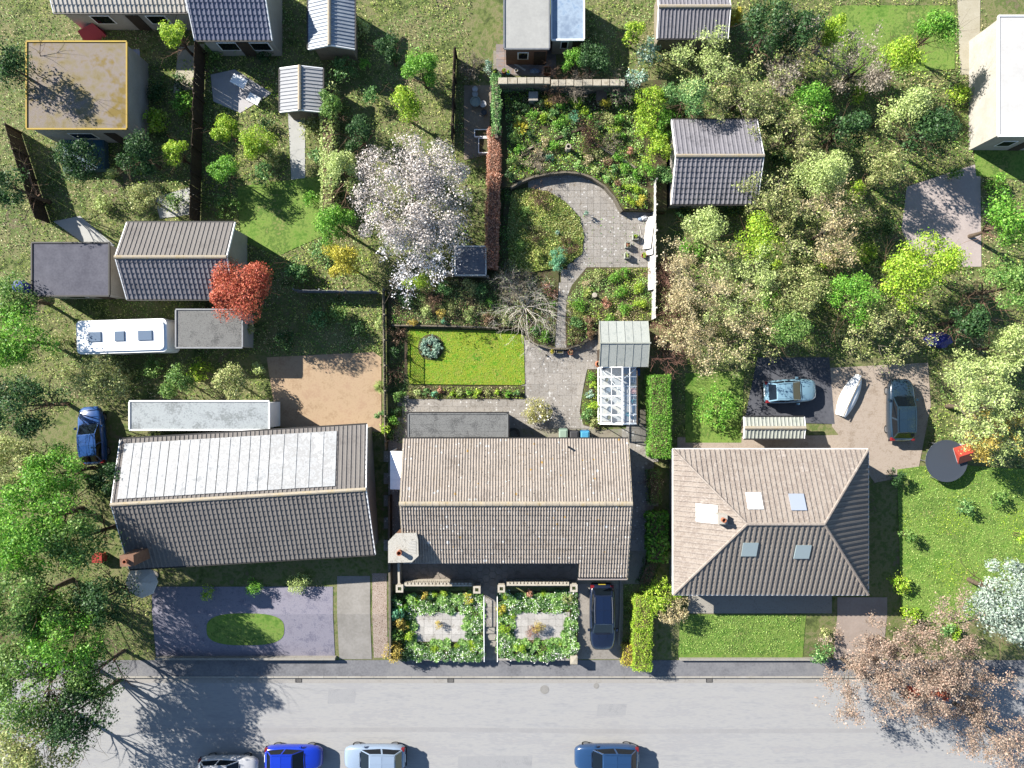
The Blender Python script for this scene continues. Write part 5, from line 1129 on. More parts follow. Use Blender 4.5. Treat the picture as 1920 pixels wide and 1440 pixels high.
lumpy('bag', .24, (1.1, .8), WH, t, 3); o = lumpy('bag_base', .17, (1, .8), mat('bag_blue', [C(120, 150, 190), C(190, 205, 220)], 8, .6), t, 5); o.location = (-.28, -.08, 0)
p = W(1198, 420, Z2 + .03); d = W(1207, 466, Z2 + .03) - p; t = thing('garden_cane', 'long pale cane lying on the patio beside the bag', 'cane', p); MB().tube([(0, 0, .025), (d.x, d.y, .025)], .02, 8).build('cane', M_woodw, t)
for px, py, pl, lb in ((1190, 446, 'lime', 'square pale planter with yellow green plant, beside the cane'), (1176, 461, 'copper', 'square pale planter with russet plant'), (1175, 481, 'pale', 'square pale planter with pale plant, beside the terracotta pot')):
    t = crate(px, py, .38, .38, .4, M_shedl, lb, Z2 + .035, 'planter', 'planter')
    pt, nn = blob(70, .16, .16, .25, 5, .08); pt[:, 2] += .3; obj('plant', fast_mesh('plant', leaf_verts(pt, nn, .07), 4, LEAF[pl]), t)
pot(1206, 480, .18, .38, M_terra, 'round terracotta pot with green plant next to the bleached fence', Z2 + .035, plant='lime')
pot(1035, 660, .19, .34, M_stone, 'pale round pot with yellow green plant at the curved wall', .035, plant='yellow')
pot(1069, 661, .2, .34, M_terra, 'eight sided brown pot at the curved wall', .035, seg=8, plant='brown')
crate(1049, 660, .5, .26, .32, M_conc, 'pale stone trough between the two pots at the curved wall', .035, 'planter', 'stone_trough')
pot(1024, 666, .06, .12, M_black, 'tiny black pot lying near the curved wall', .035, name='small_pot')
# trellis by the lawn
p = W(763, 640, .07); t = thing('trellis', 'diamond lattice trellis panel standing by the lawn beside the round bed', 'trellis', W(763, 703, 0), math.pi / 2)
Lt, ht = S(62), .95
for x0 in (0, Lt / 2, Lt): MB().box(x0 - .025, x0 + .025, -.025, .025, 0, ht + .05).build('post', M_woodd, t)
for z in (.25, ht): MB().bar((0, 0, z), (Lt, 0, z), .03, .05).build('rail', M_woodd, t)
for s in (-1, 1):
    for k in range(-4, 16):
        x0 = k * .2; a0, a1 = (x0, x0 + .7) if s > 0 else (x0 + .7, x0)
        pts = []
        za, zb = .25, ht
        xa, xb = a0, a1
        # clip to the panel
        def cl(xa, za, xb, zb):
            if xa > xb: xa, za, xb, zb = xb, zb, xa, za
            if xb <= 0 or xa >= Lt: return None
            if xa < 0: za += (zb - za) * (0 - xa) / (xb - xa); xa = 0
            if xb > Lt: zb = za + (zb - za) * (Lt - xa) / (xb - xa); xb = Lt
            return xa, za, xb, zb
        r_ = cl(xa, za, xb, zb)
        if r_ and r_[2] - r_[0] > .04: MB().bar((r_[0], s * .012, r_[1]), (r_[2], s * .012, r_[3]), .012, .028, (0, 1, 0)).build('lattice_strip', M_woodd, t)

# ------------------------------------------------------------------ neighbours: generic buildings
def ribbed(x0, x1, ya, yc, za, zc, pitch=.3, hr=.05, courses=0, sgn=1):
    """ribbed roof slope from eave (ya,za) to ridge (yc,zc) spanning x0..x1"""
    n = max(2, int(abs(x1 - x0) / pitch)); us = []; hs = []
    for k in range(n):
        for u, h_ in ((0, 0), (.3, 0), (.4, 1), (.6, 1), (.7, 0)): us.append(x0 + (x1 - x0) * (k + u) / n); hs.append(h_ * hr)
    us.append(x1); hs.append(0); m = len(us); C_ = max(1, courses); v = []; f = []; sl_ = math.hypot(yc - ya, zc - za)
    for c_ in range(C_):
        for q in (0, 1):
            s = (c_ + q) / C_; y = ya + (yc - ya) * s; z = za + (zc - za) * s + (.035 if (q == 0 and courses) else .0)
            v += [(u, y, z + h_) for u, h_ in zip(us, hs)]
        b = c_ * 2 * m
        for i in range(m - 1): f.append((b + i, b + i + 1, b + m + i + 1, b + m + i))
        if c_:
            for i in range(m - 1): f.append((b - m + i, b - m + i + 1, b + i + 1, b + i))
    return v, f
def ro(t, mb, name, mt, par=None, smooth=False): return mb.build(name, mt, par or t, smooth=smooth)
def windows(t, spots, mt=M_white):
    for x0, x1, y0, y1, z0, z1 in spots:
        w_ = MB().box(x0, x1, y0, y1, z0, z1).build('window', mt, t)
        dx, dy = (.0, .012) if abs(y1 - y0) < abs(x1 - x0) else (.012, .0); ix, iy = (.08, 0) if dy else (0, .08)
        MB().box(x0 + ix - dx, x1 - ix + dx, y0 + iy - dy, y1 - iy + dy, z0 + .08, z1 - .08).build('pane', M_glassd, w_)
def gable_house(name, label, px, py, Lx, back, front, ze, zr, rz, mr, mr2=None, wallmt=M_rend, pitch=.3, courses=12, cat='house', chim=None, wins=True, group=None):
    """ridge along local x, origin under the ridge middle; py/px give the ridge middle at zr"""
    q = W(px, py, zr); t = thing(name, label, cat, (q.x, q.y, zg(q.y)), rz, group); h = Lx / 2; pt_ = (zr - ze) / front; zb = zr - pt_ * back
    w0, w1, i = -front + .3, back - .3, .25; e0, e1 = ze + pt_ * .3 - .15, zb + pt_ * .3 - .15
    ro(t, MB().add([(-h + i, w0, -.2), (h - i, w0, -.2), (h - i, w1, -.2), (-h + i, w1, -.2), (-h + i, w0, e0), (h - i, w0, e0), (h - i, 0, zr - .15), (-h + i, 0, zr - .15), (h - i, w1, e1), (-h + i, w1, e1)],
       [(0, 3, 2, 1), (0, 1, 5, 4), (1, 2, 8, 6, 5), (2, 3, 9, 8), (3, 0, 4, 7, 9), (4, 5, 6, 7), (7, 6, 8, 9)]), 'wall', wallmt)
    r1 = ro(t, MB().add(*ribbed(-h, h, -front, 0, ze, zr, pitch, .045, courses)), 'roof_slope', mr); r2 = ro(t, MB().add(*[(lambda v, f: (v, [q_[::-1] for q_ in f]))(*ribbed(-h, h, back, 0, zb, zr, pitch, .045, courses))][0]), 'roof_slope', mr2 or mr)
    ro(t, MB().tube([(-h - .02, 0, zr), (h + .02, 0, zr)], .13, 8), 'ridge', M_ridge)
    for s in (-h, h): ro(t, MB().bar((s, -front, ze - .06), (s, 0, zr - .06), .06, .16).bar((s, back, zb - .06), (s, 0, zr - .06), .06, .16), 'bargeboard', M_white)
    for yy, zz in ((-front - .05, ze), (back + .05, zb)): ro(t, MB().bar((-h, yy, zz - .02), (h, yy, zz - .02), .1, .08), 'gutter', M_dark)
    if wins: windows(t, [(-h * .6, -h * .6 + 1.4, w0 - .04, w0 - .005, .9, 2.0), (h * .25, h * .25 + 1.4, w0 - .04, w0 - .005, .9, 2.0), (-h * .3, -h * .3 + 1.4, w1 + .005, w1 + .04, .9, 2.0)])
    if wins: ro(t, MB().box(-.2, .7, w0 - .05, w0 - .004, 0, 2.0), 'door', M_woodd)
    if chim:
        cx, cy, cw = chim; c_ = ro(t, MB().box(cx - cw, cx + cw, cy - cw * .8, cy + cw * .8, ze, zr + .7), 'chimney', M_brick); MB().lathe([(.13, 0), (.15, .3), (.11, .3), (.1, .05), (.01, .05)], 14, (cx, cy, zr + .7)).build('chimney_pot', M_terra, c_)
    return t
def flat_box(name, label, x0, y0, x1, y1, z, mt, cat='building', wallmt=M_rend, trim=M_white, rz=0.0, group=None, over=.12):
    a, b = W(x0, y1, z), W(x1, y0, z); c = (a + b) / 2; hx, hy = (b.x - a.x) / 2, (b.y - a.y) / 2; g_ = zg(c.y)
    t = thing(name, label, cat, (c.x, c.y, g_), rz, group); z -= g_
    ro(t, MB().box(-hx + over, hx - over, -hy + over, hy - over, -.1, z - .12), 'wall', wallmt); ro(t, MB().box(-hx, hx, -hy, hy, z - .119, z), 'roof', mt)
    if trim:
        for m_ in (MB().bar((-hx, -hy, z), (hx, -hy, z), .1, .12), MB().bar((-hx, hy, z), (hx, hy, z), .1, .12), MB().bar((-hx, -hy + .05, z), (-hx, hy - .05, z), .1, .12), MB().bar((hx, -hy + .05, z), (hx, hy - .05, z), .1, .12)): ro(t, m_, 'roof_edge', trim)
    windows(t, [(-hx * .4, hx * .1, -hy + over - .03, -hy + over - .004, .9, min(1.9, z - .3))]); ro(t, MB().box(hx * .35, hx * .35 + .8, -hy + over - .04, -hy + over - .004, 0, min(1.95, z - .25)), 'door', M_woodd)
    return t
def small_shed(name, label, x0, y0, x1, y1, ze, zr, mt, cat='shed', wallmt=M_wood, rz=0.0, group=None, pitch=.25):
    a, b = W(x0, y1, ze), W(x1, y0, ze); c = (a + b) / 2; hx, hy = (b.x - a.x) / 2, (b.y - a.y) / 2; swap = hy > hx
    q = c.copy(); q.z = zr; t = gable_house.__wrapped__ if False else None
    px_, py_ = 960 + c.x / (H - zr) * F, 720 - c.y / (H - zr) * F
    return gable_house(name, label, px_, py_, 2 * (hy if swap else hx), (hx if swap else hy), (hx if swap else hy), ze, zr, rz + (math.pi / 2 if swap else 0), mt, None, wallmt, pitch, 0, cat, None, False, group)

M_grt = mat('grey_tiles', [C(138, 132, 128), C(155, 149, 144), C(146, 140, 136)], .8, .9, .3, 30)
M_beige = mat('beige_tiles', [C(178, 164, 152), C(198, 186, 175), C(170, 156, 145), C(204, 192, 182)], 1.0, .9, .3, 30)
M_slate = mat('slate_roof', [C(130, 128, 134), C(158, 155, 162), C(145, 143, 148)], .8, .85, .2, 20)
# left neighbour
lh = gable_house('neighbour_bungalow', 'neighbour bungalow with grey front slope and white panelled back slope', 447, 932, S(480, 4.4), 4.2, 4.7, 2.6, 4.3, .06, M_grt, M_grt, M_rend, .3, 13, chim=(-7.2, -3.6, .45))
for k, (x0, x1) in enumerate(((-8.0, -4.95), (-4.9, -1.55), (-1.5, 1.9), (1.95, 6.4))):
    pz = lambda y: 4.3 - (1.7 / 4.7) * y + .12
    MB().add([(x0, .35, pz(.35)), (x1, .35, pz(.35)), (x1, 3.9, pz(3.9)), (x0, 3.9, pz(3.9)), (x0, .35, pz(.35) - .1), (x1, .35, pz(.35) - .1), (x1, 3.9, pz(3.9) - .1), (x0, 3.9, pz(3.9) - .1)], [(3, 2, 1, 0), (4, 5, 6, 7), (0, 1, 5, 4), (1, 2, 6, 5), (2, 3, 7, 6), (3, 0, 4, 7)]).build('white_roof_panel', mat('pale_roof_sheet', [C(178, 180, 182), C(212, 214, 216), C(188, 188, 188), C(222, 224, 226)], .5, .7, rand=.06, con=(.4, .6)), lh)
    for q_ in range(1, 5):
        xx = x0 + (x1 - x0) * q_ / 5; MB().bar((xx, .36, pz(.36) + .015), (xx, 3.89, pz(3.89) + .015), .05, .03).build('sheet_seam', mat('pale_roof_sheet', []), lh)
flat_box('conservatory', 'pale glazed flat roofed extension behind the white panelled bungalow', 243, 752, 505, 806, 2.6, mat('pale_polycarbonate', [C(175, 182, 184), C(205, 212, 212), C(190, 196, 198), C(160, 166, 165)], .9, .4, con=(.4, .6)), trim=M_white, wallmt=M_white)
for px, py, w_, d_, lb, m_ in ((290, 1078, 1.9, 1.2, 'cream garden parasol canopy by the front of the white panelled bungalow', M_woodw),):
    p = G(px, py); t = thing('parasol', lb, 'parasol', p); MB().tube([(0, 0, 0), (0, 0, 2.0)], .03, 8).build('pole', M_metal, t)
    MB().lathe([(1.15, 1.75), (1.1, 1.8), (.05, 2.15), (.01, 2.17)], 8).build('canopy', m_, t); MB().lathe([(.3, 0), (.28, .08), (.01, .1)], 14).build('base', M_conc, t)
p = G(192, 1043); t = thing('storage_box', 'small red storage box at the corner of the white panelled bungalow', 'box', p); MB().box(-.35, .35, -.3, .3, 0, .6).build('box', mat('red_plastic', [C(190, 70, 60)], rough=.5), t); MB().box(-.38, .38, -.33, .33, .601, .68, .03).build('lid', mat('red_plastic', []), t)
ovp = [G(460 + 73 * abs(math.cos(a)) ** .7 * (1 if math.cos(a) > 0 else -1), 1180 + 30 * abs(math.sin(a)) ** .7 * (1 if math.sin(a) > 0 else -1), .02) for a in [k * math.pi / 16 for k in range(32)]]
struct(obj('oval_lawn', from_py('oval_lawn', [(p_.x, p_.y, zg(p_.y) + .02) for p_ in ovp] + [(sum(p_.x for p_ in ovp) / 32, sum(p_.y for p_ in ovp) / 32, zg(sum(p_.y for p_ in ovp) / 32) + .02)], [((k + 1) % 32, k, 32) for k in range(32)], M_lawng)))
for x, y, r, pl, lb in ((395, 1108, 14, 'lime', 'smallest lime clipped bush in front of the white panelled bungalow'), (480, 1100, 19, 'bright', 'bright green clipped bush in front of the white panelled bungalow'), (565, 1090, 24, 'pale', 'largest and palest bush in front of the white panelled bungalow')):
    shrub(x, y, r, .9, pl, None, lb, leaf=.11)
wall_run('front_wall', [(290, 1236), (628, 1236)], -.7, -.1, .15, M_conc, 'low pale wall along the mauve forecourt of the white panelled bungalow')
# tan patio behind left neighbour, caravan, garage, upper left houses
sheet('neighbour_patio', pxpoly([(500, 670), (700, 660), (715, 670), (715, 810), (520, 800)], .006), .006, mat('tan_paving', [C(190, 160, 128), C(212, 184, 150), C(200, 168, 138)], .8, .9))
def rounded_box(mb, hx, hy, z0, z1, r=.25):
    pl = []
    for sx, sy, a0 in ((1, 1, 0), (-1, 1, 90), (-1, -1, 180), (1, -1, 270)):
        for k in range(4): a = math.radians(a0 + k * 30); pl.append((sx * (hx - r) + math.cos(a) * r, sy * (hy - r) + math.sin(a) * r))
    return mb.prism(pl, z0, z1)
p = W(240, 632, 1.5); p.z = 0; t = thing('caravan', 'white touring caravan standing beside a grey flat garage', 'caravan', p, .03)
rounded_box(MB(), 3.1, 1.15, .45, 2.3, .3).build('body', M_white, t); rounded_box(MB(), 2.95, 1.0, 2.301, 2.42, .3).build('roof', M_white, t)
for x0, x1 in ((-.4, .3), (1.2, 2.2), (-2.2, -1.3)): MB().box(x0, x1, -.35, .35, 2.421, 2.5, .03).build('roof_light', mat('caravan_rooflight', [C(130, 150, 175)], rough=.3), t)
MB().box(-1.9, -.5, -1.165, -1.15, 1.2, 1.8).build('window', M_glassd, t); MB().box(.9, 2.2, -1.165, -1.15, 1.2, 1.8).build('window', M_glassd, t); MB().box(0, .65, -1.165, -1.15, .5, 2.1).build('door', M_rend, t)
for sy in (-1.05, .9): MB().tube([(-.1, sy, .32), (-.1, sy + .15, .32)], .32, 18).build('wheel', M_tyre, t)
MB().bar((-3.0, 0, .5), (-4.1, 0, .45), .1).build('drawbar', M_metal, t); MB().tube([(-3.9, 0, 0), (-3.9, 0, .5)], .05, 8).build('jockey_wheel', M_tyre, t)
flat_box('garage', 'grey flat roofed garage behind the white caravan', 330, 580, 455, 652, 2.3, M_felt, 'garage', M_rend, M_metal)
gable_house('neighbour_house', 'grey roofed house beneath the orange red leaved tree', 320, 482, S(210, 4.5), 2.6, 2.6, 2.9, 4.3, .0, M_slate, M_grt, M_rend, .3, 8)
flat_box('garage', 'dark slate flat roofed building beside the grey roofed house', 60, 455, 205, 555, 2.6, mat('dark_felt', [C(95, 95, 108), C(118, 118, 130)], .8, .9), 'garage', M_rend, M_dark)
p = W(52, 540, 0); t = thing('water_butt', 'bright blue round water butt beside the dark slate flat roof', 'water butt', p); MB().lathe([(.36, 0), (.45, .5), (.4, .95), (.38, 1.0), (.02, 1.02)], 20).build('barrel', mat('butt_blue', [C(25, 50, 190)], rough=.4), t); MB().lathe([(.41, 1.0), (.4, 1.05), (.02, 1.08)], 20).build('lid', mat('butt_blue', []), t)
flat_box('flat_roofed_house', 'large flat roofed building with mossy brown roof and yellow edge', 50, 78, 238, 242, 3.0, mat('mossy_flat_roof', [C(140, 122, 60), C(158, 144, 112), C(162, 150, 142), C(150, 128, 62)], .2, .9, .3), 'house', M_rend, mat('ochre_edge', [C(222, 190, 70), C(205, 172, 90)], .4, .8))
p = W(175, 64, 0); t = thing('bouncy_tent', 'small red pop up tent behind the mossy flat roofed building', 'tent', p, .5)
MB().add([(-.8, -.6, 0), (.8, -.6, 0), (.8, .6, 0), (-.8, .6, 0), (-.6, 0, 1.0), (.6, 0, 1.0)], [(0, 1, 5, 4), (2, 3, 4, 5), (1, 2, 5), (3, 0, 4), (0, 3, 2, 1)]).build('canvas', mat('tent_red', [C(225, 85, 105)], rough=.6), t)
MB().add([(.81, -.25, .02), (.81, .25, .02), (.66, 0, .75)], [(0, 1, 2)]).build('door_flap', mat('tent_flap', [C(240, 150, 160)], rough=.6), t)
gable_house('neighbour_house', 'pale cream roofed house behind the mossy flat roofed building', 200, -98, S(260, 4.5), 3.4, 3.4, 2.9, 4.5, 0, mat('cream_roof', [C(225, 215, 200), C(238, 232, 222)], .8, .8), None, M_rend, .3, 8)
gable_house('neighbour_house', 'blue grey roofed house with the dark fence at its corner', 420, -20, S(150, 4.5), 2.6, 2.6, 2.9, 4.4, 0, mat('bluegrey_roof', [C(128, 132, 158), C(145, 150, 170)], .8, .8), None, M_rend, .3, 8)
small_shed('garden_shed', 'white and blue roofed shed behind the pale grey roofed shed', 578, -10, 665, 92, 2.2, 2.8, mat('white_blue_roof', [C(205, 215, 225), C(170, 180, 195)], .5, .6))
small_shed('garden_shed', 'pale grey roofed shed at the end of a straight garden path', 525, 128, 605, 210, 2.1, 2.5, mat('pale_grey_roof', [C(192, 194, 198), C(205, 207, 210)], .8, .8))
sheet('garden_path', pxpoly([(540, 212), (572, 212), (572, 360), (548, 370)], .006), .006, mat('pale_path', [C(205, 205, 200), C(220, 220, 215)], 1, .9))
sheet('garden_patio', pxpoly([(395, 140), (440, 130), (510, 175), (450, 212), (400, 190)], .006), .006, mat('white_paving', [C(228, 224, 226), C(214, 210, 210)], 1, .9))
sheet('garden_lawn', pxpoly([(445, 350), (600, 330), (610, 440), (520, 480), (450, 450)], .006), .006, M_lawng)
sheet('garden_path', pxpoly([(100, 415), (150, 405), (215, 460), (190, 480)], .006), .006, mat('pale_path', []))
board_fence((385, 100), (375, 420), 1.7, 'tall dark fence between the pool garden and the white paved garden', mt=M_woodd, bw=.3)
board_fence((855, 110), (850, 275), 1.7, 'dark fence beside the drums and cold frames', mt=M_woodd, bw=.3)
board_fence((40, 250), (95, 420), 1.7, 'short dark fence beside the pool', mt=M_woodd, bw=.3)
board_fence((560, 548), (712, 550), 1.2, 'pale grey fence meeting the weathered board fence', mt=M_metal, bw=.2)
# top neighbours
flat_box('outbuilding', 'pale grey flat roofed outbuilding beyond the stone back wall', 945, -20, 1030, 92, 2.6, mat('pale_flat_roof', [C(190, 190, 186), C(205, 205, 200)], .7, .9), 'building', M_brick, M_metal)
flat_box('outbuilding', 'blue and white roofed outbuilding touching the pale grey outbuilding', 1034, -30, 1095, 75, 2.3, mat('bluewhite_roof', [C(120, 155, 195), C(185, 205, 225), C(150, 170, 195)], .35, .6), 'building', M_rend, M_white)
small_shed('garden_shed', 'grey roofed shed with a yellow bush at its corner', 1232, -30, 1365, 72, 2.2, 2.8, M_slate)
sheet('rear_patio', pxpoly([(925, 95), (1040, 95), (1040, 144), (925, 140)], .006), .006, M_joint)
rp = bpy.data.objects['rear_patio']; slab_field(rp, [(930, 97), (1036, 97), (1036, 140), (930, 140)], .03, .62, .55, mt=mat('mauve_slab', [C(150, 142, 142), C(168, 160, 158), C(178, 150, 132)], .9, .9, rand=.12))
t = crate(1026, 136, .48, .48, .45, M_terra, 'square terracotta planter on the patio behind the stone wall', .03, 'planter', 'planter')
p0, p1 = W(1012, 88, .05), W(1011, 122, .05); t = thing('ladder', 'aluminium ladder lying on the patio behind the stone wall', 'ladder', p0)
for dx in (-.2, .2): MB().bar((dx, 0, .03), (dx, p1.y - p0.y, .03), .035, .05).build('stile', M_metal, t)
for k in range(7): MB().bar((-.19, (p1.y - p0.y) * (k + .5) / 7, .03), (.19, (p1.y - p0.y) * (k + .5) / 7, .03), .03).build('rung', M_metal, t)
p = W(975, 126, .04); t = thing('plank', 'short white plank lying askew on the rear patio', 'plank', p, -.55); MB().box(-.45, .45, -.06, .06, 0, .04).build('plank', M_woodw, t)
p = W(1003, 134, .04); t = thing('folded_sheet', 'crumpled blue and white sheet against the stone back wall', 'sheet', p); lumpy('cloth', .3, (1.2, .6), mat('bag_blue', []), t, 9, .35)
for k, (px, py, r, m_, lb) in enumerate(((953, 139, .14, TQ, 'small turquoise pot behind the stone wall'), (945, 136, .16, M_terra, 'small terracotta pot beside the turquoise pot'), (968, 135, .12, WH, 'small white pot behind the stone wall'), (929, 138, .2, BG, 'dark blue grey pot at the ivy end of the stone wall'))): pot(px, py, r, .3, m_, lb, .03 if px > 930 else 0, plant=None if k == 2 else 'lime')
shrub(915, 130, 14, .9, 'silver', 0, 'grey green shrub at the ivy end of the stone back wall'); shrub(885, 135, 20, .8, 'grey', 0, 'bare grey shrub beyond the ivy end of the back wall', kind='twig')
for px, py, r, m_, lb in ((891, 170, .2, WH, 'small white round lid behind the ivy wall'), (891, 179, .22, mat('pale_lid', [C(205, 210, 210)], rough=.5), 'pale round lid overlapping the small white lid'), (892, 194, .38, mat('greygreen_lid', [C(168, 182, 175)], rough=.5), 'large grey green round drum behind the ivy wall'), (906, 198, .24, WH, 'white crumpled sack beside the ivy wall'), (908, 213, .21, mat('dark_ball', [C(70, 74, 80)], rough=.3), 'dark round tub beside the ivy wall')):
    pot(px, py, r, .4 if r > .3 else .3, m_, lb, 0, soil=False, name='drum', cat='drum')
for px, py, lx, ly, lb in ((902, 252, .95, .55, 'white cold frame divided in two beside the beech hedge'), (907, 275, .75, 1.1, 'white edged raised bed below the cold frame')):
    crate(px, py, lx, ly, .3, M_white, lb, 0, 'cold frame', 'cold_frame', tw=.05)
cover('neighbour_allotment', [(880, 290), (912, 290), (905, 470), (880, 470)], 0, [('grassg', 2), ('mid', 1)], 'green weeds beside the beech hedge on the neighbour side', h=.12, dens=140, leaf=.1)
sheet('bare_ground', pxpoly([(870, 160), (922, 160), (915, 290), (870, 300)], .006), .006, mat('bare_earth', [C(160, 145, 125), C(185, 170, 150)], .8, .95))
# neighbour deck roof under the blossom tree
flat_box('garden_store', 'grey felt roofed garden store beside the beech hedge', 853, 462, 911, 516, 1.5, mat('store_felt', [C(128, 128, 136), C(145, 145, 150)], 1, .9), 'shed', M_wood, M_woodw)
p = W(866, 521, 1.0); t = thing('timber_beam', 'long weathered beam along the ivy side of the garden store', 'beam', W(820, 521, 0)); d = W(918, 523, 0) - W(820, 521, 0)
MB().bar((0, 0, 1.2), (d.x, d.y, 1.2), .14, .16).build('beam', M_wood, t)
for k in (0.02, .5, .98): MB().box(d.x * k - .06, d.x * k + .06, d.y * k - .06, d.y * k + .06, 0, 1.12).build('post', M_wood, t)
tree(772, 372, 138, 5.2, 'blossom', 'large pale blossom tree spreading beside the beech hedge garden', leaf=.13, dens=95, twig=M_twig, cr=.75)
tree(785, 465, 62, 4.0, 'blossom2', 'white blossoming tree beside the grey garden store', leaf=.13, dens=90, bare=True, kids=4, twig=M_twig)
# right neighbour: hipped house
def hip_house(name, label, x0, y0, x1, y1, ze, zr, rl, rr, mt, mt2):
    a, b = W(x0, y1, ze), W(x1, y0, ze); c = (a + b) / 2; hx, hy = (b.x - a.x) / 2, (b.y - a.y) / 2; g_ = 0
    t = thing(name, label, 'house', (c.x, c.y, 0)); A, B = W(*rl, zr) - c, W(*rr, zr) - c; A.z = B.z = zr; ry_ = (A.y + B.y) / 2; A.y = B.y = ry_
    ro(t, MB().box(-hx + .35, hx - .35, -hy + .35, hy - .35, -.3, ze - .1), 'wall', M_rend)
    k = [Vector((-hx, -hy, ze)), Vector((hx, -hy, ze)), Vector((hx, hy, ze)), Vector((-hx, hy, ze))]
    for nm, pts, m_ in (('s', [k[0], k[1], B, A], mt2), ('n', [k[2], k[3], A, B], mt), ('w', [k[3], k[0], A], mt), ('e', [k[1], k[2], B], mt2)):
        # courses: stepped strips from eave to top
        nC = 16; mb = MB(); e0, e1 = pts[0], pts[1]; t0, t1 = (pts[3], pts[2]) if len(pts) == 4 else (pts[2], pts[2])
        for q in range(nC):
            s0, s1 = q / nC, (q + 1) / nC; L0, R0 = e0.lerp(t0, s0), e1.lerp(t1, s0); L1, R1 = e0.lerp(t0, s1), e1.lerp(t1, s1); up = Vector((0, 0, .04))
            mb.add([L0 + up, R0 + up, R1, L1, L0, R0], [(0, 1, 2, 3), (4, 5, 1, 0)])
        ro(t, mb, 'roof_slope', m_)
    def tend_x(x): return max(0, min(1, (x + hx) / (A.x + hx), (hx - x) / (hx - B.x)))
    def tend_y(y): return max(0, min((y + hy) / (ry_ + hy), (hy - y) / (hy - ry_)))
    for nm, m_ in (('s', mt2), ('n', mt), ('w', mt), ('e', mt2)):
        mb = MB(); L_r = 2 * (hx if nm in 'sn' else hy); nn_ = int(L_r / .34)
        for q in range(1, nn_):
            c_ = -L_r / 2 + L_r * q / nn_; te = (tend_x if nm in 'sn' else tend_y)(c_)
            if te < .04: continue
            if nm == 's': e0, e1 = Vector((c_, -hy, ze)), Vector((c_, ry_, zr))
            elif nm == 'n': e0, e1 = Vector((c_, hy, ze)), Vector((c_, ry_, zr))
            elif nm == 'w': e0, e1 = Vector((-hx, c_, ze)), Vector((A.x, c_, zr))
            else: e0, e1 = Vector((hx, c_, ze)), Vector((B.x, c_, zr))
            mb.bar(e0 + Vector((0, 0, .05)), e0.lerp(e1, te) + Vector((0, 0, .05)), .13, .06)
        o_ = ro(t, mb, 'tile_rolls', m_); o_['kind'] = 'stuff'
    for p_ in k:
        e_ = A if (p_ - A).length < (p_ - B).length else B
        ro(t, MB().tube([p_ + Vector((0, 0, .03)), e_ + Vector((0, 0, .05))], .09, 6), 'hip_ridge', mt)
    ro(t, MB().tube([A + Vector((0, 0, .05)), B + Vector((0, 0, .05))], .11, 6), 'ridge', mt)
    for a_, b_ in ((k[0], k[1]), (k[1], k[2]), (k[2], k[3]), (k[3], k[0])): ro(t, MB().bar(a_ - Vector((0, 0, .05)), b_ - Vector((0, 0, .05)), .1, .1), 'gutter', M_white)
    windows(t, [(-hx * .6, -hx * .6 + 1.6, -hy + .3, -hy + .345, .9, 2.1), (hx * .2, hx * .2 + 1.6, -hy + .3, -hy + .345, .9, 2.1)]); ro(t, MB().box(-.3, .6, -hy + .3, -hy + .346, 0, 2.05), 'door', M_white)
    return t, c, A, B, hx, hy
hh, hcn, RA, RB, hhx, hhy = hip_house('neighbour_bungalow', 'neighbour bungalow with beige hipped roof and four skylights', 1262, 842, 1628, 1115, 2.55, 5.0, (1400, 985), (1545, 980), M_beige, mat('beige_tiles_shaded', [C(165, 155, 146), C(180, 170, 160)], .7, .9, .3))  # south and east slopes use a darker tile copy, their shade painted in
def roof_z(lx, ly):
    zs = []
    zs.append(2.55 + (ly + hhy) / (RA.y + hhy) * 2.45); zs.append(2.55 + (hhy - ly) / (hhy - RA.y) * 2.45)
    zs.append(2.55 + (lx + hhx) / (RA.x + hhx) * 2.45); zs.append(2.55 + (hhx - lx) / (hhx - RB.x) * 2.45); return min(zs)
for px, py, w_, m_ in ((1413, 938, .5, M_white), (1493, 940, .5, mat('skylight_blue', [C(190, 200, 220)], rough=.2)), (1405, 1030, .5, mat('skylight_pale', [C(195, 212, 215)], rough=.2)), (1505, 1035, .5, mat('skylight_pale', [])), (1328, 965, .6, M_white)):
    q = W(px, py, 4.2) - hcn; s = .15; z00 = [roof_z(q.x + a, q.y + b) + s for a, b in ((-w_, -w_), (w_, -w_), (w_, w_), (-w_, w_))]
    vs = [(q.x + a, q.y + b, z) for (a, b), z in zip(((-w_, -w_), (w_, -w_), (w_, w_), (-w_, w_)), z00)]
    sk = MB().add(vs + [(a, b, z - .2) for a, b, z in vs], [(0, 1, 2, 3), (0, 4, 5, 1), (1, 5, 6, 2), (2, 6, 7, 3), (3, 7, 4, 0)]).build('skylight', m_, hh)
q = W(1352, 972, 4.6) - hcn; cz = roof_z(q.x, q.y); ch_ = MB().box(q.x - .3, q.x + .3, q.y - .3, q.y + .3, cz - .5, cz + .9).build('chimney', M_rend, hh); MB().lathe([(.15, 0), (.16, .3), (.12, .3), (.1, .05), (.01, .05)], 14, (q.x, q.y, cz + .9)).build('chimney_pot', M_terra, ch_)
ramp_sheet('front_patio', [(1290, 1108), (1560, 1150)], .002, M_conc)
ramp_sheet('front_lawn', [(1275, 1152), (1505, 1233)], .004, M_lawng); cover('front_lawn_grass', [(1278, 1152), (1503, 1152), (1503, 1231), (1278, 1231)], None, [('grassg', 1)], 'short green grass of the hipped bungalow front lawn', h=.04, leaf=.075, dens=150, clump=False, cat='grass')
ramp_sheet('neighbour_driveway', [(1570, 1120), (1655, 1236)], .004, mat('pinkish_drive', [C(188, 170, 158), C(205, 188, 176)], .7, .9))
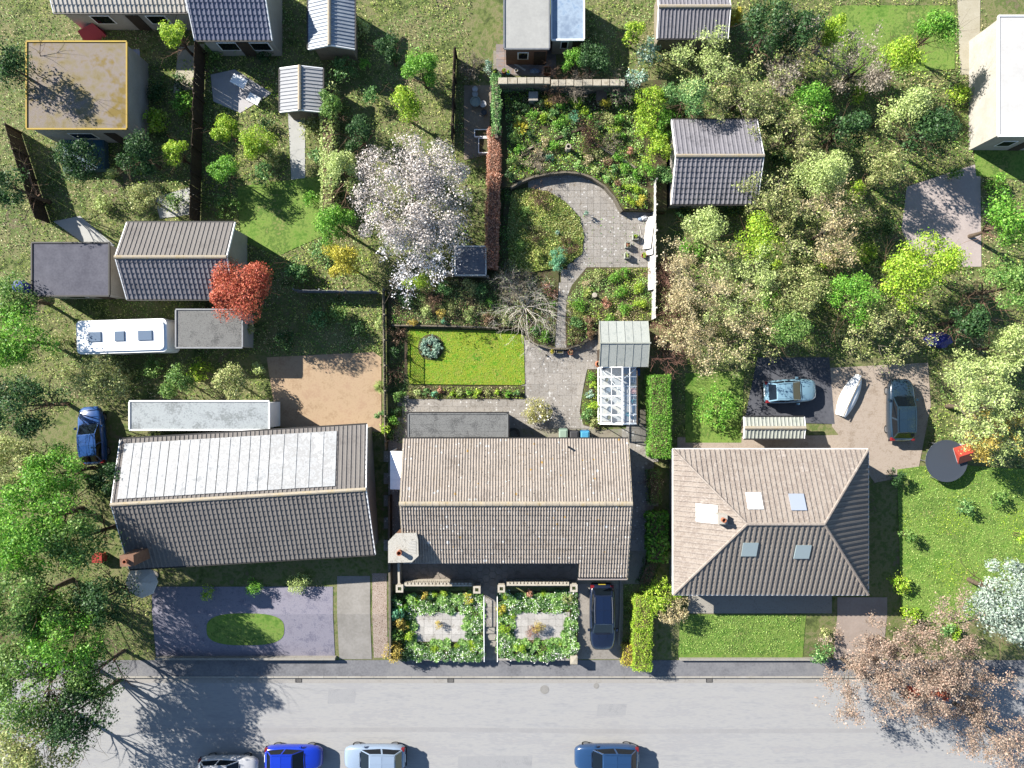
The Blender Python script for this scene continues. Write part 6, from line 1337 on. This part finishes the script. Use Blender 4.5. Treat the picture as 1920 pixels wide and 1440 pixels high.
wall_run('front_wall', [(1275, 1237), (1560, 1237)], -.7, -.35, .15, M_conc, 'low pale wall along the hipped bungalow front lawn')
SL = [(1682, 880), (1760, 870), (1930, 880), (1930, 1140), (1780, 1170), (1690, 1160)]
sheet('side_lawn', pxpoly(SL, .008), .008, M_lawng); cover('side_lawn_grass', SL, .008, [('grassg', 3), ('lime', 1)], 'bright green grass of the large lawn around the trampoline', h=.04, leaf=.08, dens=150, clump=False, cat='grass')
M_tan = mat('tan_gravel', [C(190, 172, 155), C(208, 192, 176), C(178, 160, 142)], 1.2, .95, .4)
sheet('gravel_yard', pxpoly([(1550, 690), (1740, 680), (1745, 760), (1720, 890), (1640, 905), (1600, 850), (1560, 800)], .006), .006, M_tan)
sheet('dark_yard', pxpoly([(1420, 670), (1555, 670), (1565, 795), (1395, 790)], .007), .007, mat('dark_grey_yard', [C(92, 94, 102), C(110, 112, 120)], .6, .9))  # yard sheet mottled in two dark greys
sheet('yard_strip', pxpoly([(1270, 820), (1620, 815), (1620, 850), (1270, 850)], .005), .005, M_tan)
small_shed('garden_shed', 'low pale roofed store behind the hipped bungalow', 1395, 782, 1508, 822, 1.4, 1.6, M_shedl)
p = W(1592, 742, .0); t = thing('upturned_boat', 'white upturned dinghy on the gravel beside the dark yard', 'boat', p, 1.15)
v = []; f = []; nst = 9
for i in range(nst):
    s = i / (nst - 1); wv = .62 * math.sin(math.pi * (s * .82 + .13)) ** .6; x_ = -1.6 + 3.2 * s; hgt = .45 + .12 * s
    for k in range(7): a = math.pi * k / 6; v.append((x_, math.cos(a) * wv, .02 + math.sin(a) * hgt * (.5 + .5 * wv / .62)))
for i in range(nst - 1):
    for k in range(6): f.append((i * 7 + k, (i + 1) * 7 + k, (i + 1) * 7 + k + 1, i * 7 + k + 1))
MB().add(v, f).build('hull', M_white, t, smooth=True); MB().bar((-1.6, 0, .52), (1.5, 0, .6), .05, .05).build('keel', M_wood, t)
p = W(1762, 862, 0); t = thing('trampoline', 'round dark trampoline on the large green lawn', 'trampoline', p)
MB().tube([(math.cos(a * .2618) * 1.45, math.sin(a * .2618) * 1.45, .75) for a in range(25)], .04, 6, False).build('rim', M_metal, t); MB().lathe([(1.3, .74), (1.3, .75), (.01, .745)], 28).build('mat', M_black, t); MB().lathe([(1.3, .76), (1.5, .78), (1.5, .8), (1.3, .79)], 28).build('padding', mat('pad_slate', [C(80, 88, 100)], rough=.6), t)
for k in range(6): a = k * 1.047; MB().tube([(math.cos(a) * 1.42, math.sin(a) * 1.42, 0), (math.cos(a) * 1.42, math.sin(a) * 1.42, .75)], .03, 6).build('leg', M_metal, t)
p = W(1790, 848, 0); t = thing('playhouse', 'small red roofed plastic playhouse next to the trampoline', 'playhouse', p, .3); MB().box(-.5, .5, -.5, .5, 0, 1.0).build('wall', WH, t); MB().add([(-.6, -.6, 1.0), (.6, -.6, 1.0), (.6, .6, 1.0), (-.6, .6, 1.0), (-.6, 0, 1.45), (.6, 0, 1.45)], [(0, 1, 5, 4), (2, 3, 4, 5), (1, 2, 5), (3, 0, 4), (0, 3, 2, 1)]).build('roof', mat('playhouse_red', [C(200, 80, 65)], rough=.5), t); MB().box(-.2, .2, -.52, -.5, 0, .75).build('door', BL, t)
p = W(1755, 638, 0); t = thing('tarpaulin_stack', 'deep blue tarpaulin over a log stack under the trees', 'tarpaulin', p); lumpy('tarpaulin', .8, (1.1, .7), mat('tarp_blue', [C(45, 48, 150), C(60, 64, 170)], 2, .5), t, 12, .7)
# houses and garages at the upper right
gq = gable_house('garage', 'grey roofed garage under the bare trees beside the evergreen bank', 1350, 292, S(165, 3.6), 2.9, 2.9, 2.3, 3.6, 0, M_slate, None, M_rend, .3, 9, 'garage')
sheet('pink_drive', pxpoly([(1700, 350), (1838, 305), (1840, 500), (1720, 500), (1690, 430)], .006), .006, mat('pink_paving', [C(205, 190, 184), C(220, 206, 200)], .7, .9))
flat_box('white_house', 'white walled house with plain pale flat roof', 1872, 30, 1990, 255, 3.2, mat('white_roof', [C(232, 230, 226), C(245, 243, 240)], .6, .7), 'house', M_rend, M_white)
sheet('cream_path', pxpoly([(1795, 0), (1838, 0), (1836, 140), (1800, 140)], .006), .006, mat('cream_paving', [C(205, 196, 170), C(220, 212, 190)], .8, .9))
sheet('upper_right_lawn', pxpoly([(1560, 10), (1790, 10), (1790, 130), (1560, 140)], .006), .006, M_lawng); sheet('upper_right_lawn', pxpoly([(1825, 270), (1960, 275), (1960, 340), (1830, 330)], .006), .006, M_lawng); sheet('hedge_lawn', pxpoly([(1285, 700), (1395, 695), (1390, 830), (1285, 830)], .006), .006, M_lawng)
# trees and hedges of the neighbourhood
NT = [  # px, py, radius px, height, palette, leaf, density, bare, label
    (60, 980, 95, 8, 'bright', .22, 60, 0, 'big bright green tree beside the white panelled bungalow'), (150, 1010, 60, 7, 'mid', .22, 60, 0, 'dull green tree leaning towards the red storage box'), (40, 1130, 90, 8, 'mid', .22, 60, 0, 'broad dull green tree behind the dark tree that hangs over the road'), (120, 1190, 75, 7.5, 'bright', .22, 60, 0, 'bright green tree at the street corner beside the mauve forecourt'), (50, 1290, 85, 8, 'mid', .22, 55, 0, 'dull green tree beside the road near the olive tree'), (150, 1330, 70, 7, 'dark', .22, 60, 0, 'dark green tree hanging over the road'), (60, 1400, 80, 7, 'olive', .22, 45, 0, 'olive tree overhanging the road beside the dark tree'),
    (215, 905, 40, 4.5, 'dark', .18, 70, 0, 'small dark tree tight against the gable of the white panelled bungalow'), (110, 890, 55, 6, 'bright', .2, 60, 0, 'bright green tree below the mid blue car'), (200, 1120, 55, 6, 'dark', .2, 70, 0, 'dark green tree shading the mauve forecourt edge'), (175, 1260, 55, 6, 'mid', .2, 60, 0, 'dull green tree over the pavement beside the mauve forecourt'), (30, 560, 45, 5, 'mid', .2, 60, 0, 'dull green tree below the blue water butt'), (190, 715, 45, 3, 'olive', .16, 70, 0, 'olive tree below the white caravan'), (430, 720, 40, 2.6, 'olive', .16, 70, 0, 'olive bushy tree between caravan yard and conservatory'), (330, 715, 36, 2.6, 'mid', .16, 70, 0, 'dull green bushy tree behind the conservatory'),
    (30, 640, 60, 6, 'bright', .2, 60, 0, 'bright green tree at the towbar end of the caravan'), (50, 760, 65, 6.5, 'dark', .2, 60, 0, 'dark tree between caravan and narrow drive'), (30, 870, 55, 6, 'olive', .2, 60, 0, 'olive tree above the big bright green tree'), (455, 535, 70, 5, 'red', .15, 110, 0, 'orange red leaved tree over the grey garage'),
    (20, 350, 40, 6, 'dark', .2, 60, 0, 'dark conifer beside the leaning dark fence'), (30, 130, 40, 6.5, 'dark', .2, 60, 0, 'dark conifer shading the mossy flat roofed building'), (325, 65, 30, 4.5, 'lime', .17, 80, 0, 'yellow green tree squeezed between two roofed houses'), (260, 290, 45, 4.5, 'dark', .17, 80, 0, 'dark tree below the mossy flat roofed building'), (330, 290, 28, 3.5, 'lime', .15, 90, 0, 'yellow bushy tree against the dark fence'), (270, 370, 36, 3.5, 'olive', .16, 70, 0, 'olive bushy tree behind the grey roofed house and dark slate roof'), (150, 300, 40, 3.5, 'dark', .16, 80, 0, 'dark shrubby tree beside the short dark fence'),
    (420, 245, 30, 3, 'lime', .14, 90, 0, 'lime green tree at the house end of the sloping garden'), (480, 270, 36, 3, 'lime', .14, 90, 0, 'lime green tree beside the straight garden path'), (420, 320, 30, 3, 'bright', .14, 90, 0, 'bright green tree beside the tall dark fence'), (620, 200, 30, 4, 'mid', .16, 80, 0, 'dull green tree touching the pale grey roofed shed'), (640, 320, 42, 5, 'pale', .17, 70, 0, 'pale green tree along the long garden hedge'), (670, 250, 36, 5, 'dark', .17, 70, 0, 'dark tree next to the pale green tree'), (630, 420, 45, 4.5, 'bright', .16, 70, 0, 'bright green tree below the lawn of the sloping garden'), (640, 490, 40, 3.5, 'yellow', .15, 80, 0, 'yellow green tree next to the orange red leaved tree'),
    (790, 130, 40, 4.5, 'bright', .16, 80, 0, 'bright green tree beside the dark fence near the ivy wall'), (760, 200, 36, 4.2, 'lime', .16, 80, 0, 'lime green tree above the pale blossom tree'), (730, 90, 30, 4, 'dark', .16, 80, 0, 'dark tree beside the white and blue shed'),
    (1110, 120, 36, 3.2, 'dark', .15, 90, 0, 'dark evergreen behind the stone back wall'), (1075, 115, 22, 2.6, 'bright', .12, 90, 0, 'small bright evergreen behind the stone back wall'), (1190, 60, 24, 3.4, 'lime', .15, 80, 0, 'lime green tree between the outbuildings and the grey roofed shed'), (1378, 32, 18, 2.2, 'yellow', .12, 130, 0, 'yellow flowering bush at the corner of the grey roofed shed'), (1440, 60, 55, 5.5, 'dark', .2, 70, 0, 'large dark conifer beside the yellow bush'), (1500, 70, 50, 5.5, 'dark', .2, 70, 0, 'large dark conifer next to the grey bare tree'),
    (1330, 130, 55, 5, 'pale', .16, 50, 1, 'pale half bare tree behind the grey roofed garage'), (1400, 170, 50, 5, 'olive', .16, 50, 1, 'olive half bare tree behind the grey roofed garage'), (1490, 130, 50, 5, 'grey', .16, 50, 1, 'grey bare tree behind the grey roofed garage'), (1560, 60, 40, 4.5, 'lime', .16, 70, 0, 'lime green tree on the lawn by the large dark conifers'), (1620, 120, 50, 5, 'grey', .16, 50, 1, 'grey bare tree near the cream path'), (1690, 110, 45, 5, 'lime', .17, 60, 0, 'lime green tree near the cream path'), (1750, 60, 45, 5, 'bright', .17, 60, 0, 'bright green tree beside the cream path'), (1530, 200, 50, 5, 'bright', .17, 60, 0, 'bright green tree by the ridge end of the grey roofed garage'), (1690, 200, 55, 5.5, 'pale', .17, 60, 0, 'pale green tree above the dark conifers'), (1300, 190, 40, 4.5, 'ivy', .16, 70, 0, 'mottled green tree at the garage corner'),
    (1590, 240, 45, 5.5, 'dark', .2, 70, 0, 'dark conifer between the half bare trees'), (1740, 250, 55, 6, 'dark', .2, 70, 0, 'dark conifer beside the white walled house'), (1500, 250, 45, 4, 'olive', .16, 50, 1, 'olive bare tree below the bright green tree'), (1540, 330, 60, 5, 'pale', .16, 60, 0, 'pale green tree below the dark conifers'), (1660, 320, 45, 4.5, 'olive', .16, 60, 0, 'olive tree above the pink paving'), (1470, 400, 55, 4.8, 'olive', .16, 60, 1, 'olive half bare tree below the garage'), (1420, 450, 50, 4.5, 'lime', .16, 65, 0, 'lime green rounded tree below the garage'), (1560, 430, 55, 4.8, 'dry', .16, 50, 1, 'straw coloured bare tree beside the pink paving'), (1320, 430, 45, 4.2, 'pale', .16, 60, 0, 'pale green tree behind the bleached fence'), (1310, 520, 50, 4.5, 'dry', .15, 55, 1, 'straw coloured bare tree behind the fence end of the island bed'),
    (1400, 560, 60, 4.8, 'pale', .16, 60, 1, 'pale bare tree in the middle of the bare wood'), (1500, 540, 55, 4.6, 'olive', .16, 60, 0, 'olive tree in the middle of the bare wood'), (1600, 560, 60, 5, 'bright', .17, 60, 0, 'bright green tree above the gravel yard'), (1700, 520, 65, 5.5, 'lime', .18, 65, 0, 'large lime green tree below the pink paving'), (1760, 480, 50, 5, 'lime', .18, 65, 0, 'lime green tree touching the pink paving'), (1640, 620, 50, 4.2, 'olive', .16, 55, 1, 'olive bare tree behind the white dinghy and gravel yard'), (1310, 620, 55, 4.6, 'dry', .14, 60, 1, 'pinkish bare tree behind the shed'), (1380, 640, 45, 4, 'olive', .15, 55, 1, 'olive bare tree above the small hedge lawn'), (1480, 620, 45, 4.2, 'mid', .16, 60, 0, 'dull green tree above the dark yard'),
    (1890, 420, 60, 6, 'bright', .2, 60, 0, 'bright green tree beside the pink paving, opposite the lime trees'), (1890, 540, 60, 6, 'mid', .2, 60, 0, 'dull green tree between the pink paving and the tarpaulin'), (1820, 600, 45, 5.5, 'dark', .2, 60, 0, 'dark tree over the blue tarpaulin'), (1890, 650, 50, 5, 'pale', .17, 60, 0, 'pale tree behind the large round pale tree'), (1850, 765, 85, 6.5, 'pale', .18, 60, 1, 'large round pale tree beside the gravel yard'), (1870, 820, 55, 5, 'gold', .16, 50, 1, 'golden bare tree below the large round pale tree'), (1895, 1120, 95, 6.5, 'bluegrey', .2, 75, 0, 'large blue grey tree on the large trampoline lawn'), (1700, 1230, 85, 6, 'umber', .15, 60, 1, 'widest brown bare tree, over the pinkish drive and street'), (1790, 1290, 75, 6, 'umber', .15, 55, 1, 'brown bare tree between the red leaved trees and the road'), (1620, 1270, 60, 5, 'umber', .15, 50, 1, 'straw brown bare tree beside the pinkish drive'), (1860, 1370, 60, 6, 'umber', .15, 45, 1, 'brown bare tree standing in the road verge beyond the red trees'),
    (1700, 1292, 18, 4.5, 'red', .15, 110, 0, 'small red leaved tree below the straw brown tree'), (1755, 1288, 22, 4.5, 'red', .15, 110, 0, 'rounder red leaved tree below the straw brown tree')]
for x, y, r, h, pl, lf, dn, br, lb in NT:
    tree(x, y, r * (1.15 if x < 250 else 1.0), h, pl, lb, 'trees of the neighbouring gardens', lf * .76, dn * 2.3, bool(br), kids=3, twig=M_twig if br else M_twigd)
shrub(1340, 760, 48, 1.6, 'bright', None, 'large bright green rounded bush above the hipped bungalow', leaf=.13, dens=330)
for x, y, r, h, pl, lb in ((1245, 655, 30, 1.9, 'copper', 'pink twigged bare shrub against the shed'), (1250, 600, 26, 1.8, 'pale', 'pale twiggy shrub overhanging the shed roof'), (1238, 515, 16, 1.4, 'brown', 'pink twigged shrub behind the bleached fence'), (1262, 560, 24, 1.6, 'olive', 'olive twiggy shrub behind the bleached fence')):
    shrub(x, y, r, h, pl if pl != 'copper' else None, 0, lb, kind='twig', twig=M_twigr, leaf=.07)
hedge([(625, 180), (625, 400)], .9, 1.8, 'pale', 'long pale green hedge between the sloping gardens', leaf=.15, dens=420)
hedge([(1262, 870), (1262, 872)], .1, .1, 'mid', 'x') if False else None
cover('left_garden_weeds', [(440, 400), (700, 400), (700, 540), (560, 540), (440, 480)], 0, [('grassg', 2), ('lime', 1), ('rough', 1)], 'rough green grass of the sloping gardens', h=.1, dens=120, leaf=.12, hole='paved')
cover('upper_left_weeds', [(240, 110), (520, 110), (540, 400), (240, 400)], 0, [('rough', 2), ('mid', 2), ('lime', 1)], 'rough mixed growth in the gardens beside the dark fences', h=.2, dens=120, leaf=.13, hole='paved')
cover('caravan_yard_weeds', [(160, 690), (500, 690), (500, 750), (160, 760)], 0, [('rough', 2), ('mid', 2), ('dry', 1)], 'rough yellowish growth below the caravan', h=.2, dens=130, leaf=.13, hole='paved')
cover('right_wood_cover', [(1265, 380), (1850, 380), (1850, 660), (1400, 660), (1265, 690)], 0, [('rough', 2), ('mid', 2), ('dry', 2), ('bright', 1)], 'undergrowth below the bare trees behind the shed', h=.25, dens=110, leaf=.15, hole='paved')
cover('upper_right_cover', [(1265, 90), (1820, 90), (1820, 380), (1450, 380), (1440, 220), (1265, 215)], 0, [('rough', 2), ('mid', 2), ('bright', 1)], 'undergrowth below the trees around the grey roofed garage', h=.25, dens=110, leaf=.15, hole='paved')
cover('mid_left_cover', [(640, 560), (715, 560), (715, 660), (640, 665)], 0, [('grassg', 2), ('mid', 1)], 'green growth between the pale fence and the tan patio', h=.15, dens=140, leaf=.1, hole='paved')

for grp, lab, pts in (('bushes of the gardens beside the dark fences', 'bush in the gardens beside the dark fences', [(255, 200), (300, 180), (300, 235), (345, 160), (350, 200), (410, 100), (450, 95), (500, 110), (500, 240), (520, 300), (500, 330), (590, 250), (600, 300), (590, 380), (430, 390), (220, 330), (200, 380), (330, 380), (650, 140), (690, 130), (700, 190), (680, 60), (700, 400), (610, 480), (560, 510)]),
                      ('bushes between the left houses', 'bush between the caravan and the tan patio', [(470, 620), (490, 690), (600, 600), (640, 590), (670, 620), (540, 640), (300, 690), (380, 690), (240, 700), (140, 700), (120, 640)]),
                      ('bushes of the bare wood', 'bush under the bare trees behind the bleached fence', [(1280, 400), (1350, 400), (1380, 390), (1290, 470), (1370, 500), (1450, 500), (1440, 560), (1540, 490), (1620, 480), (1650, 430), (1600, 360), (1700, 600), (1560, 620), (1430, 610), (1275, 560), (1350, 580), (1270, 250), (1275, 330), (1460, 300), (1460, 230), (1600, 180), (1790, 180), (1780, 330), (1860, 350)]),
                      ('bushes round the hipped bungalow lawns', 'bush round the lawns of the hipped bungalow', [(1670, 890), (1690, 1000), (1680, 1090), (1700, 1150), (1760, 1170), (1540, 1180), (1530, 1215), (1800, 950), (1860, 930), (1900, 1000), (1780, 1180), (1290, 860)])):
    for x, y in pts:
        pl = rnd.choice(['bright', 'lime', 'mid', 'olive', 'pale', 'dark', 'ivy'])
        shrub(x, y, rnd.uniform(14, 30), rnd.uniform(.7, 1.5), pl, None, PALN.get(pl, pl) + ' ' + lab, 'bush', PALN.get(pl, pl) + ' ' + grp, name='bush', leaf=.14, dens=420)

# pale clutter in the gardens beside the dark fences
sheet('cream_terrace', pxpoly([(335, 88), (384, 82), (380, 165), (325, 175)], .01), .01, mat('cream_paving', []))
sheet('grey_terrace', pxpoly([(225, 95), (262, 92), (268, 225), (240, 235)], .01), .01, mat('bluish_paving', [C(165, 178, 205), C(182, 192, 212)], 1, .9))
sheet('stone_terrace', pxpoly([(290, 370), (360, 350), (372, 400), (300, 410)], .01), .01, mat('pale_path', []))
p = W(165, 290, 0); t = thing('garden_pool', 'rectangular teal covered pool beside the short dark fence', 'pool', p, .05)
MB().box(-1.5, 1.5, -1.3, 1.3, 0, .55).build('pool_wall', mat('pool_wall', [C(90, 120, 135)], rough=.6), t); MB().box(-1.4, 1.4, -1.2, 1.2, .551, .58).build('pool_cover', mat('pool_cover', [C(45, 95, 125), C(70, 120, 145)], 1.2, .4), t)
for k in range(4): MB().bar((-1.4, -.9 + k * .6, .59), (1.4, -.9 + k * .6, .59), .04, .02).build('cover_strap', mat('pool_wall', []), t)
for px, py, w_, d_, lb in ((455, 160, 1.1, .7, 'white garden table on the white paving of the garden behind the pale grey shed'), (480, 190, .9, .6, 'small white bench on the white paving of the garden behind the pale grey shed')):
    p = W(px, py, .01); t = thing('garden_table' if w_ > 1 else 'garden_bench', lb, 'table' if w_ > 1 else 'bench', p, -.5); hh_ = .72 if w_ > 1 else .45
    for k in range(5): MB().box(-w_ / 2, w_ / 2, -d_ / 2 + k * d_ / 5 + .008, -d_ / 2 + (k + 1) * d_ / 5 - .008, hh_ - .03, hh_).build('slat', M_white, t)
    for sx in (-1, 1):
        for sy in (-1, 1): MB().box(sx * (w_ / 2 - .08) - .025, sx * (w_ / 2 - .08) + .025, sy * (d_ / 2 - .08) - .025, sy * (d_ / 2 - .08) + .025, 0, hh_ - .03).build('leg', M_white, t)

for nm, poly, pals, lb in (('left_gardens_growth', [(-20, -20), (880, -20), (880, 540), (715, 560), (715, 830), (640, 800), (500, 660), (150, 760), (-20, 830)], [('rough', 3), ('mid', 2), ('fresh', 1), ('dry', 1)], 'patchy rough grass and weeds across the caravan and pool gardens'),
                           ('left_verge_growth', [(-20, 830), (190, 830), (200, 1080), (285, 1110), (285, 1232), (-20, 1232)], [('mid', 3), ('dark', 2), ('rough', 1)], 'shaded rough growth under the trees beside the mauve forecourt'),
                           ('right_gardens_growth', [(1100, -20), (1830, -20), (1940, 260), (1940, 880), (1740, 860), (1745, 670), (1420, 665), (1400, 820), (1265, 820), (1262, 160), (1100, 145)], [('rough', 3), ('mid', 2), ('fresh', 2), ('dry', 2)], 'patchy rough grass and weeds under and around the bare wood')):
    cover(nm, poly, None, pals, lb, h=.13, dens=165, leaf=.095, cat='weeds', hole='paved')
